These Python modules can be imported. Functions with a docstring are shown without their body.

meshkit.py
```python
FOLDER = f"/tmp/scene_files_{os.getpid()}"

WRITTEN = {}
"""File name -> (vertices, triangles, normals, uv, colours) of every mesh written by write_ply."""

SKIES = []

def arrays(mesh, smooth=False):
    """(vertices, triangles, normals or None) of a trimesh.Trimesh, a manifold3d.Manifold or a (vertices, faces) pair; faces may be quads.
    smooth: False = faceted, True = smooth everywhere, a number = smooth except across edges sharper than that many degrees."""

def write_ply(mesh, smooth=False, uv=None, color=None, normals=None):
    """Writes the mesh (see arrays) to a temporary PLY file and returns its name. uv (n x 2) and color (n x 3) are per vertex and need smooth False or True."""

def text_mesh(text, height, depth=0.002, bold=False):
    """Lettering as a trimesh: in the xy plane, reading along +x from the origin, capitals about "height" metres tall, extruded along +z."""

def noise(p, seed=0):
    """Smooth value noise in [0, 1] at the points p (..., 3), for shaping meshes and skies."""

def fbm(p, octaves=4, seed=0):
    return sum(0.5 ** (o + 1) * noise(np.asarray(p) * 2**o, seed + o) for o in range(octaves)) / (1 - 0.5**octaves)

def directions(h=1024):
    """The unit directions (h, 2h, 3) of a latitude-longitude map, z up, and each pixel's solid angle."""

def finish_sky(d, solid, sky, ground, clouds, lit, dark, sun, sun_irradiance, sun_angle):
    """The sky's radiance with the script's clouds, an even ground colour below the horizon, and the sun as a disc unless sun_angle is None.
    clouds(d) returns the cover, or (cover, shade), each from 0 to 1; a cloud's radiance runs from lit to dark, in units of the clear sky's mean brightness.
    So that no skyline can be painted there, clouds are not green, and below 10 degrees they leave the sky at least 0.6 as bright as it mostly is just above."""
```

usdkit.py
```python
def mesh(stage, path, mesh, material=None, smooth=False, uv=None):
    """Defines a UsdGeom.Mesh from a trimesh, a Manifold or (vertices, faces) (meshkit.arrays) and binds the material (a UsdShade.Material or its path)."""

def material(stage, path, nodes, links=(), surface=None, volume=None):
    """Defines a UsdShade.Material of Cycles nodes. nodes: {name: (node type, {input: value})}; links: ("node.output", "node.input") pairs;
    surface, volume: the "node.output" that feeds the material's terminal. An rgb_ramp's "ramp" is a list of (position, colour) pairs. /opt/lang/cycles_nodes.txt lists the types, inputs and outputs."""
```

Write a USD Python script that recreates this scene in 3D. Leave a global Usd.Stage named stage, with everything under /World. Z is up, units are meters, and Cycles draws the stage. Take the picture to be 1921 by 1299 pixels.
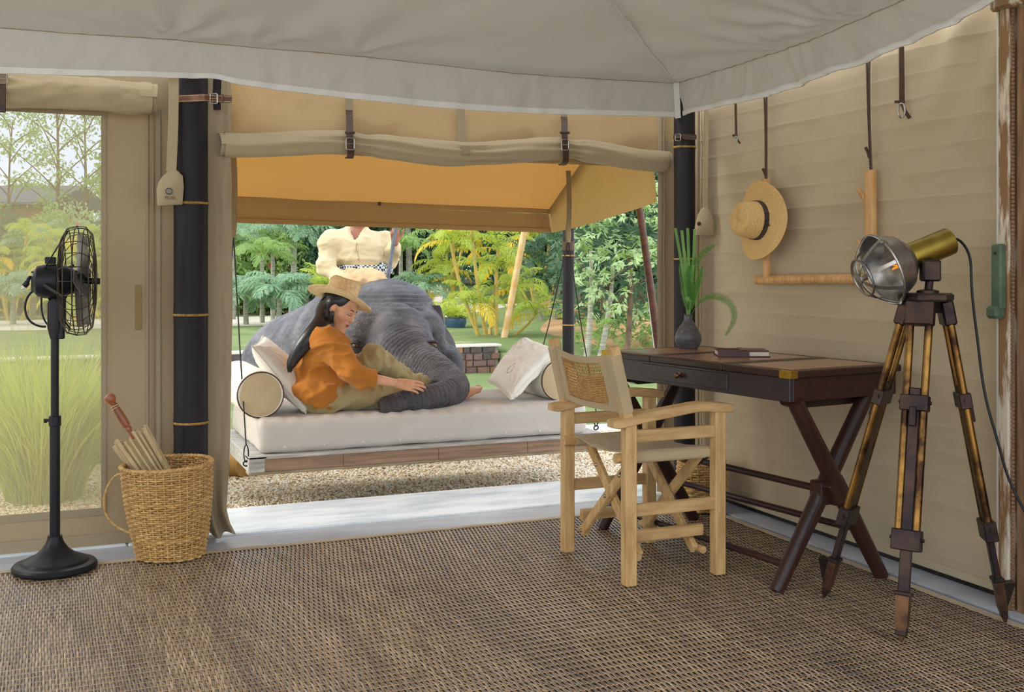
import math, random
import numpy as np, trimesh, manifold3d, usdkit, meshkit
from manifold3d import Manifold, CrossSection
from shapely.geometry import Polygon, Point, box as sbox
from pxr import Usd, UsdGeom, UsdLux, UsdShade, Gf, Sdf, Vt

stage = Usd.Stage.CreateInMemory()
UsdGeom.SetStageUpAxis(stage, 'Z'); UsdGeom.SetStageMetersPerUnit(stage, 1.0)
UsdGeom.Xform.Define(stage, '/World')
# ---------------------------------------------------------------- camera, sky, exposure
FPX, HY, EYE, YAW = 2040.0, 503.0, 1.15, math.radians(22.86)
FW = np.array([math.sin(YAW), math.cos(YAW), 0.0]); RT = np.array([math.cos(YAW), -math.sin(YAW), 0.0]); UP = np.array([0, 0, 1.0])
cam = UsdGeom.Camera.Define(stage, '/World/camera')
cam.CreateHorizontalApertureAttr(36.0); cam.CreateFocalLengthAttr(36.0 * FPX / 1921)
cam.CreateVerticalApertureOffsetAttr(-36.0 * (649.5 - HY) / 1921)
cam.CreateClippingRangeAttr((0.05, 2000.0))
cam.CreateExposureAttr(1.0)
_m = Gf.Matrix4d(*RT, 0, *UP, 0, *(-FW), 0, 0, 0, EYE, 1)
cam.AddTransformOp().Set(_m)

SKYM = usdkit.material(stage, '/World/Looks/overcast_sky', {
    'tc': ('texture_coordinate', {}),
    'n': ('noise_texture', {'scale': 2.2, 'detail': 6.0, 'roughness': .55}),
    'r': ('rgb_ramp', {'ramp': [(.35, (.62, .74, .95)), (.62, (1., 1., 1.))]}),
    'bg': ('background_shader', {'strength': 1.0})},
    [('tc.generated', 'n.vector'), ('n.fac', 'r.fac'), ('r.color', 'bg.color')], surface='bg.background')
sky = UsdLux.DomeLight.Define(stage, '/World/sky')
sky.CreateIntensityAttr(1.3); sky.CreateColorAttr((0.97, 0.985, 1.0))
UsdShade.MaterialBindingAPI.Apply(sky.GetPrim()).Bind(SKYM)
sun = UsdLux.DistantLight.Define(stage, '/World/sun')
sun.CreateAngleAttr(24.0); sun.CreateIntensityAttr(2.4); sun.CreateColorAttr((1.0, .95, .86))
_z = np.array([-.83, .17, .53]); _z /= np.linalg.norm(_z); _x = np.cross([0, 0, 1], _z); _x /= np.linalg.norm(_x); _y = np.cross(_z, _x)
sun.AddTransformOp().Set(Gf.Matrix4d(*_x, 0, *_y, 0, *_z, 0, 0, 0, 0, 1))

# ---------------------------------------------------------------- helpers
A = np.array
rng = np.random.default_rng(7)


def at(px, py, X=None, Y=None, z=None, d=None):
    t, v = (px - 960.5) / FPX, (HY - py) / FPX
    r = FW + t * RT + v * UP
    if X is not None: d = X / r[0]
    elif Y is not None: d = Y / r[1]
    elif z is not None: d = (z - EYE) / r[2]
    return d * r + A([0, 0, EYE])


def lin(r, g=None, b=None):
    c = A([r, g, b] if g is not None else r, float) / 255
    return tuple(np.where(c < .04045, c / 12.92, ((c + .055) / 1.055) ** 2.4))


_used, _base = {}, {}


def numbered(parent, name):
    k = (parent, name); n = _used.get(k, 0); _used[k] = n + 1
    return name if n == 0 else f'{name}_{n:03d}'


def tag(p, label=None, cat=None, group=None, kind=None):
    p = p.GetPrim() if hasattr(p, 'GetPrim') else p
    for k, v in (('label', label), ('category', cat), ('group', group), ('kind', kind)):
        if v: p.SetCustomDataByKey(k, v)
    return p


def thing(name, label, cat, base=(0, 0, 0), rz=0.0, sc=None, group=None, kind=None):
    path = '/World/' + numbered('/World', name)
    x = UsdGeom.Xform.Define(stage, path)
    x.AddTranslateOp().Set(tuple(map(float, base))); x.AddRotateZOp().Set(float(math.degrees(rz)))
    x.AddScaleOp().Set((sc, sc, sc) if sc else (1, 1, 1))
    _base[path] = A(base, float)
    return tag(x, label, cat, group, kind)


def part(parent, name, mesh, mat, smooth=35, label=None, kind=None, local=False, cat=None):
    pp = str(parent.GetPath()); path = pp + '/' + numbered(pp, name)
    v, f, n = meshkit.arrays(mesh, smooth)
    b = _base.get(pp, np.zeros(3)); _base[path] = b
    if not local: v = v - b
    m = usdkit.mesh(stage, path, (v, f), mat)
    if n is not None:
        m.CreateNormalsAttr(Vt.Vec3fArray.FromNumpy(n.astype(np.float32))); m.SetNormalsInterpolation('vertex')
    return tag(m, label, cat, None, kind)


def solo(name, mesh, mat, label, cat=None, group=None, kind=None, smooth=35):
    path = '/World/' + numbered('/World', name)
    v, f, n = meshkit.arrays(mesh, smooth)
    b = A([*(v.min(0) + v.max(0))[:2] / 2, v[:, 2].min()])
    m = usdkit.mesh(stage, path, (v - b, f), mat)
    if n is not None:
        m.CreateNormalsAttr(Vt.Vec3fArray.FromNumpy(n.astype(np.float32))); m.SetNormalsInterpolation('vertex')
    m.AddTranslateOp().Set(tuple(map(float, b)))
    _base[path] = b
    return tag(m, label, cat, group, kind)


def copy(root, loc, rz=0.0, sc=1.0, label=None, group=None):
    was = root.GetCustomData()
    nm = root.GetName(); nm = nm[:-4] if nm[-3:].isdigit() else nm
    r = thing(nm, label or was['label'], was['category'], loc, rz, sc, group or was.get('group'), was.get('kind'))
    r.GetReferences().AddInternalReference(root.GetPath()); r.SetInstanceable(True)
    return r


# --- meshes: every helper returns (vertices, triangles)
def join(ms):
    vs, fs, n = [], [], 0
    for m in ms:
        v, f, _ = meshkit.arrays(m, False)
        vs.append(v); fs.append(f + n); n += len(v)
    return np.vstack(vs), np.vstack(fs)


def frame(d, up=(0, 0, 1)):
    d = A(d, float); d = d / np.linalg.norm(d)
    u = A(up, float)
    if abs(d @ u) > .98: u = A([1., 0, 0]) if abs(d[0]) < .9 else A([0, 1., 0])
    a = np.cross(u, d); a /= np.linalg.norm(a)
    return a, np.cross(d, a), d


def cbox(lo, hi, b=.004):
    """chamfered box: corners cut by b"""
    lo, hi = A(lo, float), A(hi, float); b = min(b, .45 * (hi - lo).min())
    P = []
    for s in np.ndindex(2, 2, 2):
        c = np.where(A(s) == 0, lo, hi); sg = np.where(A(s) == 0, 1, -1)
        for k in range(3):
            q = c.copy()
            for j in range(3):
                if j != k: q[j] += sg[j] * b
            P.append(q)
    h = Manifold.hull_points(A(P))
    m = h.to_mesh(); return m.vert_properties[:, :3].astype(float), m.tri_verts.astype(int)


def hull(P):
    m = Manifold.hull_points(A(P, float)).to_mesh()
    return m.vert_properties[:, :3].astype(float), m.tri_verts.astype(int)


def bar(p, q, w, h, up=(0, 0, 1), b=.003, ext=0.0):
    """rectangular bar from p to q; w sideways, h along up"""
    p, q = A(p, float), A(q, float)
    a, u, d = frame(q - p, up); L = np.linalg.norm(q - p)
    v, f = cbox((-w / 2, -h / 2, -ext), (w / 2, h / 2, L + ext), b)
    return p + v @ np.stack([a, u, d]), f


def tube(P, r, n=10, caps=True, sx=1.0, closed=False):
    P = A(P, float); m = len(P); r = np.broadcast_to(A(r, float), (m,))
    if closed: T = np.roll(P, -1, 0) - np.roll(P, 1, 0)
    else: T = np.gradient(P, axis=0)
    T /= np.linalg.norm(T, axis=1, keepdims=True) + 1e-12
    a, _, _ = frame(T[0]); N = [a]
    for i in range(1, m):
        x = N[-1] - T[i] * (N[-1] @ T[i]); N.append(x / (np.linalg.norm(x) + 1e-12))
    N = A(N); B = np.cross(T, N)
    g = np.arange(n) * 2 * np.pi / n
    V = P[:, None] + r[:, None, None] * (np.cos(g)[None, :, None] * N[:, None] * sx + np.sin(g)[None, :, None] * B[:, None])
    i, j = np.meshgrid(np.arange(m if closed else m - 1), np.arange(n), indexing='ij'); i2 = (i + 1) % m
    q = np.stack([i * n + j, i * n + (j + 1) % n, i2 * n + (j + 1) % n, i2 * n + j], -1).reshape(-1, 4)
    F = [q[:, [0, 1, 2]], q[:, [0, 2, 3]]]; V = V.reshape(-1, 3)
    if caps and not closed:
        V = np.vstack([V, P[0], P[-1]]); c = m * n; k = np.arange(n)
        F.append(np.stack([np.full(n, c), (k + 1) % n, k], 1))
        F.append(np.stack([np.full(n, c + 1), (m - 1) * n + k, (m - 1) * n + (k + 1) % n], 1))
    return V, np.vstack(F)


def spl(P, n=24):
    """smooth curve through the points"""
    from scipy.interpolate import CubicSpline
    P = A(P, float)
    if len(P) == 2: return P[0] + np.linspace(0, 1, n)[:, None] * (P[1] - P[0])
    s = np.r_[0, np.cumsum(np.linalg.norm(np.diff(P, axis=0), axis=1))]
    return CubicSpline(s, P)(np.linspace(0, s[-1], n))


def lathe(prof, n=32, c=(0, 0, 0), axis=None):
    prof = A(prof, float); m = len(prof)
    g = np.arange(n) * 2 * np.pi / n
    V = np.stack([prof[:, :1] * np.cos(g), prof[:, :1] * np.sin(g), np.repeat(prof[:, 1:], n, 1)], -1).reshape(-1, 3)
    i, j = np.meshgrid(np.arange(m - 1), np.arange(n), indexing='ij')
    q = np.stack([i * n + j, i * n + (j + 1) % n, (i + 1) * n + (j + 1) % n, (i + 1) * n + j], -1).reshape(-1, 4)
    F = [q[:, [0, 1, 2]], q[:, [0, 2, 3]]]
    for row, flip in ((0, True), (m - 1, False)):
        if prof[row, 0] > 1e-6:
            V = np.vstack([V, [0, 0, prof[row, 1]]]); k = np.arange(n); cc = np.full(n, len(V) - 1); o = row * n
            F.append(np.stack([cc, o + (k + 1) % n, o + k] if flip else [cc, o + k, o + (k + 1) % n], 1))
    if axis is not None:
        a, u, d = frame(axis); V = V @ np.stack([a, u, d])
    return V + A(c, float), np.vstack(F)


def ring(c, axis, R, r, n=28, k=8, e=1.0):
    a, u, d = frame(axis); g = np.arange(n) * 2 * np.pi / n
    P = A(c) + R * (np.cos(g)[:, None] * a * e + np.sin(g)[:, None] * u)
    return tube(P, r, k, closed=True)


def sheet(P, t=.002):
    """a cloth of thickness t over the grid P (nu, nv, 3)"""
    P = A(P, float); nu, nv = P.shape[:2]
    N = np.cross(np.gradient(P, axis=0), np.gradient(P, axis=1)); N /= np.linalg.norm(N, axis=-1, keepdims=True) + 1e-12
    V = np.concatenate([(P + N * t / 2).reshape(-1, 3), (P - N * t / 2).reshape(-1, 3)]); o = nu * nv
    i, j = np.meshgrid(np.arange(nu - 1), np.arange(nv - 1), indexing='ij')
    q = np.stack([i * nv + j, (i + 1) * nv + j, (i + 1) * nv + j + 1, i * nv + j + 1], -1).reshape(-1, 4)
    edge = np.r_[np.arange(nv), (np.arange(1, nu)) * nv + nv - 1, (nu - 1) * nv + np.arange(nv - 2, -1, -1), np.arange(nu - 2, 0, -1) * nv]
    e2 = np.roll(edge, -1)
    rim = np.stack([edge, e2, e2 + o, edge + o], 1)
    Q = np.vstack([q, q[:, ::-1] + o, rim])
    return V, np.vstack([Q[:, [0, 1, 2]], Q[:, [0, 2, 3]]])


def extrude(poly, h):
    m = trimesh.creation.extrude_polygon(poly, h, engine='earcut')
    return np.array(m.vertices), np.array(m.faces)


def put(mesh, x, y, z, o):
    """local axes x, y, z (rows) at origin o"""
    v, f, _ = meshkit.arrays(mesh, False)
    return v @ np.stack([A(x, float), A(y, float), A(z, float)]) + A(o, float), f


def fb(p, s=1.0, o=3, seed=0):
    return meshkit.fbm(A(p) * s, o, seed) - .5


def sphere(c, r, n=2, s=(1, 1, 1)):
    m = trimesh.creation.icosphere(n, 1.0)
    return np.array(m.vertices) * r * A(s) + A(c), np.array(m.faces)


# --- organic shapes: a smooth union of round cones and ellipsoids, meshed by surface nets
def cone_d(p, a, b, ra, rb):
    ba = b - a; L2 = ba @ ba + 1e-12
    h = np.clip(((p - a) @ ba) / L2, 0, 1)
    return np.linalg.norm(p - a - h[:, None] * ba, axis=1) - (ra + (rb - ra) * h)


def ell_d(p, c, r, R=None):
    q = p - c
    if R is not None: q = q @ R.T
    k0 = np.linalg.norm(q / r, axis=1); k1 = np.linalg.norm(q / (r * r), axis=1) + 1e-9
    return k0 * (k0 - 1) / k1


def blob(prims, res, post=None, k=.03, fine=0):
    """prims: ('c', a, b, ra, rb[, k]) or ('e', centre, radii, R or None[, k]); k < 0 carves"""
    lo, hi = np.full(3, 1e9), np.full(3, -1e9)
    for q in prims:
        if q[0] == 'c': pts, m = A([q[1], q[2]], float), max(q[3], q[4])
        else: pts, m = A([q[1]], float), max(q[2])
        if (q[5] if q[0] == 'c' and len(q) > 5 else q[4] if q[0] == 'e' and len(q) > 4 else 1) < 0: continue
        lo, hi = np.minimum(lo, pts.min(0) - m), np.maximum(hi, pts.max(0) + m)
    lo -= 4 * res; hi += 4 * res
    n = np.ceil((hi - lo) / res).astype(int) + 1
    G = np.stack(np.meshgrid(*[lo[i] + res * np.arange(n[i]) for i in range(3)], indexing='ij'), -1).reshape(-1, 3)

    def field(p):
        D = np.full(len(p), 1e3)
        for q in prims:
            if q[0] == 'c':
                kk = q[5] if len(q) > 5 else k; d = cone_d(p, A(q[1], float), A(q[2], float), q[3], q[4])
            else:
                kk = q[4] if len(q) > 4 else k; d = ell_d(p, A(q[1], float), A(q[2], float), q[3] if len(q) > 3 else None)
            if kk < 0:
                kk = -kk; h = np.clip(.5 - .5 * (D + d) / kk, 0, 1); D = D * (1 - h) - d * h + kk * h * (1 - h)
            else:
                h = np.clip(.5 + .5 * (d - D) / kk, 0, 1); D = d * (1 - h) + D * h - kk * h * (1 - h)
        return D if post is None else post(p, D)
    m = nets(field(G).reshape(n), lo, res)
    m = relax(m, 4)
    for _ in range(fine): m = trimesh.remesh.subdivide(*m)
    if fine:
        V, h = A(m[0]), res * .3
        for _ in range(2):
            D = field(V); g = np.stack([field(V + h * e) - field(V - h * e) for e in np.eye(3)], 1) / (2 * h)
            V = V - np.clip(D, -res, res)[:, None] * g / np.maximum((g * g).sum(1, keepdims=True), .3)
        m = relax((V, m[1]), 3)
    return A(m[0]), A(m[1])


def rough(m, *layers):
    """pushes the vertices along their normals by noise: (amplitude, frequencies xyz, seed)"""
    v, f = m; n = vnormals(m)
    return v + n * sum(a * 2 * meshkit.fbm(v * A(s), 3, sd) - a for a, s, sd in layers)[:, None], f


def nets(D, lo, res):
    n = A(D.shape); neg = D < 0
    acc = np.zeros((*(n - 1), 3)); cnt = np.zeros(n - 1)
    s = [slice(None, -1), slice(1, None)]
    idx = np.stack(np.meshgrid(*[np.arange(k - 1) for k in n], indexing='ij'), -1)
    for ax in range(3):
        o = [k for k in range(3) if k != ax]
        for u in (0, 1):
            for w in (0, 1):
                sl = [None] * 3; sl[o[0]] = s[u]; sl[o[1]] = s[w]
                sa, sb = list(sl), list(sl); sa[ax] = s[0]; sb[ax] = s[1]
                a, b = D[tuple(sa)], D[tuple(sb)]
                x = (a < 0) != (b < 0)
                t = np.where(x, a / np.where(x, a - b, 1), 0)
                q = idx.astype(float).copy(); q[..., o[0]] += u; q[..., o[1]] += w; q[..., ax] += t
                acc += q * x[..., None]; cnt += x
    act = cnt > 0
    vid = np.full(n - 1, -1); vid[act] = np.arange(act.sum())
    V = lo + res * acc[act] / cnt[act][:, None]
    F = []
    for ax in range(3):
        o = [(ax + 1) % 3, (ax + 2) % 3]
        sl = [slice(None)] * 3; sl[ax] = slice(None, -1); sl[o[0]] = slice(1, -1); sl[o[1]] = slice(1, -1)
        sb = list(sl); sb[ax] = slice(1, None)
        a, b = neg[tuple(sl)], neg[tuple(sb)]
        x = np.argwhere(a != b)
        if not len(x): continue
        c = x.copy(); c[:, o[0]] += 1; c[:, o[1]] += 1
        def cell(d0, d1):
            e = c.copy(); e[:, o[0]] += d0; e[:, o[1]] += d1; return vid[e[:, 0], e[:, 1], e[:, 2]]
        q = np.stack([cell(-1, -1), cell(0, -1), cell(0, 0), cell(-1, 0)], 1)
        flip = b[tuple(x.T)]
        q[flip] = q[flip][:, ::-1]
        F.append(q)
    q = np.vstack(F)
    return V, np.vstack([q[:, [0, 1, 2]], q[:, [0, 2, 3]]])


def relax(m, it=6):
    """Taubin smoothing over unique neighbours"""
    from scipy.sparse import coo_matrix, diags
    v, f = A(m[0], float), A(m[1])
    e = np.vstack([f[:, [0, 1]], f[:, [1, 2]], f[:, [2, 0]]]); e = np.unique(np.sort(e, 1), axis=0); e = np.vstack([e, e[:, ::-1]])
    W_ = coo_matrix((np.ones(len(e)), (e[:, 0], e[:, 1])), shape=(len(v), len(v))).tocsr()
    W_ = diags(1 / np.maximum(A(W_.sum(1)).ravel(), 1)) @ W_
    for i in range(it):
        v = v + (.5 if i % 2 == 0 else -.52) * (W_ @ v - v)
    return v, f


def vnormals(m):
    return meshkit.arrays(m, True)[2]


def ridge(p, s, seed=0, pw=2.5, warp=.25):
    """sharp creases between soft billows, 0 to 1"""
    p = A(p, float); q = p * A(s) + warp * 4 * np.stack([fb(p, 6, 2, seed + k) for k in range(3)], -1)
    return (1 - np.abs(2 * meshkit.noise(q, seed) - 1)) ** pw + .5 * (1 - np.abs(2 * meshkit.noise(q * 2.1, seed + 5) - 1)) ** pw


# ---------------------------------------------------------------- materials
def mat(name, c, c2=None, rough=.6, sc=6.0, st=(1, 1, 1), rot=(0, 0, 0), metal=0.0, bump=0.0, bs=None, bd=.01, trans=0.0, tcol=None, spec=.5, det=4.0, sheen=0.0, coat=0.0, lo=.35, hi=.65, obj=False, r2=None, third=None, alpha=None):
    """a principled material whose colour wanders from c to c2 with a noise stretched by st"""
    c = tuple(c); c2 = tuple(c2) if c2 is not None else tuple(min(1, x * .8) for x in c)
    ramp = [(lo, c), (hi, c2)] + ([(third[0], third[1])] if third else [])
    nd = {'g': ('texture_coordinate', {}) if obj else ('geometry', {}), 'm': ('mapping', {'scale': st, 'rotation': rot}),
          'n': ('noise_texture', {'scale': sc, 'detail': det, 'roughness': .6}), 'r': ('rgb_ramp', {'ramp': ramp}),
          'p': ('principled_bsdf', {'roughness': rough, 'metallic': metal, 'specular_ior_level': spec, 'sheen_weight': sheen, 'coat_weight': coat, 'coat_roughness': .2})}
    ln = [('g.object' if obj else 'g.position', 'm.vector'), ('m.vector', 'n.vector'), ('n.fac', 'r.fac'), ('r.color', 'p.base_color')]
    if r2 is not None:
        nd['rr'] = ('map_range', {'from_min': .3, 'from_max': .7, 'to_min': rough, 'to_max': r2}); ln += [('n.fac', 'rr.value'), ('rr.result', 'p.roughness')]
    if bump:
        nd['bn'] = ('noise_texture', {'scale': bs or sc * 3, 'detail': 3.0}); nd['b'] = ('bump', {'strength': bump, 'distance': bd})
        ln += [('m.vector', 'bn.vector'), ('bn.fac', 'b.height'), ('b.normal', 'p.normal')]
    out = 'p.BSDF'
    if trans:
        nd['t'] = ('translucent_bsdf', {'color': tcol or c}); nd['x'] = ('mix_closure', {'fac': trans})
        ln += [('p.BSDF', 'x.closure1'), ('t.BSDF', 'x.closure2')]; out = 'x.closure'
    return usdkit.material(stage, '/World/Looks/' + name, nd, ln, surface=out)


def canvas(name, c, trans=.0, tcol=None, rough=.9, var=.9, thread=900.0, bump=.25):
    """woven cloth: two crossed fine waves as relief, slow tone changes"""
    c = tuple(c); c2 = tuple(x * var for x in c)
    nd = {'g': ('geometry', {}), 'n': ('noise_texture', {'scale': 2.5, 'detail': 6.0, 'roughness': .65}), 'r': ('rgb_ramp', {'ramp': [(.3, c), (.7, c2)]}),
          'w': ('noise_texture', {'scale': thread, 'detail': 1.0}), 'b': ('bump', {'strength': bump, 'distance': .001}),
          'p': ('principled_bsdf', {'roughness': rough, 'specular_ior_level': .25, 'sheen_weight': .1})}
    ln = [('g.position', 'n.vector'), ('n.fac', 'r.fac'), ('r.color', 'p.base_color'), ('g.position', 'w.vector'), ('w.fac', 'b.height'), ('b.normal', 'p.normal')]
    out = 'p.BSDF'
    if trans:
        nd['t'] = ('translucent_bsdf', {'color': tcol or c}); nd['x'] = ('mix_closure', {'fac': trans})
        ln += [('p.BSDF', 'x.closure1'), ('t.BSDF', 'x.closure2')]; out = 'x.closure'
    return usdkit.material(stage, '/World/Looks/' + name, nd, ln, surface=out)


def marble(name, c, c2, rough=.25):
    return mat(name, c, c2, rough=rough, sc=2.2, st=(1, 3, 1), rot=(0, 0, .3), det=8.0, lo=.42, hi=.66, spec=.5)


TAN = lin(172, 151, 116)
M_wall = canvas('tan_canvas', lin(170, 154, 124), trans=.18, tcol=lin(212, 182, 130))
M_wallr = canvas('tan_pleated_canvas', lin(188, 172, 142), trans=.10, tcol=lin(214, 190, 148))
M_roll = canvas('rolled_canvas', lin(180, 162, 128), trans=.05)
M_tape = canvas('canvas_tape', lin(150, 136, 108))
M_liner = canvas('white_liner', lin(202, 197, 188), trans=.12, tcol=lin(222, 220, 210), rough=.6, var=.95)
M_hem = canvas('white_hem', lin(232, 231, 224), trans=.12, rough=.6)
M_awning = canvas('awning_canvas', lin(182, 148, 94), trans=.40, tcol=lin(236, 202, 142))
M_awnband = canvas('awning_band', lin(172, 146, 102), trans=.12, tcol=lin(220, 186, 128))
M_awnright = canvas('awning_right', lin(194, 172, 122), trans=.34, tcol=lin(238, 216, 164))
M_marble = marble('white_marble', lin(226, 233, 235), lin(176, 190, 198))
M_marble2 = marble('white_marble_inner', lin(168, 172, 176), lin(146, 150, 156), .3)  # greyer than the threshold marble: tent shade painted into the colour
M_bamboo = mat('dark_bamboo', lin(20, 18, 19), lin(32, 29, 31), rough=.45, sc=14, st=(1, 1, .15), r2=.6, spec=.25)
M_bnode = mat('bamboo_node', lin(178, 138, 58), lin(120, 84, 30), rough=.6, sc=60)
M_leather = mat('brown_leather', lin(112, 70, 38), lin(84, 50, 26), rough=.5, sc=30, bump=.2, bd=.002)
M_leatherd = mat('dark_leather', lin(74, 46, 24), lin(50, 30, 16), rough=.5, sc=30)
M_stitch = mat('pale_stitching', lin(214, 186, 140), rough=.8)
M_steel = mat('buckle_steel', lin(190, 186, 178), lin(150, 146, 140), rough=.28, metal=1.0, sc=40)
M_iron = mat('dark_iron', lin(66, 60, 56), lin(44, 40, 38), rough=.45, metal=.8, sc=60)
M_string = mat('dark_cord', lin(52, 44, 38), rough=.8)
M_rope = mat('grey_rope', lin(104, 98, 88), lin(80, 74, 66), rough=.9, sc=200)
# ================================================================ THE TENT
YW, XW = 4.82, 3.0


def poly_sheet(poly, Y, t=.006):
    """an upright sheet of outline poly (x, z) at depth Y"""
    return put(extrude(poly, t), (1, 0, 0), (0, 0, 1), (0, -1, 0), (0, Y, 0))


# floor
solo('floor', cbox((-3.2, -2.0, -.12), (3.15, 4.76, 0), .004), M_marble2, 'white marble floor of the tent along its walls, its shade painted in grey', kind='structure')
fl = thing('trim', 'white and grey veined marble threshold outside the tent opening', None, (1.2, 5.0, 0), kind='structure')
for k, (x0, x1) in enumerate(((-3.2, -1.4), (-1.395, .28), (.285, 3.2), (3.205, 4.2))):
    part(fl, 'slab', cbox((x0, 4.765, -.24), (x1, 5.29, .006), .006), M_marble)

# white liner roof with a hip, and its hanging valance
seam_f = A([at(px, py, Y=4.61) for px, py in ((0, 52), (130, 62), (320, 74), (470, 88), (650, 103), (810, 120), (960, 137), (1085, 146), (1270, 156))])
seam_r = A([at(px, py, X=2.825) for px, py in ((1272, 156), (1390, 120), (1510, 80), (1595, 44), (1695, 0))])
hem_f = A([at(px, py, Y=4.595) for px, py in ((0, 138), (200, 143), (330, 147), (405, 147), (440, 157), (520, 169), (640, 184), (830, 203), (950, 211), (1100, 216), (1272, 220))])
hem_r = A([at(px, py, X=2.81) for px, py in ((1278, 217), (1440, 182), (1625, 117), (1760, 60), (1872, 0))])
XC = seam_f[-1, 0]


def f_seam(x): return np.interp(x, seam_f[:, 0], seam_f[:, 2])
def r_seam(y): return np.interp(-y, -seam_r[:, 1], seam_r[:, 2])


gx, gy = np.linspace(-3.2, XC, 190), np.linspace(1.3, 4.61, 120)
GX, GY = np.meshgrid(gx, gy, indexing='ij')
a_, b_ = 4.61 - GY, XC - GX
zc = .24 * np.minimum(a_, b_) + np.where(a_ < b_, f_seam(GX), r_seam(GY))
anch = [(at(320, 74, Y=4.61)[:2], 9), (at(470, 88, Y=4.61)[:2], 7), (at(650, 103, Y=4.61)[:2], 8), (at(1270, 156, Y=4.61)[:2], 11), (at(1595, 44, X=2.825)[:2], 13), (at(1480, 92, X=2.825)[:2], 9)]
edge_ = np.clip(np.minimum(a_, b_) / .12, 0, 1)
for (c, m) in anch:
    dx, dy = GX - c[0], GY - c[1]; r = np.hypot(dx, dy) + 1e-6; th = np.arctan2(dy, dx)
    zc += .016 * np.cos(th * m + c[0] * 3) * np.exp(-r / .38) * np.minimum(1, r / .06) * edge_
zc += edge_ * .024 * fb(np.stack([GX * 1.4 + GY * .5, GY * .7, 0 * GX], -1), 2.2, 3) - .03 * np.sin(np.clip(np.minimum(a_, b_) / 1.5, 0, 1) * np.pi) * .6
roof = thing('ceiling', 'white canvas tent liner sloping up from its hanging hem', None, (0, 3, 2), kind='structure')
part(roof, 'liner', sheet(np.stack([GX, GY, zc], -1), .003), M_liner, 60)
hipP = A([[XC - s, 4.61 - s, np.interp(XC - s, gx, zc[:, np.argmin(abs(gy - (4.61 - s)))]) - .004] for s in np.linspace(.02, 2.0, 30)])
part(roof, 'hip_seam', tube(hipP, .004, 6), M_hem)


def valance(seam, hem, out, n, amp, seed, rows=14):
    s = np.linspace(0, 1, n)
    la = np.r_[0, np.cumsum(np.linalg.norm(np.diff(seam, axis=0), axis=1))]; lb = np.r_[0, np.cumsum(np.linalg.norm(np.diff(hem, axis=0), axis=1))]
    S = A([np.interp(s * la[-1], la, seam[:, k]) for k in range(3)]).T; Hm = A([np.interp(s * lb[-1], lb, hem[:, k]) for k in range(3)]).T
    w = np.linspace(0, 1, rows)
    P = S[:, None] * (1 - w[:, None]) + Hm[:, None] * w[:, None]
    L = s * la[-1]
    wob = amp * (fb(np.stack([L * 9, 0 * L, 0 * L + seed], 1), 1, 3) * 2)[:, None] * (.25 + w[None]) + amp * .7 * fb(np.stack([L[:, None] * 26 + w[None] * 3, w[None] * 2 + 0 * L[:, None], 0 * L[:, None] + w[None] * 0 + seed], -1), 1, 2)
    P = P + wob[..., None] * A(out)
    return P


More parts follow.
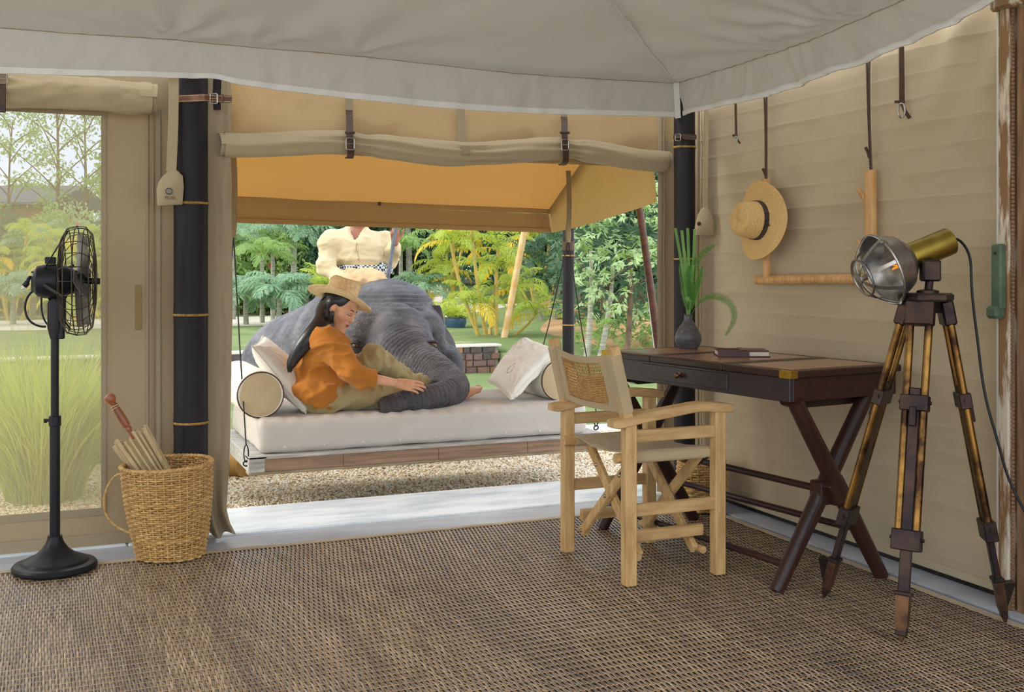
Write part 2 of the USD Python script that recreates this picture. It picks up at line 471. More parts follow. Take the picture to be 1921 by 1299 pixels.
ext_l = lambda P, x: np.vstack([P[0] - (P[1] - P[0]) * (x / np.linalg.norm(P[1] - P[0])), P])
ext_r = lambda P, x: np.vstack([P, P[-1] + (P[-1] - P[-2]) * (x / np.linalg.norm(P[-1] - P[-2]))])
PF = valance(ext_l(seam_f, 1.4), ext_l(hem_f, 1.4), (0, -1, 0), 230, .012, 1)
PR = valance(ext_r(seam_r, .9), ext_r(hem_r, .9), (-1, 0, 0), 190, .022, 5)
for P in (PF, PR):
    part(roof, 'valance', sheet(P, .002), M_liner, 60)
    lo = P[:, -1]; up = P[:, -3] * .9 + P[:, -1] * .1
    o = A([0, -.0035, 0]) if P is PF else A([-.0035, 0, 0])
    part(roof, 'valance_hem', sheet(np.stack([up + o, (up + lo) / 2 + o * 1.2, lo + o], 1), .006), M_hem, 60)
    part(roof, 'seam_piping', tube(P[:, 0] + o * .4, .0035, 6), M_tape)
c0, c1 = PF[-1, 0], PF[-1, -1]
part(roof, 'corner_strip', bar(c0 + A([-.012, -.012, .004]), c1 + A([-.012, -.016, -.008]), .030, .005, up=(-1, -1, 0)), M_hem)

# the far wall: canvas panel with the meshed window, band over the opening, narrow strip at the right
win = (-.62, at(189.5, 500, Y=YW)[0], at(100, 954, Y=YW)[2] - .012, at(150, 216, Y=YW)[2])
wf = thing('wall_front', 'tan canvas far wall of the tent with a window and a wide opening', None, (1, YW, 0), kind='structure')
outer = sbox(-3.2, .015, .645, 2.2).difference(sbox(win[0], win[2], win[1], win[3]))
part(wf, 'canvas_panel', poly_sheet(outer, YW, .006), M_wall)
fr_o = sbox(win[0] - .03, win[2] - .03, win[1] + .02, win[3] + .02).difference(sbox(win[0], win[2], win[1], win[3]))
part(wf, 'window_hem', poly_sheet(fr_o, YW - .006, .004), M_wall)
for px, w in ((276, .012), (287, .006), (297, .02)):
    x = at(px, 600, Y=YW)[0]
    part(wf, 'zip_flap', cbox((x - w / 2, YW - .016, .02), (x + w / 2, YW - .004, 1.82), .003), M_wall)
part(wf, 'base_rail', cbox((-3.2, YW - .03, .0), (.36, YW + .02, .05), .006), M_wall)
px0 = at(259, 577, Y=YW)
part(wf, 'fastening_tape', cbox((px0[0] - .013, YW - .011, at(259, 619, Y=YW)[2]), (px0[0] + .013, YW - .005, at(259, 535, Y=YW)[2]), .002), canvas('fastening_tape', lin(150, 128, 84)), label='darker tan fastening tape')
xs, zs = np.linspace(.60, 3.02, 90), np.linspace(1.66, 2.2, 22)
XS, ZS = np.meshgrid(xs, zs, indexing='ij')
YS = YW + .014 * fb(np.stack([XS * 2, ZS * 3, 0 * XS], -1), 1.5, 3) + .012 * np.exp(-((ZS - 1.72) / .08) ** 2) * np.cos(XS * 9)
part(wf, 'canvas_band', sheet(np.stack([XS, YS, ZS], -1), .004), canvas('tan_canvas_band', lin(184, 160, 118), trans=.25, tcol=lin(226, 196, 142)), 60)
ys = np.linspace(0, 1, 40)
xr0 = at(1233, 500, Y=YW)[0]
zz = np.linspace(.01, 2.2, 60); uu = np.linspace(0, 1, 12)
ZZ, UU = np.meshgrid(zz, uu, indexing='ij')
XX = xr0 + .012 * fb(np.stack([ZZ * 5, 0 * ZZ, 0 * ZZ], -1), 1, 2) + UU * (XW - xr0 + .02)
part(wf, 'canvas_strip', sheet(np.stack([XX, YW - .012 * np.exp(-((UU - .1) / .08) ** 2) + .01 * fb(np.stack([XX * 8, ZZ, 0 * ZZ], -1)), ZZ], -1), .005), M_wall, 60)
part(wf, 'strip_piping', tube(np.stack([xr0 + .03 + .008 * fb(np.stack([zz * 4, 0 * zz, 0 * zz + 3], -1), 1, 2), 0 * zz + YW - .016, zz], 1), .0045, 6), M_wall)
w1 = thing('window', 'insect mesh window beside the standing fan', None, (0, YW, .2), kind='structure')
MESHW = usdkit.material(stage, '/World/Looks/insect_mesh', {
    't': ('transparent_bsdf', {'color': (1, 1, 1)}), 'd': ('principled_bsdf', {'base_color': lin(128, 116, 84), 'roughness': .8, 'specular_ior_level': .1}),
    'l': ('translucent_bsdf', {'color': lin(150, 140, 104)}), 'dm': ('mix_closure', {'fac': .3}), 'x': ('mix_closure', {'fac': .33})},
    [('d.BSDF', 'dm.closure1'), ('l.BSDF', 'dm.closure2'), ('t.BSDF', 'x.closure1'), ('dm.closure', 'x.closure2')], surface='x.closure')
part(w1, 'mesh_pane', cbox((win[0] - .01, YW + .004, win[2] - .01), (win[1] + .01, YW + .0045, win[3] + .01), .0001), MESHW)

# the right wall: canvas with sewn horizontal pleats
wr = thing('wall_right', 'tan canvas right wall with sewn horizontal pleats', None, (XW, 3.8, 0), kind='structure')
y0, y1 = 2.79, 4.70
zs = []; step = .094; z = .085
while z < 2.2: zs += [z, z + .010, z + .016, z + .022, z + .05, z + .075]; z += step
zs = A([.045] + zs); ph = ((zs - .085) % step)
fold = np.where(zs < .08, 0, np.where(ph < .001, .0, np.where(ph < .012, .0026, np.where(ph < .018, .002, 0))))
ys = np.linspace(y0, y1, 90)
YY, ZZ = np.meshgrid(ys, zs, indexing='ij')
FO = np.broadcast_to(fold, YY.shape)
row = np.floor((ZZ - .08) / step)
XX = XW - FO * (.2 + 1.5 * meshkit.noise(np.stack([YY * 3, row, 0 * YY], -1))) - .016 * fb(np.stack([YY * 5, row * 1.7, ZZ * 4], -1), 1, 3) - .020 * fb(np.stack([YY * 1.5, ZZ * 1.2, 0 * YY], -1), 1, 2)
dg = np.exp(-((YY - 2.95) / .22) ** 2) * np.clip((ZZ - 1.4) / .6, 0, 1)
XX -= .02 * dg * np.cos((YY * 26 + ZZ * 15))
part(wr, 'pleated_canvas', sheet(np.stack([XX, YY, ZZ], -1), .004), M_wallr, 40)
part(wr, 'skirting', cbox((XW + .012, 2.3, 0), (XW + .035, 4.78, .16), .002), M_iron)  # dark board added behind the canvas to stop sky light leaking in
part(wr, 'bottom_hem', cbox((XW - .012, y0 - .02, .035), (XW + .004, y1, .062), .003), M_wallr)
for (ya, yb, xo) in ((2.70, 2.80, .012), (4.68, 4.80, .0)):
    zz, uu = np.linspace(.03, 2.2, 50), np.linspace(0, 1, 10)
    ZZ, UU = np.meshgrid(zz, uu, indexing='ij')
    part(wr, 'canvas_sleeve', sheet(np.stack([XW - .006 - .022 * np.sin(UU * np.pi) ** .6 - .01 * fb(np.stack([ZZ * 5, UU * 2, 0 * UU + ya], -1), 1, 3), ya + UU * (yb - ya), ZZ], -1), .004), M_wallr, 60)
part(wr, 'edge_cord', tube([(XW - .02, 4.665, .04), (XW - .02, 4.665, 2.2)], .004, 6), M_wall)
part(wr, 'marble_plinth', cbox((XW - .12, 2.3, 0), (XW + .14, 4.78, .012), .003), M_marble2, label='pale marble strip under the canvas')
# weathered door frame at the right edge
M_worn = mat('weathered_white_wood', lin(206, 192, 168), lin(134, 100, 62), rough=.75, sc=9, st=(3, 3, .5), det=9, lo=.44, hi=.54, bump=.3, bd=.004)
M_wornb = mat('worn_brown_wood', lin(150, 116, 84), lin(112, 82, 56), rough=.8, sc=16, st=(3, 3, .3), det=6, bump=.3, bd=.003)
fr = thing('door', 'weathered white and brown wooden door frame at the right edge', None, (XW - .06, 2.6, 0), kind='structure')
fx = XW - .07
def fy(px, py=600): return at(px, py, X=fx)[1]
ya, yb, yc, yd, ye = fy(1870), fy(1876), fy(1897), fy(1905), 1.6
part(fr, 'white_edge', cbox((fx - .004, yb, 0), (XW, ya, 2.06), .003), M_hem)
part(fr, 'stile', cbox((fx - .012, yc, 0), (XW + .05, yb, 2.05), .005), M_worn)
part(fr, 'panel', cbox((fx + .004, ye, 0), (XW + .05, yd, 2.05), .003), M_wornb)
bd = [sphere((fx - .002, (yc + yd) / 2, z), .0065, 1) for z in np.arange(.02, 2.04, .0135)]
part(fr, 'bead_row', join(bd), M_wornb, True, kind='stuff')
part(fr, 'head_rail', cbox((fx - .03, ye, at(1890, 18, X=fx)[2]), (XW + .05, ya + .01, 2.16), .01), M_worn)
g0, g1 = at(1881, 458, X=fx - .02), at(1874, 598, X=fx - .02)
lt = thing('door_latch', 'green painted wooden latch on the weathered door frame', 'latch', (fx - .02, g0[1], g1[2]))
M_green = mat('green_paint', lin(92, 112, 84), lin(70, 90, 66), rough=.6, sc=14)
part(lt, 'plate', cbox((fx - .04, fy(1894), g1[2] + .03), (fx - .012, fy(1874), g0[2]), .006), M_green)
part(lt, 'catch', cbox((fx - .055, fy(1893), g1[2]), (fx - .012, fy(1869), g1[2] + .042), .010), M_green)
part(lt, 'screw', sphere((fx - .041, fy(1884), g0[2] - .03), .005, 1), M_iron)

# bamboo posts
def bamboo(name, label, p0, p1, r, nodes, base, group=None):
    t = thing(name, label, 'bamboo post', base)
    p0, p1 = A(p0, float), A(p1, float); L = np.linalg.norm(p1 - p0)
    s = np.unique(np.r_[np.linspace(0, 1, 40), [q for n in nodes for q in ((n - .02) / L, n / L, (n + .02) / L)]]); s = s[(s >= 0) & (s <= 1)]
    rr = r * (1 + .03 * A([max(np.exp(-((x * L - n) / .02) ** 2) for n in nodes) for x in s]))
    part(t, 'cane', tube(p0 + s[:, None] * (p1 - p0), rr, 28), M_bamboo, 50)
    u = (p1 - p0) / L
    for n in nodes: part(t, 'node_ring', ring(p0 + u * n, u, r * 1.02, .0055, 28, 6), M_bnode, label='golden cut joint of the cane')
    return t


b0 = at(358, 1016, z=0); RP = .0695
def zl(py): return EYE - (py - HY) * 4.50 / FPX
bamboo('bamboo_post', 'thick black bamboo post with golden joints behind the wicker basket', b0, b0 + A([0, 0, 1.985]), RP, [zl(y) for y in (797, 592, 380, 104)], b0)
st0 = at(405, 208, d=4.66)
sb_ = thing('bamboo_stub', 'short black bamboo end strapped beside the left post', 'bamboo', st0)
part(sb_, 'cane', tube([st0, st0 + A([0, 0, .13])], .037, 24), M_bamboo, 50)
c0 = at(1284, 700, d=5.36); c0[2] = 0
bamboo('bamboo_post', 'black bamboo post in the far right corner behind the desk', c0, c0 + A([0, 0, 1.98]), .052, [1.15 - (y - HY) * 5.36 / FPX for y in (277, 486, 700)], c0)
o0 = at(1066, 700, Y=6.98); o0[2] = -.2
op = bamboo('bamboo_post', 'slim black bamboo post outdoors at the awning corner behind the chair', o0, o0 + A([0, 0, 1.75]), .041, [1.15 - (y - HY) * 7.74 / FPX + .2 for y in (610, 480)], o0)
zb = [1.15 - (y - HY) * 7.74 / FPX for y in (466, 456)]
part(op, 'strap_band', tube([(*o0[:2], zb[0] - .015), (*o0[:2], zb[1] + .01)], .045, 20), M_leatherd, label='brown leather band round the post')

# belts with buckles round the posts
def band(P, w, t=.004, up=(0, 0, 1)):
    P = A(P, float); T = np.gradient(P, axis=0); T /= np.linalg.norm(T, axis=1, keepdims=True)
    U = A(up, float); N = np.cross(T, U); N /= np.linalg.norm(N, axis=1, keepdims=True); W = np.cross(N, T)
    return sheet(np.stack([P - W * w / 2, P + W * w / 2], 1), t)


def buckle(c, ux, uz, w, h, r=.0022):
    c, ux, uz = A(c), A(ux, float), A(uz, float)
    k = [(-w, -h), (w, -h), (w, h), (-w, h)]
    g = []
    for i in range(4):
        a, b = A(k[i]), A(k[(i + 1) % 4])
        for s in (.12, .5, .88): g.append(a + (b - a) * s)
    return join([tube(A([c + ux * x / 2 + uz * y / 2 for x, y in g]), r, 8, closed=True), tube([c - ux * w / 2, c + ux * w / 2], r * .8, 6)])


zb = zl(185)
arc = [b0[:2] + (RP + .003) * A([math.cos(q), math.sin(q)]) for q in np.radians(np.linspace(150, 285, 16))]
arc = arc[:-4] + [at(px, 185, d=d)[:2] for px, d in ((384, 4.475), (394, 4.49), (404, 4.50), (414, 4.505), (424, 4.51), (435, 4.515))]; arc = A(arc)
bl = thing('leather_belt', 'brown leather belt with steel buckle round the left bamboo post top', 'belt', (*b0[:2], zb))
sp = np.c_[arc, np.full(len(arc), zb)]
part(bl, 'strap', band(sp, .030), M_leather)
for s in (-1, 1): part(bl, 'stitching', tube(sp + A([0, -.003, s * .011]), .0008, 4), M_stitch)
bc = at(401, 185, d=4.488)
part(bl, 'buckle', buckle(bc, RT, UP, .030, .040, .003), M_steel)
part(bl, 'keeper', tube([bc + RT * .036 + UP * s for s in (-.019, 0, .019)], .004, 6), M_leather)
zb2 = 1.15 - (258 - HY) * 5.36 / FPX
arc = [c0[:2] + .057 * A([math.cos(q), math.sin(q)]) for q in np.radians(np.linspace(170, 330, 18))]
bl = thing('leather_belt', 'dark leather belt with small buckle round the corner post', 'belt', (*c0[:2], zb2))
part(bl, 'strap', band(np.c_[A(arc), np.full(18, zb2)], .020), M_leatherd)
bc = at(1272, 258, d=5.30)
part(bl, 'buckle', buckle(bc, RT, UP, .026, .032, .003), M_steel)
part(bl, 'strap_end', bar(bc + RT * .02, bc + RT * .085 - UP * .004, .006, .022, up=UP), M_leatherd)
zb3 = at(392, 985, d=4.58)[2]
arc = [b0[:2] + (RP + .003) * A([math.cos(q), math.sin(q)]) for q in np.radians(np.linspace(200, 350, 18))]
bl = thing('leather_belt', 'brown leather belt low on the left post behind the basket', 'belt', (*b0[:2], zb3))
part(bl, 'strap', band(np.c_[A(arc), np.full(18, zb3)], .030), M_leather)

# canvas flap beside the left post, gathered at the foot
nz, nu = 90, 26
w = np.linspace(0, 1, nz); u = np.linspace(0, 1, nu); WW, UU = np.meshgrid(w, u, indexing='ij')
zf = .012 + WW * 2.1
pl = A([at(391, 1000, Y=4.74)[0], at(391, 100, Y=4.74)[0]]).mean()
edge_px = np.interp(zf, [.0, .06, .12, .25, .45, .7, 1.0, 1.3, 1.75, 2.1], [436, 424, 419, 424, 427, 430, 432, 430, 429, 429])
xe = .70 + (edge_px - 430) * 4.7 / FPX
gat = np.exp(-(zf / .14) ** 2)
xl = np.where(zf < 1.2, .575 + .0 * zf, .575)
XF = xl + UU * (xe - xl) + .006 * fb(np.stack([UU * 3, zf * 3, 0 * zf], -1), 1, 3)
YF = 4.752 - .030 * gat * np.sin(UU * 15 + zf * 9) - .012 * np.sin(UU * 7 + 1) * (1 - WW * .6) - .014 * fb(np.stack([UU * 4, zf * 4, 0 * zf + 2], -1), 1, 3) - .04 * gat
solo('canvas_flap', sheet(np.stack([XF, YF, zf + .012 * np.sin(UU * 9) * gat + .01 * gat], -1), .005), M_wall, 'tan canvas door flap hanging beside the left post, gathered at its foot', 'curtain', smooth=60)

# rolled blinds
def rolled(P, rad, seed, pinch, ends, m=36, squash=1.0):
    P = spl(P, 150); n = len(P); g = np.arange(m) * 2 * np.pi / m
    x = np.linspace(0, 1, n)
    r = np.full(n, rad)
    for c, a, wd in pinch: r *= 1 - a * np.exp(-((x - c) / wd) ** 2)
    T = np.gradient(P, axis=0); T /= np.linalg.norm(T, axis=1, keepdims=True)
    Nn = np.cross(T, [0, 0, 1.]); Nn /= np.linalg.norm(Nn, axis=1, keepdims=True); B = np.cross(Nn, T)
    wr_ = 1 + .34 * fb(np.stack(np.broadcast_arrays(x[:, None] * 7, 2.2 * np.cos(g)[None] + seed, 2.2 * np.sin(g)[None]), -1), 1, 3)
    for c, a, wd in pinch:
        wr_ += .16 * np.exp(-(abs(x - c)[:, None] / .07)) * np.sin(g * 9 + x[:, None] * 14)
    R = r[:, None] * wr_
    V = P[:, None] + R[..., None] * (np.cos(g)[None, :, None] * Nn[:, None] + squash * np.sin(g)[None, :, None] * B[:, None])
    i, j = np.meshgrid(np.arange(n - 1), np.arange(m), indexing='ij')
    q = np.stack([i * m + j, i * m + (j + 1) % m, (i + 1) * m + (j + 1) % m, (i + 1) * m + j], -1).reshape(-1, 4)
    body = (V.reshape(-1, 3), np.vstack([q[:, [0, 1, 2]], q[:, [0, 2, 3]]]))
    spirals = []
    for e in ends:
        i0 = 0 if e < 0 else n - 1
        th = np.linspace(0, 2 * np.pi * 3.6, 150); rr = rad * .97 * (1 - th / (2 * np.pi * 3.6) * .8)
        c = P[i0]; t = T[i0] * e
        sp = c + rr[:, None] * (np.cos(th)[:, None] * Nn[i0] + squash * np.sin(th)[:, None] * B[i0])
        push = (.006 + .022 * (1 - th / th[-1]) * (.5 + .5 * np.sin(th * .5)))[:, None]
        spirals.append(sheet(np.stack([sp - t * .05, sp + t * push], 1), .004))
    return body, spirals


lb = thing('rolled_blind', 'rolled up tan canvas blind above the mesh window', 'blind', (at(150, 180, Y=4.75)[0], 4.75, 1.78))
body, sps = rolled([at(-60, 168, Y=4.735), at(10, 168, Y=4.735), at(150, 176, Y=4.735), at(284, 186, Y=4.735)], .066, 3, [(.18, .10, .02)], [1])
part(lb, 'roll', body, M_roll, 60)
for s in sps: part(lb, 'rolled_end', s, M_roll, 60)
p_ = at(3, 175, Y=4.66)
part(lb, 'strap', bar(p_ + A([0, 0, -.075]), p_ + A([0, 0, .04]), .030, .006, up=(0, -1, 0)), M_leatherd)
part(lb, 'buckle', buckle(p_ + A([0.0, -.008, .055]), (1, 0, 0), UP, .040, .036, .003), M_steel)
part(lb, 'strap_tape', bar(p_ + A([0, 0, .06]), p_ + A([0, .02, .16]), .030, .004, up=(0, -1, 0)), M_tape)
ob = thing('rolled_blind', 'long rolled up tan canvas blind above the opening, held by two straps', 'blind', (1.75, 4.75, 1.66))
def oz(px, py): return at(px, py, Y=4.75)
body, sps = rolled([oz(420, 273), oz(520, 272), oz(655, 268), oz(770, 281), oz(868, 289), oz(960, 284), oz(1058, 279), oz(1150, 291), oz(1246, 303)], .054, 11, [(.285, .24, .025), (.535, .12, .04), (.765, .26, .022)], [-1, 1])
part(ob, 'roll', body, M_roll, 60)
for s in sps: part(ob, 'rolled_end', s, M_roll, 60)
for px, ytop, ymid, ybuc, ybot in ((655, 183, 207, 270, 288), (1058, 216, 220, 272, 302)):
    d = .055
    a, b, c, e = at(px, ytop - 4, Y=4.79), at(px, ymid, Y=4.79), at(px + 1, 246, Y=4.70), at(px + 3, ybot, Y=4.69)
    s = at(px + 2, 268, Y=4.675)
    part(ob, 'strap_tape', band([a, (a + b) / 2, b], .034, .004, up=(1, 0, 0)), M_tape)
    Ps = spl([b, c, s, e, e + A([0, .05, -.015])], 20)
    part(ob, 'strap', band(Ps, .030, .006, up=(1, 0, 0)), M_leatherd)
    part(ob, 'buckle', buckle(at(px + 2, ybuc, Y=4.662), (1, 0, 0), UP, .036, .05, .0034), M_steel)
    part(ob, 'keeper', bar(at(px - 8, 249, Y=4.665), at(px + 11, 249, Y=4.665), .007, .012, up=UP), M_leatherd)
a, b = at(865, 200, Y=4.785), at(866, 268, Y=4.765)
part(ob, 'hanging_tape', band([a, (a + b) / 2, b, at(872, 274, Y=4.695), at(874, 290, Y=4.69)], .036, .004, up=(1, 0, 0)), M_tape)

# canvas socket covers hanging on tapes
def pouch(label, top, bot, wt, poly, Y, base):
    t = thing('socket_cover', label, 'canvas cover', base)
    a, b = at(*top, Y=Y + .005), at(*bot, Y=Y + .005)
    part(t, 'hanging_tape', band(spl([a, (a * .5 + b * .5) + A([.003, .004, 0]), b], 12), wt, .005, up=(1, 0, 0)), M_roll)
    P = A([at(x, y, Y=Y) for x, y in poly]); C = P.mean(0)
    rings = [C + (P - C) * s + A([0, -.022 * (1 - s * s) ** .7, 0]) for s in (1, .93, .8, .6, .35, .1)]
    n = len(P); V = np.vstack(rings + [P + A([0, .012, 0])]); F = []
    for k in range(5):
        for i in range(n):
            j = (i + 1) % n; F += [[k * n + i, k * n + j, (k + 1) * n + j], [k * n + i, (k + 1) * n + j, (k + 1) * n + i]]
    for i in range(n):
        j = (i + 1) % n; F += [[6 * n + i, k_ := 6 * n + j, j], [6 * n + i, j, i]]
    F += [[5 * n, 5 * n + i, 5 * n + i + 1] for i in range(1, n - 1)] + [[6 * n, 6 * n + i + 1, 6 * n + i] for i in range(1, n - 1)]
    part(t, 'cover', (V, A(F)), M_roll, 30)
    return t


pc = pouch('tan canvas cover printed with a plug symbol, left of the bamboo post', (326, 146), (321, 322), .040, ((315, 322), (331, 319), (343, 330), (345, 352), (342, 384), (318, 385), (296, 386), (294, 358), (297, 343), (304, 332)), 4.665, at(320, 385, Y=4.665))
q = at(317, 359, Y=4.638)
M_ink = mat('grey_ink', lin(78, 76, 72), rough=.8); M_inkl = mat('light_grey_ink', lin(134, 136, 130), rough=.8); M_inkb = mat('brown_ink', lin(112, 92, 70), rough=.9)
part(pc, 'emblem_rim', ring(q, (0, 1, 0), .0125, .0018, 24, 6, e=1.0 if False else 1.0), M_ink)
part(pc, 'emblem', put(lathe([(.0, 0), (.0115, 0), (.0115, .002), (0, .002)], 24), (1.15, 0, 0), (0, 0, .75), (0, -1, 0), q + A([0, .001, 0])), M_inkl)
txt = meshkit.text_mesh('PLUG', .011, .001, bold=True); w_ = txt.bounds[1, 0]
part(pc, 'lettering', put(txt, (1, 0, 0), (0, 0, 1), (0, -1, 0), q + A([-w_ / 2 + .004, .001, -.031])), M_inkb, label='small brown printed word PLUG')
pc = pouch('tan canvas cover with a dark button, right of the corner post', (1325, 205), (1323, 392), .024, ((1318, 391), (1328, 388), (1336, 404), (1340, 420), (1339, 443), (1322, 443), (1305, 441), (1306, 424), (1311, 404)), 4.53, at(1322, 442, Y=4.53))
part(pc, 'button', lathe([(0, 0), (.010, 0), (.010, .004), (.004, .006), (0, .005)], 16, at(1311, 420, Y=4.508), (0, -1, 0)), M_leatherd)

# awning outside the opening
aw = thing('awning', 'ochre canvas awning over the swing bed, glowing with daylight', 'awning', (1.2, 5.9, 1.4))
YA = 6.9
cs, cb = at(1031, 394, Y=YA), at(1035, 437, Y=YA)
XA0 = .62
def lerp(a, b, n): return A(a) + np.linspace(0, 1, n)[:, None] * (A(b, float) - A(a, float))
def patch(e0, e1, m, bulge=0., n=(0, 0, 1), seed=0, s=2.0):
    w = np.linspace(0, 1, m)[None, :, None]
    P = e0[:, None] * (1 - w) + e1[:, None] * w
    return P + (bulge * fb(P, s, 3, seed))[..., None] * A(n, float)
s0 = at(430, 368, Y=YA); s0 = cs + (s0 - cs) * ((XA0 - cs[0]) / (s0[0] - cs[0]))
b1 = at(430, 418, Y=YA); b1 = cb + (b1 - cb) * ((XA0 - cb[0]) / (b1[0] - cb[0]))
hipt = A([2.80, 4.86, 2.17]); wl = A([.95, 4.86, 2.14])
part(aw, 'front_slope', sheet(patch(lerp(s0, cs, 60), lerp(wl, hipt, 60), 20, .03), .003), M_awning, 60)
part(aw, 'seam_band', sheet(patch(lerp(s0 + A([0, -.012, .004]), cs + A([0, -.012, .004]), 60), lerp(s0, cs, 60) + A([0, -.012, -.030]), 4, .004), .005), M_awnband, 60)
dn = A([0, 0, .028])
part(aw, 'valance', sheet(patch(lerp(s0, cs, 60) + A([0, 0, -.03]), lerp(b1, cb, 60), 10, .018, (0, 1, 0)), .003), M_awnband, 60)
part(aw, 'valance_hem', sheet(patch(lerp(b1, cb, 60) + dn + A([0, -.008, 0]), lerp(b1, cb, 60) + A([0, -.008, 0]), 3, .018, (0, 1, 0)), .008), M_awnband, 60)
sw = at(1231, 379, Y=4.9)
P = patch(lerp(cs, hipt, 40), spl([cb, (cb * .5 + sw * .5) + A([0, 0, -.015]), sw], 40), 24, .03, (1, 0, 0), 4)
part(aw, 'side_slope', sheet(P, .003), M_awnright, 60)
part(aw, 'side_slope', sheet(patch(lerp(s0, wl, 20), lerp(b1, A([XA0, 4.9, 1.5]), 20), 10, .02, (1, 0, 0), 9), .003), M_awnright, 60)
part(aw, 'hip_band', sheet(patch(lerp(cs, hipt, 30) + A([-.01, -.004, .0]), lerp(cs, hipt, 30) + A([.035, -.02, -.05]), 4), .004), M_awnband, 60)
part(aw, 'seam_tab', bar(at(712, 377, Y=YA - .02), at(712, 386, Y=YA - .02), .02, .006, up=(0, -1, 0)), M_leatherd)
pt_, pb_ = at(1198, 384, Y=5.75), at(1240, 720, Y=5.45)
pb_ = pt_ + (pb_ - pt_) * ((pt_[2] + .2) / (pt_[2] - pb_[2]))
solo('awning_strut', tube(spl([pt_ + (pt_ - pb_) * .05, pt_ * .5 + pb_ * .5 + A([.012, 0, 0]), pb_], 50), .021 * (1 + .08 * meshkit.noise(np.c_[np.arange(50) * .9, np.zeros((50, 2))])), 16), mat('brown_bark', lin(92, 50, 22), lin(50, 26, 12), rough=.45, sc=22, st=(1, 1, 2.5), bump=.5, bd=.006), 'leaning reddish brown bark pole propping the awning outdoors', 'pole')
g0, g1 = at(1195, 384, Y=5.9), at(1228, 660, Y=5.9)
solo('guy_rope', tube(lerp(g0, g0 + (g1 - g0) * ((g0[2] + .2) / (g0[2] - g1[2])), 12), .003, 6), M_hem, 'thin white guy rope beside the leaning awning pole', 'rope')
# ================================================================ THINGS INSIDE
# --- woven mat
mx0, mx1, my0, my1 = -1.0, 2.852, 1.25, 4.508
mt_ = thing('woven_mat', 'brown woven rattan floor mat with a beige cloth border', 'mat', (1.5, 3, 0))
M_mat = mat('mat_base', lin(52, 42, 34), lin(40, 32, 26), rough=.8)
M_cane = usdkit.material(stage, '/World/Looks/mat_cane', {
    'g': ('geometry', {}), 'm': ('mapping', {'scale': (117.6, 5.0, 1)}), 'm2': ('mapping', {'scale': (5.5, .5, 1)}),
    'n': ('noise_texture', {'scale': 1.0, 'detail': 1.0}), 'n2': ('noise_texture', {'scale': 1.0, 'detail': 4.0}),
    'r': ('rgb_ramp', {'ramp': [(.28, lin(88, 76, 66)), (.5, lin(134, 118, 100)), (.72, lin(176, 160, 138))]}),
    'r2': ('rgb_ramp', {'ramp': [(.34, (.52, .51, .54)), (.66, (1.14, 1.08, 1.02))]}),
    'x': ('mix', {'mix_type': 'multiply', 'fac': 1.0}), 'p': ('principled_bsdf', {'roughness': .25, 'specular_ior_level': .85})},
    [('g.position', 'm.vector'), ('m.vector', 'n.vector'), ('n.fac', 'r.fac'), ('g.position', 'm2.vector'), ('m2.vector', 'n2.vector'), ('n2.fac', 'r2.fac'), ('r.color', 'x.color1'), ('r2.color', 'x.color2'), ('x.color', 'p.base_color')], surface='p.BSDF')
M_thread = mat('mat_thread', lin(196, 158, 96), lin(150, 116, 70), rough=.6, sc=9)
M_border = canvas('mat_border', lin(176, 158, 126))
part(mt_, 'backing', cbox((mx0, my0, .001), (mx1 - .012, my1 - .012, .0035), .001), M_mat)
pitch, rowp = .0085, .040
xs = np.arange(max(mx0, -.75), mx1 - .03, pitch); rows = np.arange(1.95, my1 - .028, rowp)
sub = 4
ys = np.arange(len(rows) * sub) / sub * rowp + rows[0]
par = (np.arange(len(xs)) % 2)[:, None]
phs = 2 * np.pi * (ys[None] - rows[0]) / (2 * rowp) + np.pi * par
und = .002 * (fb(np.stack(np.broadcast_arrays(xs[:, None] * 1.1, ys[None] * 1.4, 0 * ys[None]), -1), 2, 2) + .3)
zc_ = .0062 + .0022 * np.cos(phs) + und
hw = pitch * .46
jx = .0022 * fb(np.stack(np.broadcast_arrays(xs[:, None] * 2, ys[None] * 5, 0 * ys[None]), -1), 2, 2) * 2 + .02 * (meshkit.fbm(np.stack(np.broadcast_arrays(0 * xs[:, None], ys[None] * .8, 0 * ys[None]), -1), 2) - .5)
V = np.stack([np.stack(np.broadcast_arrays(xs[:, None] + jx + o, ys[None], zc_ + h), -1) for o, h in ((-hw, -.0014), (0, .0), (hw, -.0014))], 2)
ns, nyy = len(xs), len(ys); V = V.reshape(-1, 3)
i, j, k = np.meshgrid(np.arange(ns), np.arange(nyy - 1), np.arange(2), indexing='ij')
b = (i * nyy + j) * 3 + k
q = np.stack([b, b + 1, b + 4, b + 3], -1).reshape(-1, 4)
part(mt_, 'cane_strands', (V, np.vstack([q[:, [0, 1, 2]], q[:, [0, 2, 3]]])), M_cane, True, kind='stuff')
th = []
wig = .006 * fb(np.stack([xs * 1.2, 0 * xs, 0 * xs], 1), 1, 2)
for r_, y in enumerate(rows):
    yy = y + rowp * 0 + .014 * fb(np.stack([xs * 1.3, 0 * xs + y * .7, 0 * xs], 1), 1, 2)
    z = .0078 + .0015 * np.cos(np.pi * (np.arange(len(xs)) + r_ + 1)) + .002 * (fb(np.stack([xs * 1.1, 0 * xs + y * 1.4, 0 * xs], 1), 2, 2) + .3)
    P = np.stack([xs, yy, z], 1); w = .0017
    n = len(xs)
    th.append((np.stack([P + A([0, -w, -.0006]), P + A([0, 0, .0007]), P + A([0, w, -.0006])], 1).reshape(-1, 3), n))
V = np.vstack([t[0] for t in th]); n = len(xs)
i, j, k = np.meshgrid(np.arange(len(rows)), np.arange(n - 1), np.arange(2), indexing='ij')
b = (i * n + j) * 3 + k
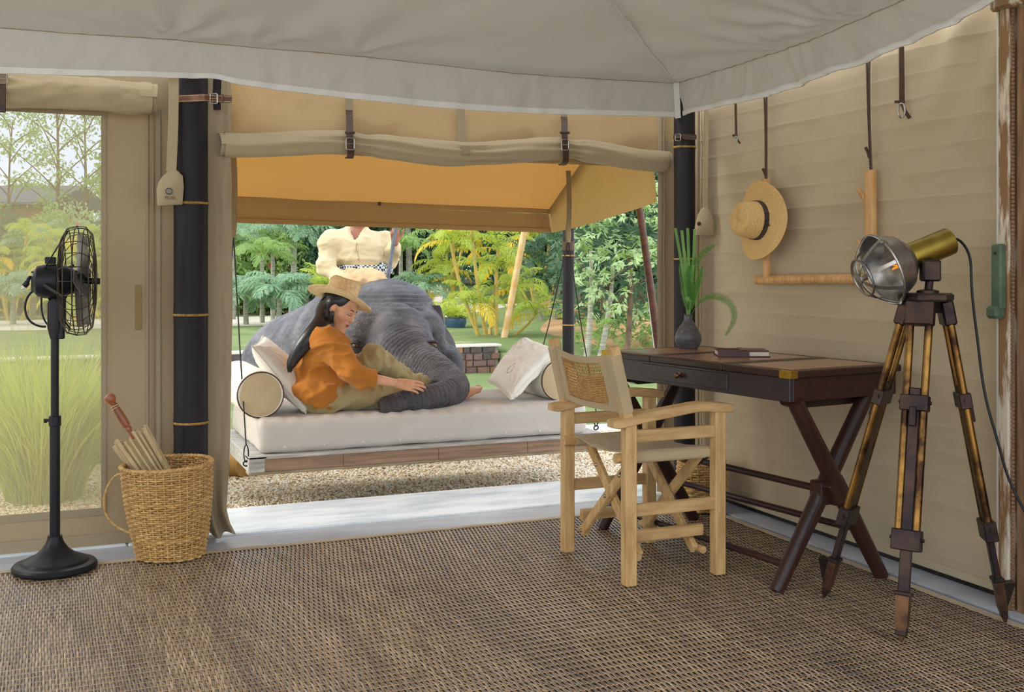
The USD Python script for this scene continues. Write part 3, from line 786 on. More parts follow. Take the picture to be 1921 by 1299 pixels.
q = np.stack([b, b + 3, b + 4, b + 1], -1).reshape(-1, 4)
part(mt_, 'binding_threads', (V, np.vstack([q[:, [0, 1, 2]], q[:, [0, 2, 3]]])), M_thread, True, kind='stuff')
for k, (lo, hi) in enumerate((((mx0, my1 - .030), (mx1, my1)), ((mx1 - .030, my0), (mx1, my1 - .030)))):
    P = np.stack(np.meshgrid(np.linspace(lo[0], hi[0], 80 if k == 0 else 4), np.linspace(lo[1], hi[1], 4 if k == 0 else 80), indexing='ij'), -1); P = np.concatenate([P, P[..., :1] * 0], -1)
    P[..., 2] = .0095 + .006 * fb(P, 12, 2, 3)
    P[..., k == 0 and 1 or 0] += .006 * fb(P, 4, 2, 5)
    part(mt_, 'border', sheet(P, .003), M_border, 60)

# --- standing fan
M_black = mat('black_enamel', lin(14, 16, 18), lin(9, 10, 12), rough=.4, sc=12, spec=.3)
M_cage = mat('fan_wire', lin(74, 66, 54), lin(52, 46, 40), rough=.4, metal=.7)
M_blade = mat('fan_blade', lin(128, 122, 112), lin(96, 88, 78), rough=.35, metal=.6, sc=10)
fb0 = at(103, 1073, z=0)
fan = thing('standing_fan', 'black pedestal fan with round wire cage in front of the mesh window', 'fan', fb0)
dF = fb0[:2] @ FW[:2]
def fp(px, py): return at(px, py, d=dF)
pxx = dF / FPX
part(fan, 'base', lathe([(0, 0), (.145, 0), (.152, .008), (.152, .016), (.146, .024), (.122, .028), (.116, .036), (.104, .042), (.075, .055), (.05, .075), (.034, .098), (.026, .118), (.026, .128), (0, .128)], 48, fb0 + A([0, 0, .010])), M_black, 25)
zc1 = fp(103, 790)[2]
part(fan, 'lower_tube', tube([fb0 + A([0, 0, .12]), fb0 + A([0, 0, zc1])], .0185, 20), M_black)
part(fan, 'upper_tube', tube([fb0 + A([0, 0, zc1]), (*fb0[:2], fp(103, 630)[2])], .0145, 20), M_black)
cl = part(fan, 'collar', lathe([(.018, -.02), (.022, -.018), (.022, .016), (.019, .020), (.0, .020)], 24, (*fb0[:2], zc1)), M_black)
part(cl, 'collar_knob', join([tube([(*fb0[:2], zc1 + .002), A([*fb0[:2], zc1 + .002]) - RT * .036], .006, 10), bar(A([*fb0[:2], zc1 + .002]) - RT * .036 - UP * .010, A([*fb0[:2], zc1 + .002]) - RT * .036 + UP * .006, .006, .014, up=RT)]), M_black)
H0 = fp(103, 526)
part(fan, 'neck', hull(np.vstack([(fp(103, 636) + RT * .017 * math.cos(a) + FW * .017 * math.sin(a), fp(103, 615) + RT * .028 * math.cos(a) + FW * .02 * math.sin(a), fp(103, 570) + RT * .028 * math.cos(a) + FW * .018 * math.sin(a), fp(102, 560) + RT * .018 * math.cos(a) + FW * .012 * math.sin(a)) for a in np.linspace(0, 6.28, 17)])), M_black, 25)
part(fan, 'pivot_bracket', join([bar(fp(112, 610) + FW * .01, fp(112, 540) + FW * .01, .03, .03, up=RT), bar(fp(112, 636), fp(112, 605), .02, .034, up=RT)]), M_black)
ax = RT * .95 + FW * .29; ax /= np.linalg.norm(ax); Bx = np.cross(ax, UP)
mo = H0 - ax * .075
motor = part(fan, 'motor_housing', lathe([(0, .0), (.040, .002), (.058, .014), (.064, .040), (.066, .085), (.062, .088), (.070, .090), (.070, .098), (.060, .104), (.042, .150), (.026, .158), (.022, .185), (.012, .19), (.012, .235), (0, .236)], 40, mo + UP * -.004, ax), M_black, 25)
part(motor, 'oscillation_knob', join([cbox((-.019, -.014, 0), (.019, .014, .02), .003)]) if False else put(cbox((-.019, -.014, 0), (.019, .014, .026), .003), ax, Bx, UP, H0 + UP * .062 - ax * .015), M_black)
gp = fp(68, 527)
gear = part(fan, 'gearbox', join([lathe([(.016, -.042), (.018, -.04), (.018, .012), (.012, .014), (.012, .028), (.018, .030), (.018, .036), (0, .038)], 20, gp), bar(gp, gp + ax * .06, .024, .03, up=UP), bar(gp - UP * .03, gp + ax * .11 - UP * .058, .016, .02, up=UP)]), M_black)
part(fan, 'power_cord', tube(spl([gp - UP * .03 + ax * .012, fp(55, 553), fp(47, 578), fp(54, 600), fp(70, 611), fp(86, 613)], 40), .0042, 8), M_black)
part(fan, 'power_cord', tube(spl([fp(78, 556), fp(78, 580), fp(83, 600), fp(90, 610)], 24), .0034, 8), M_black)
pl = part(fan, 'plug', join([tube(spl([gp + UP * .0 - RT * .0, fp(58, 520), fp(51, 532)], 12), [.004] * 6 + [.007] * 6, 10), tube([fp(52, 530), fp(46, 537)], .011, 12)]), M_black)
for s in (-1, 1): part(pl, 'plug_pin', tube([fp(46, 537) + UP * .003 * s, fp(41, 541) + UP * .003 * s], .002, 6), M_steel)
C0 = fp(146, 527)
prof = [(.062, -.060), (.160, -.056), (.198, -.036), (.207, -.004), (.204, .028), (.180, .050), (.110, .060), (.040, .062)]
rings = [ring(C0 + ax * z, ax, r, .0022, 44, 6) for r, z in prof]
wires = []
for k in range(24):
    a = k * 2 * np.pi / 24; dv = math.cos(a) * UP + math.sin(a) * Bx
    wires.append(tube([C0 + ax * z + dv * r for r, z in prof], .0016, 6))
part(fan, 'cage', join(rings + wires), M_cage, True)
part(fan, 'cage_badge', lathe([(0, 0), (.042, 0), (.042, .004), (.0, .007)], 28, C0 + ax * .062, ax), M_cage)
for s in (0, 1, 2, 3):
    a = s * np.pi / 2 + .3; dv = math.cos(a) * UP + math.sin(a) * Bx
    part(fan, 'cage_bracket', bar(C0 - ax * .115 + dv * .05, C0 - ax * .03 + dv * .197, .012, .005, up=ax), M_black)
part(fan, 'hub', lathe([(0, -.025), (.03, -.022), (.032, .0), (.026, .014), (0, .02)], 28, C0 + ax * .01, ax), M_black)
for k in range(4):
    a0 = k * np.pi / 2 + .15; r_ = np.linspace(.02, .175, 14); wv = np.linspace(-1, 1, 7)
    RR, WV = np.meshgrid(r_, wv, indexing='ij')
    wid = .055 * np.sin(np.clip((RR - .0) / .19, 0, 1) * np.pi * .86 + .25) ** .7
    th = a0 + WV * wid / np.maximum(RR, .05); zz = .028 * WV * (1 - .3 * RR / .175) + .006 * WV ** 2
    P = C0 + ax * .012 + ax * zz[..., None] + RR[..., None] * (np.cos(th)[..., None] * UP + np.sin(th)[..., None] * Bx)
    part(fan, 'blade', sheet(P, .0016), M_blade, 60)

# --- baskets
M_wick = mat('wicker', lin(204, 166, 102), lin(160, 118, 62), rough=.55, sc=34, st=(1, 1, 3.2), det=5)
M_wickd = mat('dark_wicker', lin(150, 116, 64), lin(104, 76, 38), rough=.6, sc=34)
def wicker(t, c, H, r0, r1, rows, stakes, M, oval=1.0, lean=(0, 0), belly=0.0, rs=.0055):
    seg = stakes * 5; g = np.arange(seg) * 2 * np.pi / seg; c = A(c, float)
    R = lambda s: r0 + (r1 - r0) * s + belly * math.sin(math.pi * s)
    el = lambda a, r: np.stack([r * np.cos(a), r * oval * np.sin(a)], -1)
    st, wf = [], []
    for k in range(stakes):
        a = k * 2 * np.pi / stakes
        P = A([[*(c[:2] + el(a, R(s) * 1.0) + A(lean) * s), c[2] + H * s] for s in np.linspace(0.01, 1, 16)])
        st.append(tube(P, .0042, 6))
    jit = np.random.default_rng(3)
    for k in range(rows):
        s = (k + .5) / rows
        rad = R(s) + .0052 * np.cos(g * stakes / 2 + np.pi * (k % 2)) + .002 * fb(np.stack([np.cos(g) * 3, np.sin(g) * 3, 0 * g + k], -1), 1, 2)
        z = c[2] + H * s + .006 * fb(np.stack([np.cos(g) * 2, np.sin(g) * 2, 0 * g + s * 2], -1), 1, 2)
        wf.append(tube(np.c_[c[:2] + el(g, rad[:, None] if False else rad) + A(lean) * s, z], rs * (1 + .15 * jit.standard_normal()), 6, closed=True))
    part(t, 'stakes', join(st), M, True, kind='stuff')
    part(t, 'woven_wall', join(wf), M, True, kind='stuff')
    gg = np.arange(120) * 2 * np.pi / 120
    for ph in (0, np.pi):
        rad = R(1) + .006 * np.cos(gg * 30 + ph)
        part(t, 'rim', tube(np.c_[c[:2] + el(gg, rad) + A(lean), c[2] + H + .004 * np.sin(gg * 30 + ph) + .006 * np.cos(gg)], .006, 7, closed=True), M, True)
    part(t, 'bottom', lathe([(0, .006), (r0 * .97, .006), (r0 * 1.02, .016), (0, .016)], 32, c), M)


kb = at(321, 1046, z=0); kb[2] = .011
bk = thing('wicker_basket', 'tall round wicker basket holding a folded paper parasol', 'basket', kb)
wicker(bk, kb, .362, .126, .171, 42, 36, M_wick, 1.0, (-.016, .0), .008, .0042)
dB = kb[:2] @ FW[:2]
part(bk, 'handle', tube(spl([at(232, 888, d=dB), at(212, 898, d=dB + .02), at(197, 930, d=dB + .03), at(199, 965, d=dB + .03), at(222, 990, d=dB + .02), at(250, 1002, d=dB)], 40), .0048, 8), M_wick, label='rattan loop handle')
M_umb = mat('umbrella_wood', lin(140, 78, 40), lin(104, 54, 26), rough=.35, sc=20, st=(1, 1, .3), coat=.3)
M_rib = mat('bamboo_ribs', lin(196, 172, 128), lin(164, 140, 98), rough=.6, sc=30, st=(1, 1, .2))
u0 = at(202, 741, d=dB - .02); u1 = at(243, 808, d=dB - .005); ud = (u1 - u0) / np.linalg.norm(u1 - u0)
ub = thing('paper_parasol', 'folded bamboo parasol with a turned brown handle standing in the wicker basket', 'umbrella', (*kb[:2], .1))
hl = np.linalg.norm(u1 - u0)
part(ub, 'handle', lathe([(0, -.002), (.012, .0), (.020, .007), (.0225, .016), (.021, .026), (.014, .036), (.0125, .044), (.016, .048), (.016, .054), (.0135, .058), (.0155, .075), (.0165, .11), (.0155, .14), (.011, .15), (.013, .155), (.013, .162), (.009, .166), (.008, .24), (0, .24)], 28, u0, ud), M_umb, 25)
for z in (.052, .060): part(ub, 'cord_ring', ring(u0 + ud * z, ud, .0165, .0016, 20, 6), M_stitch)
Ls = (u0[2] - .05) / -ud[2]
part(ub, 'shaft', tube([u0 + ud * .2, u0 + ud * Ls], .007, 10), M_umb)
sx = np.cross(ud, FW); sx /= np.linalg.norm(sx); sy = np.cross(ud, sx)
top = u0 + ud * (hl + .018); bot = u0 + ud * Ls
for k in range(18):
    a = k * 2 * np.pi / 18; rr = .058 + .006 * math.sin(k * 2.3)
    o = math.cos(a) * sx * 1.15 + math.sin(a) * sy * .72
    part(ub, 'rib', bar(top + o * rr + ud * .012 * math.sin(k * 1.7) + (sx * -.012), bot + o * .034, .0085, .016, up=o, b=.002), M_rib)
part(ub, 'folded_paper', hull(np.vstack([[top + ud * .02 + (math.cos(a) * sx * 1.15 + math.sin(a) * sy * .72) * .05 - sx * .012, bot + (math.cos(a) * sx + math.sin(a) * sy * .7) * .03] for a in np.linspace(0, 6.2, 14)])), canvas('parasol_paper', lin(170, 150, 112)))
k2 = at(1316, 940, d=5.12); k2[2] = .013
bk2 = thing('wicker_basket', 'small wicker waste basket on the floor under the desk', 'basket', k2)
wicker(bk2, k2, .225, .085, .105, 20, 22, M_wick, 1.0, (0, 0), .018, .0058)
part(bk2, 'handle', tube(spl([k2 + A([.07, -.08, .22]), k2 + A([.085, -.06, .27]), k2 + A([.10, -.03, .22])], 16), .006, 8), M_wick)

# --- campaign desk
M_mah = mat('dark_mahogany', lin(48, 24, 17), lin(30, 15, 11), rough=.3, sc=9, st=(6, 1, 6), spec=.4, r2=.42)
M_mahb = mat('mahogany_front', lin(44, 32, 34), lin(34, 25, 28), rough=.34, sc=9, st=(6, 1, 6))
M_mahl = mat('mahogany_top', lin(142, 98, 60), lin(98, 62, 38), rough=.25, sc=8, st=(9, .8, 6), det=6, coat=.4)
M_brass = mat('bright_brass', lin(206, 170, 70), lin(170, 132, 50), rough=.3, metal=1.0, sc=30)
M_knob = mat('old_brass_knob', lin(132, 104, 76), lin(90, 66, 46), rough=.35, metal=1.0)
K = A([2.372, 3.108, 0]); Uv = A([-.129, .9917, 0]); Wv = A([.9917, .129, 0]); DL, DW, DZ = 1.14, .555, .79
def dk(u, w, z): return K + u * Uv + w * Wv + A([0, 0, z])
def dbox(u0, u1, w0, w1, z0, z1, b=.003): return put(cbox((u0, w0, z0), (u1, w1, z1), b), Uv, Wv, UP, K)
desk = thing('writing_desk', 'dark mahogany campaign desk with brass corners on crossed legs', 'desk', dk(DL / 2, DW / 2, 0))
for ua, ub_ in ((0, .358), (.3605, .798), (.8005, DL)):
    tp = part(desk, 'top_leaf', dbox(ua, ub_, -.012, DW, DZ - .026, DZ - .001, .004), M_mah)
    part(tp, 'inlay', dbox(ua + .045, ub_ - .045 if ub_ < DL else ub_ - .05, .035, DW - .05, DZ - .010, DZ + .0002, .0008), M_mahl, label='lighter brown inlaid panel')
part(desk, 'apron', dbox(.016, DL - .016, .0, .018, DZ - .112, DZ - .026), M_mahb)
part(desk, 'apron', dbox(.016, .036, .018, DW - .03, DZ - .112, DZ - .026), M_mah)
part(desk, 'apron', dbox(DL - .036, DL - .016, .018, DW - .03, DZ - .112, DZ - .026), M_mah)
part(desk, 'apron', dbox(.016, DL - .016, DW - .03, DW - .012, DZ - .112, DZ - .026), M_mah)
part(desk, 'underboard', dbox(.03, DL - .03, .015, DW - .03, DZ - .112, DZ - .100), M_mah)
dr = part(desk, 'drawer', dbox(.335, .86, -.004, .012, DZ - .098, DZ - .036, .002), M_mahb)
kc = dk(.61, -.004, DZ - .066)
part(dr, 'knob', lathe([(.012, 0), (.012, .003), (.005, .005), (.005, .012), (.011, .016), (.012, .022), (.008, .027), (0, .028)], 20, kc, -Wv), M_knob)
for uu in (0, DL):
    s = 1 if uu == 0 else -1
    part(desk, 'brass_corner', join([dbox(*sorted((uu - .0015 * s, uu + .055 * s)), -.0135, -.0115, DZ - .027, DZ, .0008), dbox(*sorted((uu - .0015 * s, uu + .001 * s)), -.0135, .022, DZ - .027, DZ, .0008), dbox(*sorted((uu - .0015 * s, uu + .055 * s)), -.0135, .006, DZ - .001, DZ + .0006, .0004)]), M_brass, label='brass corner cap')
for uu in (.10, DL - .10):
    pr = Polygon([(.05, 0), (.065, -.022), (.09, -.032), (DW - .19, -.032), (DW - .12, -.020), (DW - .09, 0)])
    part(desk, 'runner', put(extrude(pr, .05), Wv, UP, -Uv, dk(uu + .025, 0, DZ - .112)), M_mah, 25)
X = []
for uu in (.035, DL - .035):
    a0, a1 = dk(uu - .014, .03, DZ - .112), dk(uu - .03, .452, .010)
    b0_, b1_ = dk(uu + .012, .415, DZ - .112), dk(uu + .028, -.018, .010)
    part(desk, 'leg', tube([a0, a0 * .55 + a1 * .45, a1], [.029, .033, .026], 22), M_mah, 50)
    part(desk, 'leg', tube([b0_, b0_ * .55 + b1_ * .45, b1_], [.029, .033, .026], 22), M_mah, 50)
    cx = dk(uu, .2235, .352); X.append(cx)
    ld = (a1 - a0) / np.linalg.norm(a1 - a0)
    part(desk, 'cross_block', join([bar(cx - ld * .045 - Uv * .012, cx + ld * .045 - Uv * .012, .076, .07, up=Uv, b=.004), bar(cx - UP * .055 + Wv * -.03 + Uv * .02, cx + UP * .03 + Wv * -.03 + Uv * .02, .06, .06, up=Uv, b=.004)]), M_mah)
part(desk, 'stretcher', tube([X[0] + Uv * .01 - Wv * .02 - UP * .005, X[1] - Uv * .01 - Wv * .02 - UP * .005], .013, 16), M_mah)
part(desk, 'stretcher', tube([dk(.045, .318, .20), dk(DL - .045, .318, .20)], .013, 16), M_mah)
part(desk, 'stretcher', tube([dk(.05, .035, .095), dk(DL - .05, .035, .095)], .013, 16), M_mah)

# notebook
M_book = mat('oxblood_leather', lin(86, 48, 42), lin(62, 32, 30), rough=.4, sc=30, bump=.15, bd=.001)
nb = at(1391, 668, z=DZ)
book = thing('notebook', 'brown leather notebook with a strap lying on the desk top', 'notebook', (nb[0], nb[1], DZ))
na = -Uv * .55 + Wv * .83; na /= np.linalg.norm(na); nv = np.cross(UP, na)
def nbx(x0, x1, y0, y1, z0, z1, b=.002): return put(cbox((x0, y0, z0), (x1, y1, z1), b), na, nv, UP, (nb[0], nb[1], DZ + .0004))
part(book, 'cover', join([nbx(-.105, .105, -.072, .072, 0, .004), nbx(-.105, .100, -.072, .07, .022, .0265), nbx(-.105, .02, -.074, -.066, 0, .0265)]), M_book)
part(book, 'pages', nbx(-.100, .100, -.0665, .068, .004, .022), mat('paper', lin(226, 216, 196), lin(206, 194, 170), rough=.8, sc=900, st=(.02, .02, 1)))
part(book, 'strap', join([nbx(-.01, .012, -.075, .073, .0265, .029), nbx(-.10, -.012, -.012, .012, .0265, .031)]), M_book)

# vase with ferns
M_vase = mat('dark_ceramic', lin(84, 80, 80), lin(56, 54, 56), rough=.45, sc=26, st=(1, 1, 4), coat=.2)
M_fern = mat('fern_green', lin(92, 148, 62), lin(58, 112, 42), rough=.5, sc=40, trans=.3, tcol=lin(130, 180, 60))
M_leafl = mat('blade_green', lin(140, 180, 88), lin(98, 146, 62), rough=.45, sc=30, st=(1, 1, .2), trans=.3, tcol=lin(150, 200, 80))
vb = at(1291, 654, z=DZ); vb[2] = DZ + .0008; dV = vb[:2] @ FW[:2]
vase = thing('vase', 'dark grey teardrop vase with fern fronds on the far end of the desk', 'vase', vb)
part(vase, 'body', lathe([(0, .0), (.040, 0), (.050, .012), (.059, .034), (.0595, .050), (.053, .072), (.040, .095), (.026, .115), (.018, .130), (.0185, .147), (.0215, .150), (.016, .150), (.014, .13), (0, .12)], 40, vb), M_vase, 40)
def vp(px, py, dd=0.0): return at(px, py, d=dV + dd)
top = vb + A([0, 0, .145])
def fern(P, wmax, n, name='frond', M=M_fern, droop=.25):
    P = spl([top - A([0, 0, .04])] + P, 60); T = np.gradient(P, axis=0); T /= np.linalg.norm(T, axis=1, keepdims=True)
    ms = [tube(P, np.linspace(.0016, .0006, 60), 5)]
    side = np.cross(T, FW * .8 + UP * .25); side /= np.linalg.norm(side, axis=1, keepdims=True)
    for i in range(14, 59):
        s = (i - 14) / 45; L = wmax * (math.sin(min(1, s * 2.2 + .15) * math.pi / 2)) * (1 - s) ** .45 + .003
        for sg in (-1, 1):
            d = side[i] * sg + T[i] * .35 - UP * droop * .4; d /= np.linalg.norm(d)
            w = T[i] * .0026
            a = P[i]; b = a + d * L
            V = A([a - w * .5, a + d * L * .4 - w * .9, b, a + d * L * .4 + w * .9, a + w * .5])
            ms.append((V, A([[0, 1, 3], [0, 3, 4], [1, 2, 3], [3, 1, 0]])))
    part(vase, name, join(ms), M, False)
fern([vp(1296, 560), vp(1303, 500), vp(1322, 472, -.02), vp(1342, 461, -.03)], .034, 40)
fern([vp(1303, 580), vp(1330, 557, -.03), vp(1360, 562, -.05), vp(1378, 590, -.06), vp(1372, 612, -.06), vp(1361, 630, -.06)], .026, 40)
fern([vp(1288, 560), vp(1281, 520, .02), vp(1276, 495, .03)], .026, 30)
fern([vp(1295, 560), vp(1292, 520, -.02), vp(1300, 490, .03)], .028, 30)
fern([vp(1299, 565), vp(1310, 530, -.04), vp(1318, 500, -.05)], .026, 30)
for (xb, xt, yt, w) in ((1288, 1267, 428, .013), (1289, 1279, 432, .013), (1292, 1290, 428, .013), (1296, 1303, 430, .012), (1290, 1284, 470, .011)):
    P = spl([top - A([0, 0, .03]), vp(xb, 560), vp((xb + xt) / 2 + 1, (560 + yt) / 2), vp(xt, yt)], 16)
    part(vase, 'leaf_blade', sheet(np.stack([P - RT * w / 2 * 1, P - FW * w * .15, P + RT * w / 2], 1), .001), M_leafl)

# --- folding chair with arms
M_oak = mat('pale_oak', lin(204, 168, 112), lin(170, 130, 78), rough=.5, sc=7, st=(5, 5, .8), det=7, lo=.38, hi=.68, bump=.08, bd=.001)
M_oakh = mat('pale_oak_rails', lin(200, 164, 110), lin(166, 128, 78), rough=.5, sc=7, st=(.8, 5, 5), det=7, lo=.38, hi=.68, bump=.08, bd=.001)
M_seat = canvas('chair_canvas', lin(184, 162, 124), var=.85)
M_canew = mat('cane_webbing', lin(206, 160, 92), lin(170, 124, 62), rough=.5, sc=60, trans=.2)
cx0, cx1, cy0, cy1 = 1.902, 2.278, 3.432, 3.938
ZR = .011
chair = thing('folding_chair', 'pale oak folding armchair with cane back and canvas seat at the desk', 'chair', ((cx0 + cx1) / 2, (cy0 + cy1) / 2, ZR))
LW = .045
zarm = .612
for y in (cy0, cy1):
    fl_ = -1 if y == cy0 else 1
    part(chair, 'leg', cbox((cx0 - LW / 2, y - LW / 2, ZR), (cx0 + LW / 2, y + LW / 2, zarm - .005), .004), M_oak)
    part(chair, 'leg', cbox((cx1 - LW / 2, y - LW / 2, ZR), (cx1 + LW / 2, y + LW / 2, zarm + .012), .004), M_oak)
    part(chair, 'back_post', bar((cx0 - .004, y - .0 * fl_, zarm - .02), (cx0 - .062, y - .004 * fl_, .868), .046, .034, up=(1, 0, .2), b=.004), M_oak)
    # curved arm with rounded ends
    n = 22; s = np.linspace(0, 1, n); xa = cx0 - .075 + s * (cx1 - cx0 + .075 + .055)
    za = zarm - .018 + .045 * np.clip(s * 1.6 - .12, 0, 1) ** .8 - .012 * np.clip((s - .75) / .25, 0, 1)
    hwid = .026 + .006 * np.sin(s * np.pi); hh = .017
    Q = []
    for k in range(n):
        hk = hh * (.75 if k in (0, n - 1) else 1)
        Q.append([(xa[k], y + a_ * hwid[k], za[k] + b_ * hk) for a_, b_ in ((-1, -.8), (-.85, -1), (.85, -1), (1, -.8), (1, .8), (.85, 1), (-.85, 1), (-1, .8))])
    Q = A(Q); V = np.vstack([Q.reshape(-1, 3), Q[0].mean(0), Q[-1].mean(0)]); F = []
    for k in range(n - 1):
        for m_ in range(8):
            e = (m_ + 1) % 8; F += [[k * 8 + m_, (k + 1) * 8 + e, k * 8 + e], [k * 8 + m_, (k + 1) * 8 + m_, (k + 1) * 8 + e]]
    for m_ in range(8):
        e = (m_ + 1) % 8; F += [[n * 8, m_, e], [n * 8 + 1, (n - 1) * 8 + e, (n - 1) * 8 + m_]]
    part(chair, 'armrest', (V, A(F)), M_oakh, 30)
    for z in (.545, .278): part(chair, 'side_rail', bar((cx0 + LW / 2 - .006, y, z), (cx1 - LW / 2 + .006, y, z), .022, .044, b=.003), M_oakh)
# crossing legs front and back
for xx, dx in ((cx0 + .004, .042), (cx1 - .006, -.042)):
    dx2 = dx + (.024 if dx > 0 else -.024)
    l1a, l1b = A([xx + dx, cy0 + .048, .455]), A([xx + dx, cy1 - .055, .105])
    l2a, l2b = A([xx + dx2, cy1 - .048, .455]), A([xx + dx2, cy0 + .055, .105])
    for a, b in ((l1a, l1b), (l2a, l2b)):
        part(chair, 'cross_leg', bar(a, b, .022, .040, up=(1, 0, 0) if False else np.cross(b - a, (1, 0, 0)), b=.004, ext=.012), M_oak)
    m_ = (l1a + l1b) / 2
    for q in (m_, l1a * .78 + l1b * .22, l2a * .78 + l2b * .22, l1b, l2b):
        on2 = any(np.allclose(q, z_) for z_ in (l2b, l2a * .78 + l2b * .22))
        sgn = -1 if dx > 0 else 1
        part(chair, 'bolt', lathe([(.0075, 0), (.0075, .003), (.005, .006), (0, .007)], 12, A([xx + (dx2 if on2 else dx) + sgn * .011, q[1], q[2]]), (sgn, 0, 0)), M_steel)
    part(chair, 'brace_rod', tube([(xx + dx - .016 * np.sign(dx), cy0 + .022, .445), (xx + dx - .016 * np.sign(dx), cy0 + .118, .390)], .005, 8), M_iron)
    part(chair, 'brace_rod', tube([(xx + dx2 - .0 * np.sign(dx), cy1 - .022, .445), (xx + dx2, cy1 - .118, .390)], .005, 8), M_iron)
for y in (cy0 + .060, cy1 - .060):
    part(chair, 'foot_rail', bar((cx0 + .03, y, .168), (cx1 - .03, y, .168), .024, .042, b=.003), M_oakh)
    for xa_ in (cx0 + .05, cx1 - .05): part(chair, 'pivot_stub', tube([(xa_, y + np.sign(y - 3.7) * .040, .100), (xa_, y - np.sign(y - 3.7) * .012, .100)], .014, 12), M_oakh)
for y in (cy0 + .038, cy1 - .038):
    part(chair, 'seat_rail', tube([(cx0 - .035, y, .462), (cx1 + .02, y, .462)], .019, 14), M_oakh)
    part(chair, 'seat_hem', tube([(cx0 + .012, y, .462), (cx1 - .012, y, .462)], .0235, 16), M_seat)
U_, V_ = np.meshgrid(np.linspace(0, 1, 34), np.linspace(0, 1, 40), indexing='ij')
ysq = cy0 + .020 + V_ * (cy1 - cy0 - .040)
sag = .030 * np.sin(V_ * np.pi) ** 1.2 * (1 - .25 * np.cos(U_ * 2 * np.pi)) + .012 * fb(np.stack([U_ * 3, V_ * 2, 0 * U_], -1), 2, 3)
zsq = .484 - sag - .05 * (np.clip(.045 - V_, 0, 1) + np.clip(V_ - .955, 0, 1)) * 14
part(chair, 'seat', sheet(np.stack([cx0 + .012 + U_ * (cx1 - cx0 - .03), ysq, zsq], -1), .004), M_seat, 60)
# back sling and cane
def bx_(s): return cx0 - .014 - .048 * s
zb0, zb1 = zarm + .018, .842
def bk_(v, s, off=0.0, bow=.022): return A([bx_(s) - bow * math.sin(math.pi * v) + off, cy0 + .0 + v * (cy1 - cy0), zb0 + s * (zb1 - zb0) - .018 * math.sin(math.pi * v) * (.3 + s)])
def grid(v0, v1, s0, s1, nv, ns, off=0.): return A([[bk_(v, s, off) for s in np.linspace(s0, s1, ns)] for v in np.linspace(v0, v1, nv)])
for (v0, v1, s0, s1) in ((.02, .98, 0, .12), (.02, .98, .88, 1.0)):
    part(chair, 'back_sling', sheet(grid(v0, v1, s0, s1, 40, 6), .006), M_seat, 60)
for v0, v1 in ((.03, .17), (.83, .97)): part(chair, 'back_sling', sheet(grid(v0, v1, .1, .9, 8, 20), .006), M_seat, 60)
for y in (cy0, cy1):
    sgn = -1 if y == cy0 else 1
    part(chair, 'post_sleeve', bar((bx_(0) + .006, y - .002 * sgn, zb0 - .005), (bx_(1) + .001, y - .004 * sgn, zb1), .054, .042, up=(1, 0, .2), b=.008), M_seat)
cn = []
nvv, nss = 24, 13
for v in np.linspace(.165, .835, nvv): cn.append(tube([bk_(v, s) for s in np.linspace(.11, .89, 10)], .0011, 4))
for s in np.linspace(.11, .89, nss * 2 + 1): cn.append(tube([bk_(v, s, .0012) for v in np.linspace(.165, .835, 16)], .0011, 4))
for k in range(-nss, nvv):
    for sg in (1, -1):
        P = []
        for q in np.linspace(0, 1, 14):
            s = .11 + .78 * q; kk = (k + q * nss) / (nvv - 1)
            v = .165 + .67 * kk
            if sg < 0: v = 1 - v
            if .165 <= v <= .835: P.append(bk_(v, s, -.001 * sg))
        if len(P) > 1: cn.append(tube(P, .0013, 4))
part(chair, 'cane_webbing', join(cn), M_canew, True, kind='stuff')
dn_ = [bk_(.165 + .62 * .5 + .30 * math.cos(a) - .07, .30 + .30 * math.sin(a), -.003) for a in np.linspace(0, 2 * math.pi, 30)[:-1]]
dense = [tube([bk_(v, s, -.002) for v in np.linspace(*vv, 14)], .0034, 5) for s, vv in [(s, (.175, .60 - .35 * max(0, s - .42) ** 1.0 - (.0 if s > .3 else -.18))) for s in np.linspace(.16, .62, 15)]]
part(chair, 'cane_panel', join(dense), M_canew, True, label='closely woven cane patch', kind='stuff')

# --- tripod searchlight
M_cop = mat('burnished_brass', lin(150, 112, 58), lin(60, 42, 32), rough=.3, metal=1.0, sc=9, det=5, lo=.40, hi=.62)
M_copd = mat('dark_bronze', lin(72, 56, 48), lin(44, 38, 40), rough=.38, metal=.9, sc=12)
M_brassb = mat('olive_brass', lin(150, 130, 58), lin(124, 104, 44), rough=.34, metal=1.0, sc=10)
M_gal = mat('worn_steel', lin(188, 186, 180), lin(130, 128, 124), rough=.32, metal=1.0, sc=16, det=6)
tc = at(1737, 558, d=3.53)
lamp = thing('tripod_lamp', 'vintage brass and steel searchlight on a dark bronze tripod', 'lamp', (tc[0], tc[1], 0))
feet = [at(1690, 1203, z=.012), at(1546, 1121, z=.012), at(1886, 1168, z=.012)]
part(lamp, 'head_plate', join([lathe([(0, -.012), (.085, -.012), (.088, -.006), (.088, .008), (.08, .014), (0, .014)], 6, tc, (0, 0, 1)), lathe([(0, -.05), (.055, -.05), (.06, -.012), (0, -.012)], 6, tc)]), M_copd, 20)
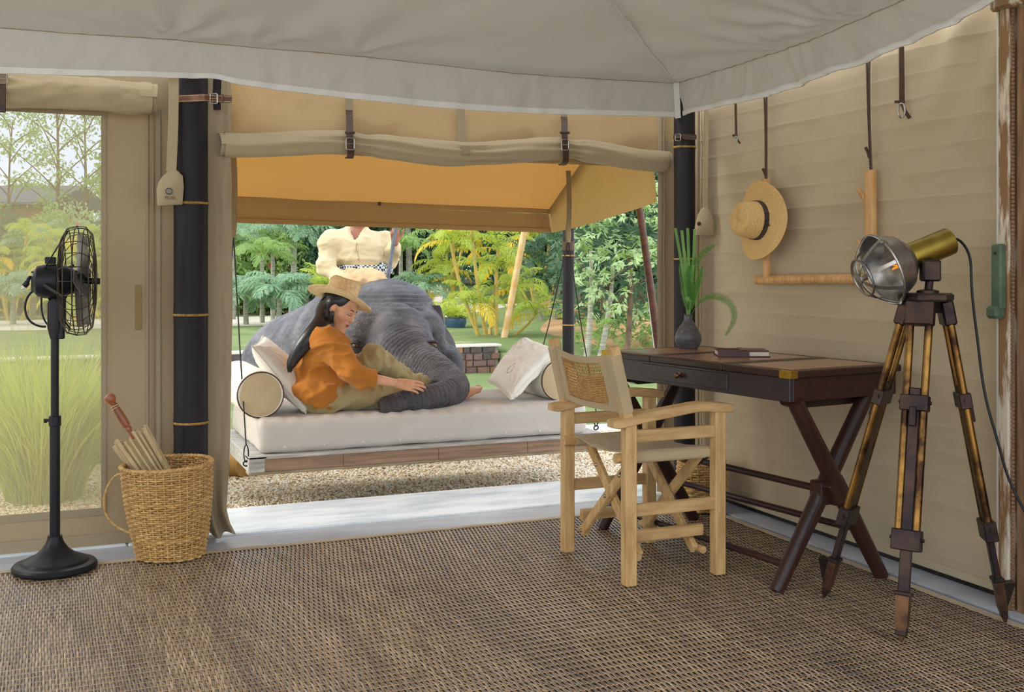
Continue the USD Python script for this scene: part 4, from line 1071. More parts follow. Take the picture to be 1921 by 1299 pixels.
for i, f in enumerate(feet):
    o = f - tc; o[2] = 0; o /= np.linalg.norm(o); sd = np.cross(UP, o)
    top = tc + o * .062 - UP * .045; d = (f - top); L = np.linalg.norm(d); d /= L
    nn = np.cross(sd, d)
    P = lambda s, a=0, b=0: top + d * s * L + sd * a + nn * b
    leg = part(lamp, 'leg', tube([P(-.0, -.029), P(.70, -.029 + .002)], .0125, 14), M_cop, label='pair of burnished brass leg tubes')
    part(leg, 'leg_tube', tube([P(-.0, .029), P(.70, .029 - .002)], .0125, 14), M_cop)
    part(lamp, 'hinge', bar(P(-.035), P(.045), .088, .040, up=nn, b=.006), M_copd)
    part(lamp, 'slide_bar', bar(P(.24), P(.985), .034, .020, up=nn, b=.003), M_copd)
    part(lamp, 'upper_clamp', join([bar(P(.262), P(.312), .086, .038, up=nn, b=.003), bar(P(.30, 0, -.02), P(.36, 0, -.02), .02, .010, up=nn), tube([P(.285, -.05), P(.285, .05)], .006, 8)]), M_copd)
    part(lamp, 'lower_clamp', join([bar(P(.672), P(.735), .088, .040, up=nn, b=.003), tube([P(.70, -.052), P(.70, .052)], .006, 8)]), M_copd)
    part(lamp, 'foot_spike', hull(np.vstack([[P(.86, a * .021, b * .014) for a in (-1, 1) for b in (-1, 1)], [P(.955, a * .019, b * .013) for a in (-1, 1) for b in (-1, 1)], [P(1.0, a * .004, b * .004) for a in (-1, 1) for b in (-1, 1)]])), mat('worn_bronze', lin(112, 82, 56), lin(66, 48, 40), rough=.4, metal=.9, sc=14) if not i else '/World/Looks/worn_bronze')
    part(lamp, 'foot_collar', bar(P(.855), P(.868), .052, .036, up=nn, b=.003), M_copd)
    if i: part(lamp, 'foot_step', hull(np.vstack([[P(.875, a * .02, -.0), P(.875, a * .02, .05 * (-1)), P(.955, a * .01, -.012)] for a in (-1, 1)])), M_copd)
lc = at(1745, 508, d=3.53)
part(lamp, 'stem', join([tube([tc + UP * .01 + RT * .006, lc - UP * .02], .013, 14), lathe([(.0, 0), (.036, 0), (.034, .008), (.018, .012), (0, .012)], 20, tc + UP * .014 + RT * .006), put(cbox((-.03, -.02, -.035), (.03, .02, .035), .006), RT, FW, UP, lc)]), M_copd, 25)
_r, _f = RT - .37 * FW, FW + .37 * RT
ad = -_r * .80 / 1.066 - UP * .365 - _f * .45 / 1.066; ad /= np.linalg.norm(ad)
bk0 = at(1782, 452, d=3.60)
aL = .0
part(lamp, 'barrel', lathe([(0, 0), (.042, .0), (.046, .004), (.046, .155), (.05, .158), (.05, .170), (0, .17)], 36, bk0, ad), M_brassb, 25)
part(lamp, 'barrel_yoke', bar(lc + UP * .01, bk0 + ad * .10 - UP * .04, .04, .03, up=RT), M_brassb)
r0 = bk0 + ad * .158
bell = [(.05, 0), (.056, .004), (.066, .010), (.074, .020), (.080, .026), (.090, .032), (.100, .055), (.110, .088), (.118, .098), (.122, .100)]
inn = [(.118, .100), (.107, .088), (.096, .055), (.086, .034), (.05, .016), (0.0, .012)]
part(lamp, 'reflector', lathe(bell + inn, 48, r0, ad), M_gal, 30)
rc = r0 + ad * .100
part(lamp, 'rim', ring(rc, ad, .120, .0045, 48, 8), M_gal)
ga, gu, _ = frame(ad)
M_bulb = usdkit.material(stage, '/World/Looks/bulb_glass', {'g': ('glass_bsdf', {'color': (1, .93, .78), 'IOR': 1.2, 'roughness': .0}), 't': ('transparent_bsdf', {}), 'x': ('mix_closure', {'fac': .55})}, [('g.BSDF', 'x.closure1'), ('t.BSDF', 'x.closure2')], surface='x.closure')
blb = part(lamp, 'bulb', lathe([(.014, 0), (.016, .008), (.028, .028), (.033, .045), (.030, .062), (.018, .075), (0, .079)], 24, r0 + ad * .014, ad), M_bulb, True, label='round glass bulb with an amber filament')
M_fil = usdkit.material(stage, '/World/Looks/filament', {'e': ('principled_bsdf', {'base_color': lin(236, 150, 40), 'roughness': .4, 'emission_color': lin(255, 150, 40), 'emission_strength': .5})}, [], surface='e.BSDF')
part(blb, 'filament', join([tube([r0 + ad * (.03 + .035 * (k % 2)) + (math.cos(k * .9) * ga + math.sin(k * .9) * gu) * .012 for k in range(8)], .0018, 6)]), M_fil)
part(blb, 'bulb_cap', lathe([(.0, -.004), (.016, -.004), (.017, .012), (0, .014)], 18, r0 + ad * .012, ad), M_brass)
for k in range(4):
    a = k * np.pi / 4 + .25; dv = math.cos(a) * ga + math.sin(a) * gu
    q = np.linspace(-1, 1, 22)
    Pc = A([rc + dv * .120 * x + ad * .085 * (1 - abs(x) ** 2.6) for x in q])
    wd = np.cross(dv, ad)
    part(lamp, 'guard_strap', sheet(np.stack([Pc - wd * .006, Pc + wd * .006], 1), .002), M_gal)
part(lamp, 'guard_ring', ring(rc + ad * .074, ad, .062, .004, 36, 6), M_gal)
part(lamp, 'guard_boss', lathe([(0, 0), (.018, 0), (.018, .004), (0, .007)], 20, rc + ad * .085, ad), M_gal)
for k in range(3):
    a = k * 2 * np.pi / 3 + .9; dv = math.cos(a) * ga + math.sin(a) * gu
    part(lamp, 'rim_clip', bar(rc + dv * .112 - ad * .012, rc + dv * .128 + ad * .012, .016, .012, up=ad), M_gal)
cpl = [bk0 - ad * .0, bk0 - ad * .02, at(1810, 462, d=3.58), at(1822, 520, d=3.55), at(1834, 640, d=3.5), at(1850, 750, d=3.45), at(1872, 830, d=3.42), at(1893, 900, d=3.40), at(1925, 965, d=3.36), at(1960, 1100, d=3.3)]
part(lamp, 'power_cord', tube(spl(cpl, 80), .0042, 8), M_black)
part(lamp, 'cord_ferrule', lathe([(.009, -.012), (.009, .004), (0, .004)], 14, bk0, -ad), M_steel)

# --- wooden hanger on the right wall, its thongs, the hat, the spare hooks
M_stick = mat('peeled_stick', lin(216, 172, 112), lin(184, 134, 76), rough=.5, sc=10, st=(4, 4, .6), det=6)
XH = XW - .05
def wp(px, py, X=None): return at(px, py, X=X or XH)
rk = thing('hanging_rack', 'peeled wooden stick rack hanging from leather thongs on the right wall', 'rack', wp(1530, 526))
r_ = np.linspace(0, 1, 24)
def stick(a, b, r): return tube(spl([a, a * .5 + b * .5 + A([.004, .003, .002]), b], 24), r * (1 + .10 * fb(np.c_[r_ * 5, r_ * 0, r_ * 0 + r], 1, 2)), 16)
part(rk, 'upright', stick(wp(1633, 319), wp(1633, 534), .0235), M_stick, 50)
part(rk, 'upright', stick(wp(1436, 336), wp(1438, 522), .0190), M_stick, 50)
part(rk, 'crossbar', stick(wp(1420, 526), wp(1650, 524), .0200), M_stick, 50)
for (a, b) in (((1626, 380), (1609, 353)), ((1626, 470), (1609, 452))): part(rk, 'peg', tube([wp(*a), wp(*b, X=XH - .03)], [.010, .0085], 12), M_stick)
for (px, pt_, pb, kn) in ((1628, 110, 318, 280), (1435, 165, 337, 320)):
    part(rk, 'thong', join([tube(spl([wp(px - 2, pt_, XH + .02), wp(px + 1, (pt_ + pb) / 2), wp(px + 5 if px > 1500 else px + 1, pb)], 20), .0042, 6), tube(spl([wp(px + 3, pt_, XH + .02), wp(px + 3, (pt_ + pb) / 2), wp(px + 7 if px > 1500 else px + 3, pb)], 20), .0042, 6), tube(spl([wp(px - 4, kn - 3), wp(px, kn + 6), wp(px + 3, kn + 16)], 10), .006, 6)]), M_leatherd)
part(rk, 'eye_ring', ring(wp(1633, 317), (0, 1, 0), .010, .0022, 18, 6), M_steel)
M_straw = mat('straw', lin(222, 186, 122), lin(200, 160, 96), rough=.65, sc=150, det=3, bump=.4, bs=320, bd=.0015)
M_band = mat('plaited_band', lin(70, 52, 42), lin(46, 34, 28), rough=.7, sc=80)
def hat(name, label, c, axn, up, Rb, Rc, Hc, brim_fn, M, e=1.12, tip=.72, group=None):
    """axn: out of the crown; up: long axis of the oval"""
    axn = A(axn, float) / np.linalg.norm(axn); x = A(up, float); x = x - axn * (x @ axn); x /= np.linalg.norm(x); y = np.cross(axn, x); c = A(c, float)
    t = thing(name, label, 'hat', c)
    n = 60; g = np.arange(n + 1) * 2 * np.pi / n
    prof = [(Rb, 0.0), (Rb * .93, .001), (Rb * .80, .0), (Rc * 1.25, .0), (Rc * 1.06, .004), (Rc, .016), (Rc * .97, Hc * .35), (Rc * .93, Hc * .62), (Rc * (tip + .13), Hc * .88), (Rc * tip, Hc * .97), (Rc * .4, Hc * .985), (Rc * .02, Hc * .96)]
    P = np.zeros((n + 1, len(prof), 3))
    for j, (r, z) in enumerate(prof):
        f = brim_fn(g) * max(0, (r - Rc) / (Rb - Rc)) ** 1.6
        P[:, j] = c + r * (np.cos(g)[:, None] * x * e + np.sin(g)[:, None] * y) + (z + f + (.004 * np.sin(3 * g + j) if j > 7 else 0))[:, None] * axn
    part(t, 'straw_body', sheet(P, .004), M, 60)
    rb = [(Rc * 1.045, .008), (Rc * 1.025, .030)]
    B = np.stack([c + r * (np.cos(g)[:, None] * x * e + np.sin(g)[:, None] * y) + z * axn for r, z in rb], 1)
    return t, B, (c, x, y, axn)
hc = wp(1424, 414, X=XW - .095)
hax = A([-1., .02, .05])
ht, B, (c, x, y, zz) = hat('straw_hat', 'wide brimmed straw hat with a dark band hanging on the rack', hc, hax, UP, .176, .084, .112, lambda g: .018 * np.cos(2 * g) - .006, M_straw, e=1.0)
part(ht, 'hat_band', sheet(B, .003), M_band, 60)
kt = c + (x * .0 + y * .082) * -1.0 + zz * .02
kt = c + y * (.088 if (y @ RT) > 0 else -.088) + zz * .022
part(ht, 'band_knot', join([sphere(kt, .009, 1)] + [tube([kt, kt + UP * s * .03 + RT * .010 * q], .003, 6) for s, q in ((1, .2), (1, 1.), (-1, .3), (-1, 1.2))]), M_band)
for (px, pt_, pc_, lab) in ((1381, 195, 262, 'leather thong with a small steel snap hook near the corner post'), (1692, 88, 205, 'leather strap with a steel snap hook high on the right wall')):
    big = px > 1500
    t = thing('wall_hook', lab, 'hook', wp(px, pc_))
    w = .020 if big else .010
    a, b = wp(px - 1, pt_, XW - .03), wp(px, pc_ - (14 if big else 8), XW - .045)
    part(t, 'strap', band([a, a * .5 + b * .5, b], w, .006, up=FW * .2 + RT), M_leatherd)
    if big: part(t, 'stitching', tube([a - A([.0045, 0, 0]), b - A([.0045, 0, 0])], .0010, 4), M_stitch)
    s = 1.0 if big else .62
    part(t, 'strap_tail', tube(spl([b, b - UP * .03 * s + RT * .010 * s, b - UP * .062 * s + RT * .03 * s], 8), .007 * s, 6), M_leatherd)
    part(t, 'keeper', bar(b - RT * .028 * s, b + RT * .012 * s, .012, .010, up=UP), M_leatherd)
    k = b - UP * .034 * s - RT * .004
    part(t, 'snap_hook', tube([k + RT * .013 * s * math.cos(q) + UP * .027 * s * math.sin(q) - FW * .006 for q in np.linspace(0, 2 * np.pi, 19)[:-1]], .0032 * s + .0006, 8, closed=True), M_steel)
# ================================================================ SWING BED
BX0, BX1, BY0, BY1, BZ0, BZ1, MZ = .926, 3.0, 5.70, 6.72, .076, .172, .355
M_grey = mat('whitewashed_timber', lin(196, 194, 188), lin(150, 146, 138), rough=.6, sc=8, st=(.8, 5, 5), det=8, bump=.2, bd=.002)
M_plank = mat('worn_plank', lin(170, 138, 112), lin(128, 102, 80), rough=.65, sc=7, st=(.5, 6, 7), det=8, bump=.2, bd=.002)
M_ledge = mat('pale_ledge', lin(168, 152, 122), lin(134, 120, 92), rough=.6, sc=8, st=(.6, 5, 5), det=6)
M_matt = canvas('mattress_cloth', lin(202, 194, 184), var=.95)
M_cush = canvas('cushion_cloth', lin(226, 221, 208), var=.95)
M_bolst = canvas('bolster_end_cloth', lin(196, 176, 138), var=.93)
M_pipe = mat('brown_piping', lin(84, 58, 36), rough=.7)
bed = thing('swing_bed', 'whitewashed wooden swing bed hanging on ropes in front of the tent', 'swing', ((BX0 + BX1) / 2, (BY0 + BY1) / 2, BZ0))
for y, s in ((BY0, 1), (BY1, -1)):
    rl = part(bed, 'long_rail', cbox((BX0 + .02, min(y, y + s * .085), BZ0 + .012), (BX1 - .02, max(y, y + s * .085), BZ1 - .012), .003), M_plank)
    part(rl, 'top_board', cbox((BX0, min(y - .012 * s, y + s * .10), BZ1 - .014), (BX1, max(y - .012 * s, y + s * .10), BZ1), .003), M_grey)
    part(rl, 'bottom_board', cbox((BX0, min(y - .010 * s, y + s * .09), BZ0), (BX1, max(y - .010 * s, y + s * .09), BZ0 + .014), .003), M_ledge)
    for x in (BX0, BX1 - .085): part(rl, 'end_block', cbox((x, min(y - .004 * s, y + s * .03), BZ0 + .012), (x + .085, max(y - .004 * s, y + s * .03), BZ1 - .012), .003), M_grey)
    k = 0
    for x in np.linspace(BX0 + .5, BX1 - .5, 3): part(rl, 'joint', cbox((x - .0012, min(y - .0006 * s, y), BZ0 + .016), (x + .0012, max(y - .0006 * s, y), BZ1 - .016), .0003), M_iron)
for x in (BX0, BX1 - .095):
    rl = part(bed, 'end_rail', cbox((x + .004, BY0 + .02, BZ0 + .010), (x + .091, BY1 - .02, BZ1 - .012), .003), M_grey)
    part(rl, 'top_board', cbox((x, BY0 - .012, BZ1 - .013), (x + .095, BY1 + .012, BZ1 + .001), .003), M_grey)
for k, x in enumerate(np.linspace(BX0 + .14, BX1 - .14, 15)):
    part(bed, 'slat', cbox((x - .035, BY0 + .06, BZ1 - .05), (x + .035, BY1 - .06, BZ1 - .025), .003), M_ledge)
hangs = []
for (px, yt, yb, xe) in ((452, 296, 436, BX0), (1065, 300, 446, BX1)):
    hp = at(px, yb, Y=6.2); hp[0] = xe + (.0 if xe == BX0 else -.0); hangs.append(hp)
    tp_ = hp.copy(); tp_[2] = 1.766
    part(bed, 'hanging_strap', band(spl([tp_, tp_ * .5 + hp * .5 + A([.006, 0, 0]), hp + UP * .10 + A([.004, 0, 0]), hp], 14), .032, .005, up=(1, 0, 0)), M_tape)
    part(bed, 'strap_end', hull(np.vstack([[hp + UP * .11 + A([s * .010, t * .006, 0]) for s in (-1, 1) for t in (-1, 1)], [hp + A([s * .016, t * .012, .02]) for s in (-1, 1) for t in (-1, 1)], [hp + A([s * .012, t * .012, -.03]) for s in (-1, 1) for t in (-1, 1)]])), M_leather if False else M_tape)
    for yy in (BY0 + .03, BY1 - .03):
        xr = xe + (-.006 if xe == BX0 else -.045)
        e = A([xr, yy, BZ1 - (.03 if xe == BX0 else -.04)])
        part(bed, 'rope', tube([hp - UP * .02, hp * .5 + e * .5, e + UP * .09], .0038, 8), M_string)
        part(bed, 'snap_hook', tube([e + UP * (.045 + .045 * math.sin(q)) + FW * 0 + RT * .012 * math.cos(q) for q in np.linspace(0, 6.283, 17)[:-1]], .0034, 7, closed=True), M_iron)
        part(bed, 'ring_bolt', ring(e - UP * .006, (0, 1, .2), .014, .004, 18, 7), M_iron)

# mattress
def cushion_box(lo, hi, rad, n=7, amp=.006, seed=0, sag=0.):
    lo, hi = A(lo), A(hi)
    nn = np.maximum(3, np.ceil((hi - lo) / .028).astype(int)); vs, fs, o = [], [], 0
    for ax in range(3):
        b_, c_ = (ax + 1) % 3, (ax + 2) % 3
        for sd in (0, 1):
            g = np.zeros((nn[b_] + 1, nn[c_] + 1, 3)); g[..., ax] = (lo, hi)[sd][ax]
            g[..., b_] = np.linspace(lo[b_], hi[b_], nn[b_] + 1)[:, None]; g[..., c_] = np.linspace(lo[c_], hi[c_], nn[c_] + 1)[None]
            i, j = np.meshgrid(np.arange(nn[b_]), np.arange(nn[c_]), indexing='ij'); w = nn[c_] + 1
            k = np.stack([i * w + j, (i + 1) * w + j, (i + 1) * w + j + 1, i * w + j + 1], -1).reshape(-1, 4); k = k if sd else k[:, ::-1]
            vs.append(g.reshape(-1, 3)); fs.append(k + o); o += len(vs[-1])
    k = np.vstack(fs); t = trimesh.Trimesh(np.vstack(vs), np.vstack([k[:, [0, 1, 2]], k[:, [0, 2, 3]]]), process=True); v = np.array(t.vertices)
    q = np.clip(v, lo + rad, hi - rad); d = v - q; L = np.linalg.norm(d, axis=1, keepdims=True)
    p = 2.6; Lp = (np.abs(d) ** p).sum(1, keepdims=True) ** (1 / p)
    v = np.where(L > 1e-9, q + d / np.maximum(Lp, 1e-9) * rad * np.minimum(1, np.abs(d).max(1, keepdims=True) / rad + .0), v)
    n_ = vnormals((v, t.faces))
    v = v + n_ * (amp * 2 * fb(v, 6, 3, seed))[:, None]
    return v, np.array(t.faces)


mb = cushion_box((.985, 5.735, BZ1 - .001), (2.905, 6.665, MZ + .004), .055, amp=.010)
v = mb[0]; top_ = np.clip((v[:, 2] - (MZ - .04)) / .04, 0, 1)
pk = np.exp(-((v[:, 1] - 5.76) / .06) ** 2) * top_
v[:, 2] += .006 * pk * np.sin(v[:, 0] * 70 + 4 * fb(v, 3)) - .004 * top_
mt = thing('mattress', 'long pale beige mattress lying on the swing bed', 'mattress', (1.95, 6.2, BZ1))
part(mt, 'cushion', mb, M_matt, True)
for x in np.linspace(1.12, 2.8, 9):
    part(mt, 'tuft_button', sphere((x, 5.737, BZ1 + .035), .006, 1), M_cush)
# bolsters
for k, (c, label, y1) in enumerate((((1.012, 5.83, .476), 'pale round bolster with tan end at the left of the swing bed', 6.62), ((2.815, 5.93, .472), 'round bolster behind the large cushion at the right of the swing bed', 6.62))):
    t = thing('bolster', label, 'bolster', (c[0], (c[1] + y1) / 2, MZ))
    r = .122
    pf = [(r * .98, 0), (r, .012), (r * 1.01, .2), (r, y1 - c[1] - .02), (r * .95, y1 - c[1])]
    part(t, 'roll', rough(lathe(pf, 48, c, (0, 1, 0)), (.003, (6, 6, 6), 2)), M_cush, 50)
    part(t, 'end_cap', lathe([(0, -.012), (r * .6, -.010), (r * .97, .001), (r * .97, .01), (0, .01)], 48, c, (0, 1, 0)), M_bolst, 50)
    part(t, 'piping', ring(A(c) + A([0, .002, 0]), (0, 1, 0), r * .99, .0045, 48, 7), M_pipe)


def pillow(cr, T, seed, wr=.012, n=44, pinch=.35):
    """cr: corners a b c d in order; T half thickness"""
    a, b, c, d = [A(x, float) for x in cr]
    u = np.linspace(0, 1, n); U, V = np.meshgrid(u, u, indexing='ij')
    su, sv = 2 * U - 1, 2 * V - 1
    pu = U + .05 * su * (1 - su ** 2) * 0; inset = .055
    U2 = .5 + .5 * su * (1 - inset * (1 - sv ** 2)); V2 = .5 + .5 * sv * (1 - inset * (1 - su ** 2))
    M = (a * ((1 - U2) * (1 - V2))[..., None] + b * (U2 * (1 - V2))[..., None] + c * (U2 * V2)[..., None] + d * ((1 - U2) * V2)[..., None])
    N = np.cross(b - a, d - a); N /= np.linalg.norm(N)
    h = np.clip((1 - su ** 2) * (1 - sv ** 2), 0, 1) ** .42
    out = []
    for s in (1, -1):
        w = 1 + .0 * h
        nz = fb(np.stack([U * 5, V * 5, 0 * U + seed + s], -1), 1, 4) * wr * 2 * h ** .3
        rid = .5 * wr * np.sin(16 * np.arctan2(sv + .9, su + .9)) * np.exp(-np.hypot(su + .9, sv + .9) / .5) + .5 * wr * np.sin(16 * np.arctan2(sv - .9, su - .9)) * np.exp(-np.hypot(su - .9, sv - .9) / .5)
        out.append(M + N * (s * (T * h + (nz + rid) * h ** .3))[..., None])
    V = np.concatenate([out[0].reshape(-1, 3), out[1].reshape(-1, 3)]); o = n * n
    i, j = np.meshgrid(np.arange(n - 1), np.arange(n - 1), indexing='ij')
    q = np.stack([i * n + j, (i + 1) * n + j, (i + 1) * n + j + 1, i * n + j + 1], -1).reshape(-1, 4)
    Q = np.vstack([q, q[:, ::-1] + o])
    t = trimesh.Trimesh(V, np.vstack([Q[:, [0, 1, 2]], Q[:, [0, 2, 3]]]), process=False); t.merge_vertices()
    e = np.vstack([M[:, 0], M[-1, 1:], M[-2::-1, -1], M[0, -2:0:-1]])
    return (np.array(t.vertices), np.array(t.faces)), e


pa, pb = at(472, 650, Y=5.98), at(574, 776, Y=5.86)
dv = A([.13, .40, .03])
pm, e = pillow([pa, pb, pb + dv, pa + dv], .075, 1)
pw = thing('cushion', 'square beige cushion propped against the left bolster behind the woman', 'cushion', pm[0].mean(0) * A([1, 1, 0]) + A([0, 0, MZ]))
part(pw, 'cover', pm, M_cush, True); part(pw, 'seam_piping', tube(e, .004, 6, closed=True), M_cush)
cr = [at(985, 634, Y=6.32), at(1046, 657, Y=5.98), at(958, 750, Y=5.84), at(916, 716, Y=6.22)]
pm, e = pillow(cr, .085, 6, .020, 60)
pw = thing('cushion', 'large crumpled off white cushion with a small dotted emblem behind the chair', 'cushion', pm[0].mean(0) * A([1, 1, 0]) + A([0, 0, MZ]))
part(pw, 'cover', pm, M_cush, True); part(pw, 'seam_piping', tube(e, .004, 6, closed=True), M_cush)
Nc = np.cross(cr[1] - cr[0], cr[3] - cr[0]); Nc /= np.linalg.norm(Nc); Nc = Nc if Nc @ FW < 0 else -Nc
tmc = trimesh.Trimesh(*pm, process=False)
dots = []
du, dv_ = (cr[3] - cr[0]) / np.linalg.norm(cr[3] - cr[0]), (cr[1] - cr[0]) / np.linalg.norm(cr[1] - cr[0])
from scipy.spatial import cKDTree
kd = cKDTree(pm[0])
C_ = at(958, 686, Y=6.2)
for q in np.linspace(0, 6.283, 27)[:-1]:
    p = C_ + du * (.036 * math.cos(q)) + dv_ * .020 * math.sin(q) + (-du * .008 if abs(q - 3.1) < .3 else 0)
    dd, ii = kd.query(p + Nc * .1); nn = pm[0][ii]
    ls = np.linalg.norm(np.cross(pm[0] - p, FW), axis=1) + 10 * ((pm[0] - nn) @ Nc < -.12)
    ii = np.argmin(ls + .02 * ((pm[0] - p) @ FW)); dots.append(sphere(pm[0][ii], .0022, 1))
part(pw, 'dotted_emblem', join(dots), M_ink, label='small dark dotted oval emblem')

# ================================================================ THE ELEPHANT
def E(px, py, Y): return at(px, py, Y=Y)
TK = spl([E(744, 628, 6.98), E(757, 655, 6.84), E(775, 680, 6.70), E(810, 700, 6.50), E(840, 716, 6.28), E(852, 729, 6.08), E(828, 743, 5.93), E(787, 750, 5.86), E(750, 756, 5.83), E(724, 761, 5.81)], 40)
TR = np.interp(np.linspace(0, 1, 40), [0, .12, .25, .4, .55, .66, .78, .9, 1], [.20, .185, .155, .120, .094, .086, .076, .064, .052])
el = [('e', E(740, 622, 7.36), A([.36, .36, .27]), None), ('e', E(737, 566, 7.52), A([.26, .30, .125]), None, .10), ('e', E(686, 612, 7.02), A([.135, .15, .125]), None, .045), ('e', E(742, 600, 6.99), A([.15, .13, .095]), None, .05), ('e', E(797, 613, 7.02), A([.115, .15, .115]), None, .045),
      ('e', E(664, 652, 7.02), A([.075, .07, .075]), None, .05), ('e', E(818, 645, 7.03), A([.06, .08, .08]), None, .05), ('e', E(836, 690, 7.12), A([.12, .20, .17]), None, .08), ('e', E(664, 700, 7.14), A([.15, .20, .16]), None, .08), ('e', E(770, 745, 7.1), A([.24, .24, .14]), None, .08),
      ('c', E(722, 606, 7.6), E(672, 640, 8.05), .29, .40, .15), ('c', E(668, 655, 8.05), E(574, 708, 8.9), .46, .55, .2),
      ('c', E(660, 770, 7.9), E(690, 835, 7.25), .17, .12, .1), ('c', E(800, 760, 7.9), E(800, 835, 7.25), .17, .12, .1), ('c', E(500, 760, 9.0), E(520, 790, 8.3), .22, .13, .1)]
el += [('c', TK[i], TK[i + 1], TR[i], TR[i + 1], .05 if i < 8 else .02) for i in range(0, 39)]
el += [('c', TK[-1], TK[-1] - RT * .035 + UP * .016, .026, .012, .01), ('c', TK[-1], TK[-1] - RT * .012 - UP * .02 - FW * .012, .036, .026, .012), ('e', TK[-1] - RT * .040 - UP * .006 - FW * .02, A([.022, .02, .016]), None, -.01)]
el += [('c', E(640, 596, 7.02), E(700, 572, 7.04), .03, .035, -.05), ('c', E(700, 572, 7.04), E(770, 570, 7.04), .035, .03, -.05), ('c', E(770, 570, 7.04), E(815, 592, 7.06), .03, .025, -.05), ('c', E(716, 640, 6.86), E(690, 700, 6.72), .02, .03, -.05), ('c', E(800, 628, 6.90), E(818, 690, 6.80), .02, .03, -.05)]
el += [('e', E(650, 690, 6.95), A([.03, .03, .05]), None, -.04), ('e', E(812, 690, 6.95), A([.030, .05, .06]), None, -.04)]
elb = blob(el, .026, lambda p, D: np.maximum(D, -.195 - p[:, 2]), k=.06, fine=1)
v, f = elb; n = vnormals(elb)
tree_ = cKDTree(np.vstack([TK[i] + (TK[min(i + 1, 39)] - TK[i]) * s for i in range(40) for s in np.linspace(0, 1, 12, endpoint=False)]))
dd, ti = tree_.query(v); tl = ti / 480.0
arcl = np.r_[0, np.cumsum(np.linalg.norm(np.diff(TK, axis=0), axis=1))]; sl = np.interp(tl * 40, np.arange(40), arcl)
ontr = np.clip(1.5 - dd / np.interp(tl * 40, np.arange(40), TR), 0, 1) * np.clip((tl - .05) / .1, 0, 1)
ring_ = np.sin(2 * np.pi * sl / np.interp(tl, [0, .5, 1], [.046, .036, .022]) + 1.5 * fb(v, 9, 2))
wr_ = -ontr * .012 * (1 - np.abs(ring_)) ** 2
fore = np.exp(-((v[:, 2] - E(737, 560, 7.4)[2]) / .05) ** 2) * (v[:, 1] < 7.75)
wr_ += fore * .008 * np.sin(v[:, 2] * 230 + 5 * fb(v, 5, 2)) + .006 * fb(v, 7, 3) * (1 - ontr) + .005 * fb(v * A([1, 1, 3]), 22, 2, 4) - .006 * ridge(v, (7, 7, 14), 9, 4) * (1 - ontr)
ey = 0
for c in (E(664, 652, 6.95), E(821, 643, 6.96)):
    r = np.linalg.norm(v - c, axis=1); ey = ey + np.exp(-((r - .055) / .03) ** 2) * .005 * np.sin(r * 420)
v = v + n * (wr_ + ey)[:, None]
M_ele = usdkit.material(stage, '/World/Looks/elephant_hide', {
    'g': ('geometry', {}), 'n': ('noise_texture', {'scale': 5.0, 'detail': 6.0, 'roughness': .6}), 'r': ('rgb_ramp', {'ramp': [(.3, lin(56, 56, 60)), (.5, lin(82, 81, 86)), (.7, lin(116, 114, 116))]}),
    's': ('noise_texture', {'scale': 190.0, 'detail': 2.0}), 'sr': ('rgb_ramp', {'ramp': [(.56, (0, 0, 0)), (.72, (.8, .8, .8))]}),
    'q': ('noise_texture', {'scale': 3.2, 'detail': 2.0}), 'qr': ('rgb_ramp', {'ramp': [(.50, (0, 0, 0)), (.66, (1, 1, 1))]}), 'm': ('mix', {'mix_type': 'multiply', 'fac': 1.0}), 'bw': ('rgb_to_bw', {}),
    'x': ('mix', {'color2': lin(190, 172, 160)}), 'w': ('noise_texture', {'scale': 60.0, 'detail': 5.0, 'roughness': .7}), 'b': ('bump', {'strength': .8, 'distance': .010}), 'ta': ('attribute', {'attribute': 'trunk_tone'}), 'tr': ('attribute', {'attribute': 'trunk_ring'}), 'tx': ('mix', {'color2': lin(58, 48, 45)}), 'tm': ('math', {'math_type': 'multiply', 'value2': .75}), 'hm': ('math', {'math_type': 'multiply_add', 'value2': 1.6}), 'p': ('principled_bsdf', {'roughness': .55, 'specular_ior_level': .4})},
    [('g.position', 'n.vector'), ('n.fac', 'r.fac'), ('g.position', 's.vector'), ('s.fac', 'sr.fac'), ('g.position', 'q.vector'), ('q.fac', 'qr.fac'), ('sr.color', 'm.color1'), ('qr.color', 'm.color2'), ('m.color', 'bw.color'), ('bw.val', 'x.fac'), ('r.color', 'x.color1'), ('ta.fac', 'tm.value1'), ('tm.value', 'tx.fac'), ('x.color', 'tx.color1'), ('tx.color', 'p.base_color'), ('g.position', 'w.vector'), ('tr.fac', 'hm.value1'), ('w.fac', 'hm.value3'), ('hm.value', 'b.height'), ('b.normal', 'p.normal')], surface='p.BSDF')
def surf(px, py):
    o = A([0, 0, EYE]); r = unit_(at(px, py, d=1.0) - o); q = v - o; t = q @ r; dd = np.linalg.norm(q - t[:, None] * r, axis=1)
    i = np.nonzero(dd < .016)[0]; return v[i[np.argmin(t[i])]]
def unit_(x): return x / np.linalg.norm(x)
EYES = [surf(664, 652) + FW * .012, surf(813, 643) + FW * .010]
M_ear = mat('elephant_ear', lin(70, 62, 62), lin(52, 46, 46), rough=.6, sc=12, bump=.3, bd=.004)
eb = E(690, 700, 7.9); eb[2] = -.2
ele = thing('elephant', 'grey Asian elephant lying behind the swing bed with its trunk curled on the mattress', 'elephant', eb)
hide = part(ele, 'body', (v, f), M_ele, True)
